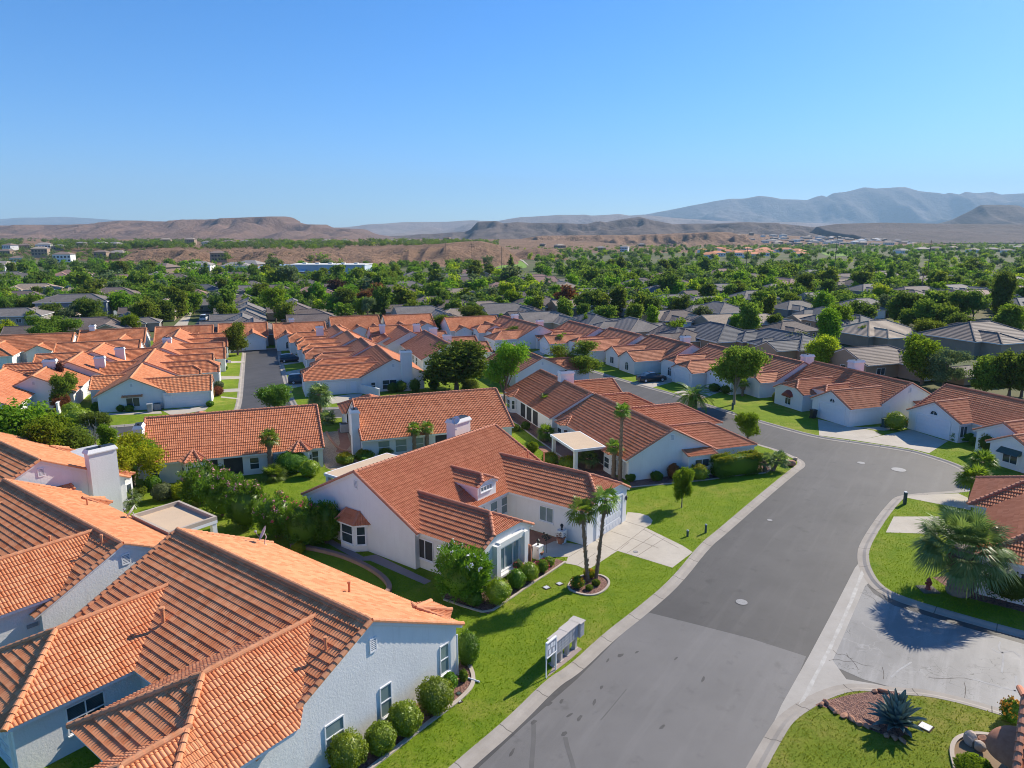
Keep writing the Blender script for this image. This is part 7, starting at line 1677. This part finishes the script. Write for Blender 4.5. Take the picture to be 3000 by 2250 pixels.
def ridge(name, pts, D, df, db, mat, amp, fs, prof, nu=220, nv=46, base=-2.0, gully=.5, seed=0.0):
    """a hill range: its crest follows the measured skyline at distance D, slopes run df forward and db back"""
    m = MB(); V = []
    x0, x1 = pts[0][0], pts[-1][0]
    for j in range(nv + 1):
        q = j / nv; s_ = q * (df + db); Y = D - df + s_
        t = s_ / df if s_ < df else max(0, 1 - (s_ - df) / db)
        for i in range(nu + 1):
            px = x0 + (x1 - x0) * i / nu; py = skyline(pts, px)
            u, v = (px - CX) / F_PX, -(py - CY) / F_PX; d = (u, _c + v * _s, -_s + v * _c)
            X = d[0] / d[1] * D; Z = CAM_H + d[2] / d[1] * D
            X *= (Y / D) ** .35
            n1 = mnoise.fractal(Vector((X * fs + seed, Y * fs * .6, seed)), 1.0, 2.1, 6)
            n2 = abs(mnoise.noise(Vector((X * fs * 1.7 + seed * 3, Y * fs * .35, 2.7)))) * 2
            k = prof(min(1, max(0, t + .10 * n1 * t * (1 - t) * 4)))
            env = 4 * t * (1 - t)
            z = base + (Z - base) * k + amp * env * (n1 * .8 - gully * n2)
            z = min(z, CAM_H + (Z - CAM_H) * Y / D if Y < D else Z); V.append((X, Y, z))
    w = nu + 1; m.add(V, [(j*w+i, j*w+i+1, (j+1)*w+i+1, (j+1)*w+i) for j in range(nv) for i in range(nu)], smooth=True)
    return struct(m.build(name, mat))
soft = lambda t: t * t * (3 - 2 * t)
def mesa(t): return .62 * (t / .72) if t < .72 else (.62 + .33 * (t - .72) / .07 if t < .79 else .95 + .05 * (t - .79) / .21)
def peaky(t): return t ** 1.5
blue = rock_mat('far_mountain_rock', (.085, .08, .085), (.30, .245, .22), (.07, .068, .072), .0013, bd=70.0); pale = rock_mat('pale_desert_range', (.36, .29, .26), (.24, .195, .18), None, .003, bd=35.0)
red = rock_mat('red_brown_mesa', (.24, .155, .12), (.18, .125, .105), (.085, .055, .05), .008, (.07, .065, .045), .12); dark = rock_mat('dark_mesa', (.165, .125, .105), (.125, .10, .088), (.055, .045, .042), .006, (.06, .055, .045), .10)
tansoil = rock_mat('tan_hill_soil', (.40, .245, .155), (.27, .17, .105), (.19, .11, .075), .02, (.06, .065, .03), .22)
ridge('mountain', [(-900, 660), (-400, 640), (0, 640), (60, 636), (200, 633), (300, 640), (400, 645), (520, 648), (700, 660), (1100, 676)], 14000, 4200, 900, blue, 110, .00065, peaky, 160, 30, seed=3)
ridge('mountain', [(1700, 640), (1890, 627), (2000, 606), (2090, 588), (2145, 580), (2181, 579), (2221, 571), (2258, 574), (2289, 581), (2362, 586), (2389, 575), (2407, 571), (2420, 576), (2438, 565), (2475, 561), (2529, 547), (2565, 551), (2583, 549), (2651, 545), (2692, 556), (2746, 563), (2764, 568), (2778, 565), (2805, 570), (2827, 561), (2859, 565), (2904, 561), (2931, 568), (3000, 564), (3200, 560), (3500, 585)], 14000, 5400, 900, blue, 330, .00075, lambda t: t ** 1.9, 320, 80, gully=1.0, seed=11)
ridge('mountain', [(900, 690), (1014, 667), (1090, 658), (1181, 650), (1316, 647), (1384, 643), (1452, 646), (1529, 634), (1633, 628), (1710, 628), (1732, 631), (1814, 625), (1841, 630), (1900, 629), (2100, 645), (2500, 655), (3300, 650)], 8200, 3400, 1200, pale, 75, .0014, peaky, 240, 40, gully=.7, seed=5)
ridge('mesa', [(2650, 680), (2760, 651), (2791, 642), (2854, 608), (2873, 596), (2925, 597), (2981, 599), (3010, 612), (3080, 645), (3200, 668)], 5000, 900, 700, dark, 30, .003, lambda t: .9 * t if t < .8 else .72 + 1.4 * (t - .8), 120, 40, seed=8)
ridge('mesa', [(-700, 700), (-300, 676), (0, 672), (36, 661), (203, 658), (294, 656), (407, 646), (488, 650), (588, 643), (723, 639), (836, 634), (861, 638), (870, 650), (900, 657), (958, 658), (972, 666), (1000, 668), (1059, 671), (1104, 686), (1160, 697), (1300, 700)], 2700, 1150, 500, red, 17, .009, lambda t: mesa(t) if True else t, 320, 70, 6.0, .6, seed=2)
ridge('mesa', [(1000, 706), (1149, 692), (1362, 679), (1384, 670), (1402, 650), (1452, 647), (1475, 654), (1520, 650), (1565, 653), (1633, 653), (1719, 656), (1746, 648), (1768, 652), (1814, 643), (1872, 635), (1895, 643), (1954, 658), (2000, 655), (2090, 655), (2181, 650), (2289, 656), (2384, 672), (2497, 686), (2620, 700)], 3300, 1000, 600, dark, 17, .008, mesa, 300, 60, 4.0, .6, seed=6)
ridge('mesa', [(2380, 705), (2391, 663), (2452, 654), (2588, 650), (2769, 654), (3000, 656), (3300, 660), (3600, 670)], 2900, 950, 500, dark, 6, .005, lambda t: .78 * t if t < .86 else .67 + (t - .86) * 2.35, 200, 50, 2.0, .5, seed=9)
ridge('hill', [(1400, 722), (1497, 704), (1588, 690), (1720, 689), (1859, 688), (2000, 683), (2104, 679), (2145, 681), (2181, 699), (2240, 720), (2290, 728)], 1650, 330, 250, tansoil, 10, .02, mesa, 200, 46, -1.0, .8, seed=4)
tsl = [(2080, 700), (2150, 684), (2300, 690), (2450, 697), (2600, 706), (2750, 718), (2850, 726)]
ridge('hill', tsl, 2200, 700, 300, tansoil, 2, .006, lambda t: t, 80, 30, -1.0, .3, seed=14)
ridge('hill', [(985, 762), (1050, 742), (1149, 726), (1200, 719), (1260, 717), (1353, 708), (1407, 706), (1440, 712), (1475, 724), (1500, 740), (1522, 758)], 640, 170, 160, tansoil, 3.2, .03, lambda t: soft(t), 160, 60, -1.5, 1.0, seed=21)
ridge('hill', [(340, 775), (400, 740), (430, 731), (480, 727), (560, 729), (600, 734), (660, 748), (720, 744), (790, 731), (840, 728), (900, 731), (960, 742), (1010, 760)], 600, 120, 200, tansoil, 3.0, .03, mesa, 200, 60, -1.5, 1.0, seed=24)
ridge('hill', [(1500, 752), (1540, 735), (1575, 728), (1620, 731), (1650, 745), (1670, 756)], 720, 120, 200, tansoil, 2.5, .03, soft, 60, 40, -1.5, .8, seed=27)
# the bluff on the left with houses on its plateau
def bluff_z(X, Y):
    n = mnoise.fractal(Vector((X * .006, Y * .006, 1.3)), 1.0, 2.0, 5); n2 = abs(mnoise.noise(Vector((X * .012, Y * .006, 4.1)))) * 2
    edge = 560 + 70 * n - 40 * n2 + (max(0, -X - 240) * .55) + max(0, 20 + X) * 1.2
    t = min(1, max(0, (Y - edge) / 95)); side = min(1, max(0, (10 - X + .02 * (Y - 600)) / 90)); side = max(side, min(1, max(0, (Y - 900) / 500)) * min(1, max(0, (300 - X) / 200)))
    h = 10.5 * (t * t * (3 - 2 * t)) * side + min(1, max(0, (Y - 700) / 700)) * 3 * side
    return h + (4.5 * n - 4.5 * n2) * (1 if 0 < t < 1 else .25) * side - .3
m = MB(); nx, ny = 230, 120; V = []
for j in range(ny + 1):
    Y = 430 + 1300 * (j / ny) ** 1.5
    for i in range(nx + 1):
        X = -1150 + 1500 * i / nx; V.append((X, Y, bluff_z(X, Y)))
w = nx + 1; m.add(V, [(j*w+i, j*w+i+1, (j+1)*w+i+1, (j+1)*w+i) for j in range(ny) for i in range(nx)], smooth=True)
struct(m.build('bluff', tansoil))
def on_bluff(px, py):
    z = 8.0
    for _ in range(14): X, Y = gp(px, py, z); z = .6 * z + .4 * max(bluff_z(X, Y), -.1) if 430 < Y < 1700 else z * .5
    return X, Y, z

# small buildings far off
rr = random.Random(21); TOWN = []
def town(px, py, X, Y, z, wm, rm, size, two=False):
    o = empty('town_building', X, Y, z, rr.uniform(-.5, .5)); o['px'] = float(px); o['py'] = float(py); m = MB(); h = 6.5 if two else 3.6
    a, b = 7 * size, 5 * size; m.box((0, 0, h/2 - 1), (2*a, 2*b, h + 2)); m.build('wall', wm, o)
    r = MB(); r.add([(-a-.6, -b-.6, h), (a+.6, -b-.6, h), (a+.6, b+.6, h), (-a-.6, b+.6, h), (-a*.4, 0, h + b * .4), (a*.4, 0, h + b * .4)], [(0,1,5,4), (1,2,5), (2,3,4,5), (3,0,4), (0,3,2,1)]); r.build('roof', rm, o)
    wd = MB(); 
    for k in range(5):
        for l in range(2 if two else 1): wd.box((-a + 2*a*(k + .5)/5, -b - .02, 1.6 + 2.8 * l), (1.5, .08, 1.3))
    wd.build('windows', MT['dark'], o); TOWN.append(o)
roofs = [gtm for gtm in (MT['stucco_grey'], simple('town_roof_brown', (.22, .16, .13), (.26, .19, .15)), simple('town_roof_tan', (.4, .33, .27), (.34, .28, .22)))]
for k in range(110):   # the pale town below the flat dark bench
    px = 2160 + 520 * rr.random() ** .9; top = skyline(tsl, px) + 3; py = top + (727 - top) * rr.random() ** 1.1
    D = 1500 + 620 * (1 - (py - top) / (730 - top)); u, v = (px - CX) / F_PX, -(py - CY) / F_PX; d = (u, _c + v * _s, -_s + v * _c); t = (D - 1500) / 700
    zt = CAM_H + ((-(skyline(tsl, px) - CY) / F_PX) * _c - _s) / (_c + (-(skyline(tsl, px) - CY) / F_PX) * _s) * 2200
    town(px, py, d[0] / d[1] * D, D, max(-1, -1 + (zt + 1) * t), rr.choice([MT['stucco'], MT['stucco_grey'], MT['stucco_cream'], MT['stucco_tan']]), MT['stucco'] if rr.random() < .15 else rr.choice(roofs), rr.uniform(.6, 1.5), rr.random() < .35)
TOWN1 = len(TOWN)
for q in [(30, 724), (75, 728), (130, 726), (180, 733), (240, 722), (300, 722), (340, 724), (420, 722), (488, 718), (560, 716), (610, 719), (670, 717), (720, 716), (905, 713), (960, 712), (1010, 711), (1150, 712), (1200, 710), (1310, 708), (1345, 704), (20, 742), (120, 742), (350, 752), (190, 768), (60, 768), (300, 760), (560, 762), (640, 760), (1590, 722), (1640, 726), (1760, 733), (1830, 737), (1880, 722), (1960, 718)]:
    X, Y, z = on_bluff(*q); town(q[0], q[1], X, Y, z, MT['stucco'] if rr.random() < .3 else MT['stucco_tan'], rr.choice(roofs), rr.uniform(.6, 1.05), rr.random() < .25)
TOWN2 = len(TOWN)
for k in range(26):
    px = 2010 + 340 * rr.random(); py = 734 + 24 * rr.random(); X, Y = gp(px, py); town(px, py, X, Y, 0, MT['stucco'], MT['tile_far'], rr.uniform(.8, 1.2))
for q in [(2700, 737), (2740, 735), (2790, 732), (2850, 740), (2905, 738), (2950, 742), (2985, 730), (2640, 742), (15, 792), (590, 792), (480, 800), (560, 812), (695, 795), (735, 790)]:
    X, Y = gp(*q); town(q[0], q[1], X, Y, 0, rr.choice([MT['stucco'], MT['stucco_tan']]), rr.choice(roofs), rr.uniform(.8, 1.3))
sec = ['pale building of the town under the bench', 'small house on the bluff', 'orange roof among far palms', 'far house on the valley floor']

# ------------------------------------------------------------------ the tree belt
EST = [FD(-75, -40), FD(86, -30), FD(83, -90), FD(70, -150), FD(62, -166), FD(-62, -172)]
KEEP = [P((545, 975), (560, 903), (622, 903), (640, 975)), P((1420, 790), (1425, 740), (1550, 740), (1550, 790)), P((840, 815), (845, 790), (1070, 790), (1075, 815))]
FAR = []
tr = random.Random(77); tries = 0
def free(x, y, r):
    for f in FOOT:
        cx_ = sum(p[0] for p in f) / len(f); cy_ = sum(p[1] for p in f) / len(f)
        if abs(cx_ - x) < 14 and abs(cy_ - y) < 14:
            if inside((x, y), f): return False
            if hypot(cx_ - x, cy_ - y) < 5.0: return False
    return not any(inside((x, y), k) for k in KEEP)
kinds = [('round', 'leaf', 24), ('round', 'leaf_dark', 22), ('oval', 'leaf', 12), ('spread', 'leaf', 12), ('oval', 'leaf_dark', 8), ('round', 'leaf_light', 8), ('loose', 'leaf_olive', 8), ('cone', 'leaf_dark', 5), ('shrub', 'leaf_yellow', 3), ('round', 'leaf_purple', 1), ('round', 'leaf_rust', 1)]
bag = [k for k in kinds for _ in range(k[2])]
while len(FAR) < 180 and tries < 20000:
    tries += 1
    px = tr.uniform(-60, 3060); py = 795 + 150 * tr.random() ** 1.35
    if px < 700: py = 800 + 165 * tr.random() ** 1.3
    if px > 2050: py = 795 + 200 * tr.random() ** 1.3
    x, y = gp(px, py)
    if inside((x, y), EST) or not free(x, y, 3): continue
    if any(hypot(q[0] - x, q[1] - y) < 4.2 for q in FAR): continue
    k = tr.choice(bag); FAR.append((x, y))
    h = tr.uniform(4.2, 7.8) * (1 + .25 * (y > 260)); w = tr.uniform(.85, 1.3) * (.75 if k[0] == 'spread' else 1)
    if k[0] == 'shrub': h *= .5
    if k[0] == 'cone': h *= 1.3; w *= .8
    o = tree('', x, y, h, w, k[0], k[1], 2 if y > 190 else 1, tr.choice([1, 2, 3]), 'trees between the grey roofed houses', name='tree')
    o['px'] = float(px); o['py'] = float(py); o['kd'] = k[0] + ' ' + k[1]
for cx_, cy_, h, kd, lf in [(2217, 889, 6.5, 'oval', 'leaf_dark'), (2249, 889, 6.2, 'oval', 'leaf'), (2316, 889, 6, 'round', 'leaf'), (2348, 902, 4, 'round', 'leaf_purple'), (2411, 893, 7.5, 'round', 'leaf_light'), (2353, 839, 8, 'spread', 'leaf_dark'), (2425, 845, 7, 'round', 'leaf_dark'), (2579, 862, 6.5, 'round', 'leaf_yellow'), (2606, 812, 10, 'cone', 'leaf_dark'), (2741, 857, 6.5, 'round', 'leaf_light'), (2787, 839, 7, 'spread', 'leaf_dark'), (2881, 848, 6.5, 'round', 'leaf_dark'), (2723, 884, 6, 'oval', 'leaf'), (2655, 907, 8.5, 'round', 'leaf_dark'), (2705, 925, 8, 'round', 'leaf'), (2600, 900, 6.5, 'spread', 'leaf_olive'), (2800, 900, 8, 'round', 'leaf_dark'), (2850, 905, 7.5, 'spread', 'leaf_dark'), (2470, 935, 5, 'loose', 'leaf_light'), (2545, 920, 5, 'loose', 'leaf_olive'), (2160, 950, 4.5, 'round', 'leaf_light'), (2270, 950, 4.6, 'round', 'leaf_dark'),
   (271, 925, 7, 'spread', 'leaf_dark'), (362, 898, 7.5, 'round', 'leaf_light'), (434, 925, 7.5, 'round', 'leaf'), (475, 920, 6.5, 'round', 'leaf_dark'), (520, 893, 8.5, 'oval', 'leaf'), (556, 866, 7.5, 'round', 'leaf_dark'), (568, 890, 6.5, 'round', 'leaf_light'), (642, 903, 6.2, 'spread', 'leaf_dark'), (104, 907, 7, 'cone', 'leaf_dark'), (30, 912, 6.5, 'round', 'leaf_dark'), (72, 910, 6, 'round', 'leaf_dark'), (97, 948, 5.5, 'oval', 'leaf_light'), (22, 968, 4.5, 'shrub', 'leaf_yellow'), (764, 862, 7.5, 'round', 'leaf'), (809, 905, 8.5, 'loose', 'leaf_light'), (840, 928, 6, 'spread', 'leaf'), (690, 930, 5, 'oval', 'leaf_light'), (300, 950, 5, 'round', 'leaf'), (390, 955, 5.5, 'round', 'leaf_light'), (345, 955, 5, 'round', 'leaf_dark'),
   (1122, 893, 8.5, 'oval', 'leaf_dark'), (1072, 880, 6.5, 'round', 'leaf_rust'), (1298, 884, 7, 'oval', 'leaf_dark'), (1484, 857, 7, 'round', 'leaf_yellow'), (1500, 884, 6.5, 'round', 'leaf_light'), (1628, 857, 6, 'round', 'leaf_light'), (1732, 893, 7.5, 'round', 'leaf_dark'), (1764, 902, 5.5, 'round', 'leaf'), (1814, 889, 8.5, 'oval', 'leaf_dark'), (1958, 844, 9.5, 'round', 'leaf_dark'), (1913, 907, 7, 'round', 'leaf_dark'), (1859, 925, 6.5, 'round', 'leaf'), (1565, 898, 5, 'spread', 'leaf_light'), (1443, 884, 4.5, 'round', 'leaf'), (1015, 880, 7.5, 'round', 'leaf_dark'), (1060, 905, 5.5, 'oval', 'leaf_light')]:
    D_ = CAM_H / tan(PITCH + math.atan((cy_ + 14 - CY) / F_PX)); by = cy_ + .5 * h * F_PX / D_ * .9
    x, y = gp(cx_, by); o = tree('', x, y, h, tr.uniform(.85, 1.1) * (.8 if kd == 'spread' else 1), kd, lf, 1, tr.choice([1, 2, 3, 4]), 'trees between the grey roofed houses'); o['px'] = float(cx_); o['py'] = float(by); o['kd'] = kd + ' ' + lf
# beyond that the wood reads as one mass: 'stuff'
rng = np.random.default_rng(99)
def wood(name, spots, seed, k, per, label):
    """tens of crowns in one mesh; leaf colour changes from crown to crown"""
    rng = np.random.default_rng(seed); m = MB(); mi = []; mats = ['leaf', 'leaf_dark', 'leaf_light', 'leaf_olive', 'leaf_yellow']
    for (x, y, z, h, w, q) in spots:
        bl = np.array([(0, 0, .55, .34, .34, .36)] + [(rng.uniform(-.24, .24), rng.uniform(-.24, .24), rng.uniform(.3, .85), .2, .2, .18) for _ in range(4)])
        c, d = blob_clusters(bl, k, rng, .4); cc = np.repeat(c, per, 0) + rng.normal(size=(k * per, 3)) * .07; V, F = leaves(cc, np.repeat(d, per, 0), .135, .11, rng, .3)
        V = V * np.array([h * w, h * w, h]) + np.array([x, y, z - .08 * h]); m.add(V, F); mi.append(np.full(len(F), q))
    o = m.build(name, MT['leaf']); [o.data.materials.append(MT[q]) for q in mats[1:]]
    o.data.polygons.foreach_set('material_index', np.concatenate(mi).astype(np.int32)); o['kind'] = 'stuff'; o['label'] = label; o['category'] = 'woodland'
A, Ck = [], []
pick = lambda w: r.choices(range(5), w)[0]
r = random.Random(5)
for i in range(3300):
    py = 724 + 205 * r.random() ** 1.75; px = r.uniform(-80, 3080)
    if py > 800 and (not free(*gp(px, py), 3) or inside(gp(px, py), EST)): continue
    if px < 1400 and py < 775: continue
    if px < 1480 and py < 782 and px > 350: continue
    x, y = gp(px, py)
    if any(inside((x, y), k) for k in KEEP) or (1400 < px < 1570 and py < 840 and r.random() < .93): continue
    if 1450 < px < 2050 and py < 735 and r.random() < .6: continue
    A.append((x, y, 0, r.uniform(4.0, 7.2) if y > 260 else r.uniform(3.2, 5.6), r.uniform(.85, 1.45), pick((36, 26, 18, 14, 6))))
for i in range(4200):
    px = r.uniform(-60, 1460); py = r.choice([r.uniform(703, 728), r.uniform(703, 782)]); X, Y, z = on_bluff(px, py)
    if not 430 < Y < 1650: continue
    if (1010 < px < 1540 and py > 722) or (380 < px < 1000 and py > 730 and r.random() < .6): continue
    if mnoise.noise(Vector((px * .012, py * .03, 2.0))) < (-.05 if py > 730 else -.35): continue
    Ck.append((X, Y, z, r.uniform(2.5, 7.5) if py < 730 or r.random() < .4 else r.uniform(1.2, 3.2), r.uniform(1.0, 1.7), pick((25, 40, 3, 30, 1))))
for i in range(900):
    px = r.uniform(1480, 3090); py = 709 + 28 * r.random() ** .8; x, y = gp(px, py)
    if 1500 < px < 2240 and py < 724: continue
    if 2390 < px < 2580 and 734 < py < 752: continue
    Ck.append((x, y, 0, r.uniform(4.0, 7.5), r.uniform(1.0, 1.7), pick((34, 34, 8, 22, 2))))
for i in range(160):
    px = r.uniform(2150, 2750); py = r.uniform(700, 730); x, y = gp(px, max(py, 712)); Ck.append((x, min(y, 2100), 0 if py > 712 else 4, r.uniform(4, 7), 1.2, pick((30, 40, 5, 25, 0))))
wood('woodland', A, 1, 44, 9, 'dense mixed green wood covering the valley floor'); wood('scrub', Ck, 3, 20, 6, 'dark trees and scrub dotted over the bluff and far slopes')

# ------------------------------------------------------------------ grass: ragged tufts on the nearer lawns
BEDS = []
for o in COL.objects:
    if o.name.split('.')[0] in ('driveway', 'paved_court', 'planting_bed', 'planter_ring', 'path', 'agave_bed', 'boulder_bed', 'mailbox_pad', 'gravel_yard', 'patio', 'brick_walk'):
        v = [(q.co.x, q.co.y) for q in o.data.vertices]; xs = [q[0] for q in v]; ys = [q[1] for q in v]; BEDS.append((min(xs), max(xs), min(ys), max(ys), v))
FB = [(min(q[0] for q in f) + .25, max(q[0] for q in f) - .25, min(q[1] for q in f) + .25, max(q[1] for q in f) - .25, f) for f in FOOT]
def lawn_free(x, y):
    for a, b, c, d, v in BEDS:
        if a < x < b and c < y < d and inside((x, y), v): return False
    for a, b, c, d, v in FB:
        if a < x < b and c < y < d and inside((x, y), v): return False
    return True
gr = random.Random(31); C1 = []; C2 = []
while len(C1) + len(C2) < 62000:
    x = gr.uniform(-22, 46); y = gr.uniform(22, 82)
    if gr.random() > 1.2 - y / 75: continue
    if abs(x) > .75 * y + 2: continue
    dry = inside((x, y), B6)
    if not (dry or inside((x, y), B1) or inside((x, y), B2)): continue
    if not lawn_free(x, y): continue
    (C2 if dry else C1).append((x, y))
def tufts(spots, mat, seed, label):
    rng = np.random.default_rng(seed); c = np.array(spots); n = len(c); a = rng.uniform(0, 6.28, n); h = rng.uniform(.03, .07, n); w = rng.uniform(.012, .032, n); l = rng.normal(size=(n, 2)) * .03
    dx, dy = np.cos(a) * w, np.sin(a) * w
    V = np.stack([np.stack([c[:, 0] - dx, c[:, 1] - dy, np.zeros(n)], 1), np.stack([c[:, 0] + dx, c[:, 1] + dy, np.zeros(n)], 1), np.stack([c[:, 0] + dx * .3 + l[:, 0], c[:, 1] + dy * .3 + l[:, 1], h], 1), np.stack([c[:, 0] - dx * .3 + l[:, 0], c[:, 1] - dy * .3 + l[:, 1], h], 1)], 1).reshape(-1, 3)
    m = MB(); m.add(V, np.arange(4 * n).reshape(-1, 4)); o = m.build('grass', mat); o['kind'] = 'stuff'; o['label'] = label; o['category'] = 'grass'
tufts(C1, leaf_mat('grass_blades', (.12, .22, .011), (.215, .30, .015), .4, .0), 1, 'short green grass blades of the lawns'); tufts(C2, leaf_mat('dry_grass_blades', (.13, .20, .016), (.26, .28, .04), .4, .0), 2, 'short yellowish grass blades of the lawn round the agave')

# ------------------------------------------------------------------ labels of the many far things
ORD = ['first', 'second', 'third', 'fourth', 'fifth', 'sixth', 'seventh', 'eighth', 'ninth', 'tenth', 'eleventh', 'twelfth', 'thirteenth', 'fourteenth', 'fifteenth', 'sixteenth', 'seventeenth', 'eighteenth', 'nineteenth', 'twentieth']
def zone(px):
    for lim, w in ((260, 'at the far left'), (545, 'left of far street'), (840, 'right of far street'), (1080, 'below white hall'), (1400, 'left of fairway'), (1600, 'below fairway'), (1950, 'right of fairway'), (2350, 'below far palms'), (2700, 'below pale town'), (9999, 'below right butte')):
        if px < lim: return w
def settle(items, base):
    g = {}
    for o in items: g.setdefault(base(o), []).append(o)
    for lab, os_ in g.items():
        os_.sort(key=lambda o: o['px'])
        for i, o in enumerate(os_):
            n = len(os_)
            o['label'] = lab if n == 1 else lab + (', left one of two' if n == 2 and i == 0 else ', right one of two' if n == 2 else ', leftmost of %d' % n if i == 0 else ', rightmost of %d' % n if i == n - 1 else ', %s of %d from left' % (ORD[min(i, 19)], n))
CN = {'grey': 'grey', 'brown': 'brown', 'tan': 'tan', 'slate': 'dark slate', 'pinkish': 'pinkish'}; KN = {0: 'hipped', 1: 'gabled', 2: 'winged', 3: 'two storey'}
def band(py): return 'front rows' if py > 925 else 'middle rows' if py > 870 else 'back rows'
settle(GREY, lambda o: '%s roofed %s house, %s, %s' % (CN[o['colour']], KN[o['k']], band(o['py']), zone(o['px'])))
LN = {'leaf': 'mid green', 'leaf_dark': 'dark green', 'leaf_light': 'light green', 'leaf_olive': 'grey green', 'leaf_yellow': 'yellow green', 'leaf_purple': 'plum red', 'leaf_rust': 'rust brown'}; SH = {'round': 'round', 'oval': 'upright', 'spread': 'spreading', 'loose': 'airy', 'cone': 'pointed', 'shrub': 'low'}
FT = [o for o in COL.objects if o.name.startswith('tree') and 'kd' in o]
settle(FT, lambda o: '%s %s tree, %s, %s' % (LN[o['kd'].split()[1]], SH[o['kd'].split()[0]], band(o['py']), zone(o['px'])))
for k, o in enumerate(TOWN):
    o['category'] = 'house'; o['t'] = 0 if k < TOWN1 else 1 if k < TOWN2 else 2 if k < TOWN2 + 26 else 3; o['group'] = ['pale town under the bench', 'houses on the bluff', 'orange roofs among far palms', 'far houses on the valley floor'][o['t']]
settle(TOWN, lambda o: sec[o['t']] + (', upper part' if o['t'] == 0 and o['py'] < 703 else ', lower part' if o['t'] == 0 else ', %s' % zone(o['px']) if o['t'] in (1, 3) else ''))
for o in list(GREY) + FT + TOWN:
    for k in ('px', 'py', 'colour', 'k', 'kd', 't'):
        if k in o: del o[k]

# ------------------------------------------------------------------ haze, sky, sun, camera
hz, t, out = nt_new('haze'); pv = t.nodes.new('ShaderNodeVolumePrincipled'); pv.inputs['Color'].default_value = (.52, .78, 1.0, 1); pv.inputs['Density'].default_value = HAZE; pv.inputs['Anisotropy'].default_value = 0.0; L(t, pv.outputs[0], out.inputs['Volume'])
m = MB(); m.box((0, 8000, 600), (24000, 16300, 1203)); ho = m.build('haze', hz); ho['kind'] = 'stuff'; ho['label'] = 'thin blue haze over the valley'; ho['category'] = 'haze'

SUN_AZ = atan2(.63, .77); SUN_EL = radians(35)
wd = bpy.data.worlds.new('World'); scene.world = wd; wd.use_nodes = True; t = wd.node_tree; t.nodes.clear()
sky = t.nodes.new('ShaderNodeTexSky'); sky.sky_type = 'NISHITA'; sky.sun_disc = False; sky.sun_elevation = SUN_EL; sky.sun_rotation = pi / 2 - SUN_AZ
sky.altitude = 1000; sky.air_density = 1.0; sky.dust_density = .8; sky.ozone_density = 10.0
bg = t.nodes.new('ShaderNodeBackground'); bg.inputs['Strength'].default_value = SKY; wo = t.nodes.new('ShaderNodeOutputWorld')
hs = t.nodes.new('ShaderNodeHueSaturation'); hs.inputs['Saturation'].default_value = 1.15; L(t, sky.outputs[0], hs.inputs['Color']); L(t, hs.outputs[0], bg.inputs[0]); L(t, bg.outputs[0], wo.inputs[0])
ld = bpy.data.lights.new('sun', 'SUN'); ld.energy = SUN; ld.angle = radians(.53); ld.color = (1.0, .91, .76)
so = bpy.data.objects.new('sun', ld); COL.objects.link(so)
dv = Vector((cos(SUN_AZ) * cos(SUN_EL), sin(SUN_AZ) * cos(SUN_EL), sin(SUN_EL))); so.rotation_euler = dv.to_track_quat('Z', 'Y').to_euler(); so.location = (60, 40, 80)
cd = bpy.data.cameras.new('camera'); cd.sensor_width = 36; cd.lens = 36 * F_PX / 3000; cd.clip_start = .5; cd.clip_end = 30000
co = bpy.data.objects.new('camera', cd); COL.objects.link(co); co.location = (0, 0, CAM_H); co.rotation_euler = (pi / 2 - PITCH, 0, 0); scene.camera = co
vs = scene.view_settings; vs.view_transform = 'Standard'; vs.look = 'None'; vs.gamma = 1; vs.use_curve_mapping = False; vs.exposure = EXPO
scene.cycles.max_bounces = 6; scene.cycles.diffuse_bounces = 3; scene.cycles.glossy_bounces = 2; scene.cycles.transmission_bounces = 3; scene.cycles.transparent_max_bounces = 4; scene.cycles.volume_bounces = 0; scene.cycles.use_denoising = True; scene.cycles.denoiser = 'OPENIMAGEDENOISE'; scene.cycles.denoising_input_passes = 'RGB_ALBEDO_NORMAL'; scene.cycles.denoising_prefilter = 'ACCURATE'; scene.cycles.pixel_filter_type = 'BLACKMAN_HARRIS'; scene.cycles.filter_width = 1.0; scene.cycles.sample_clamp_indirect = 4
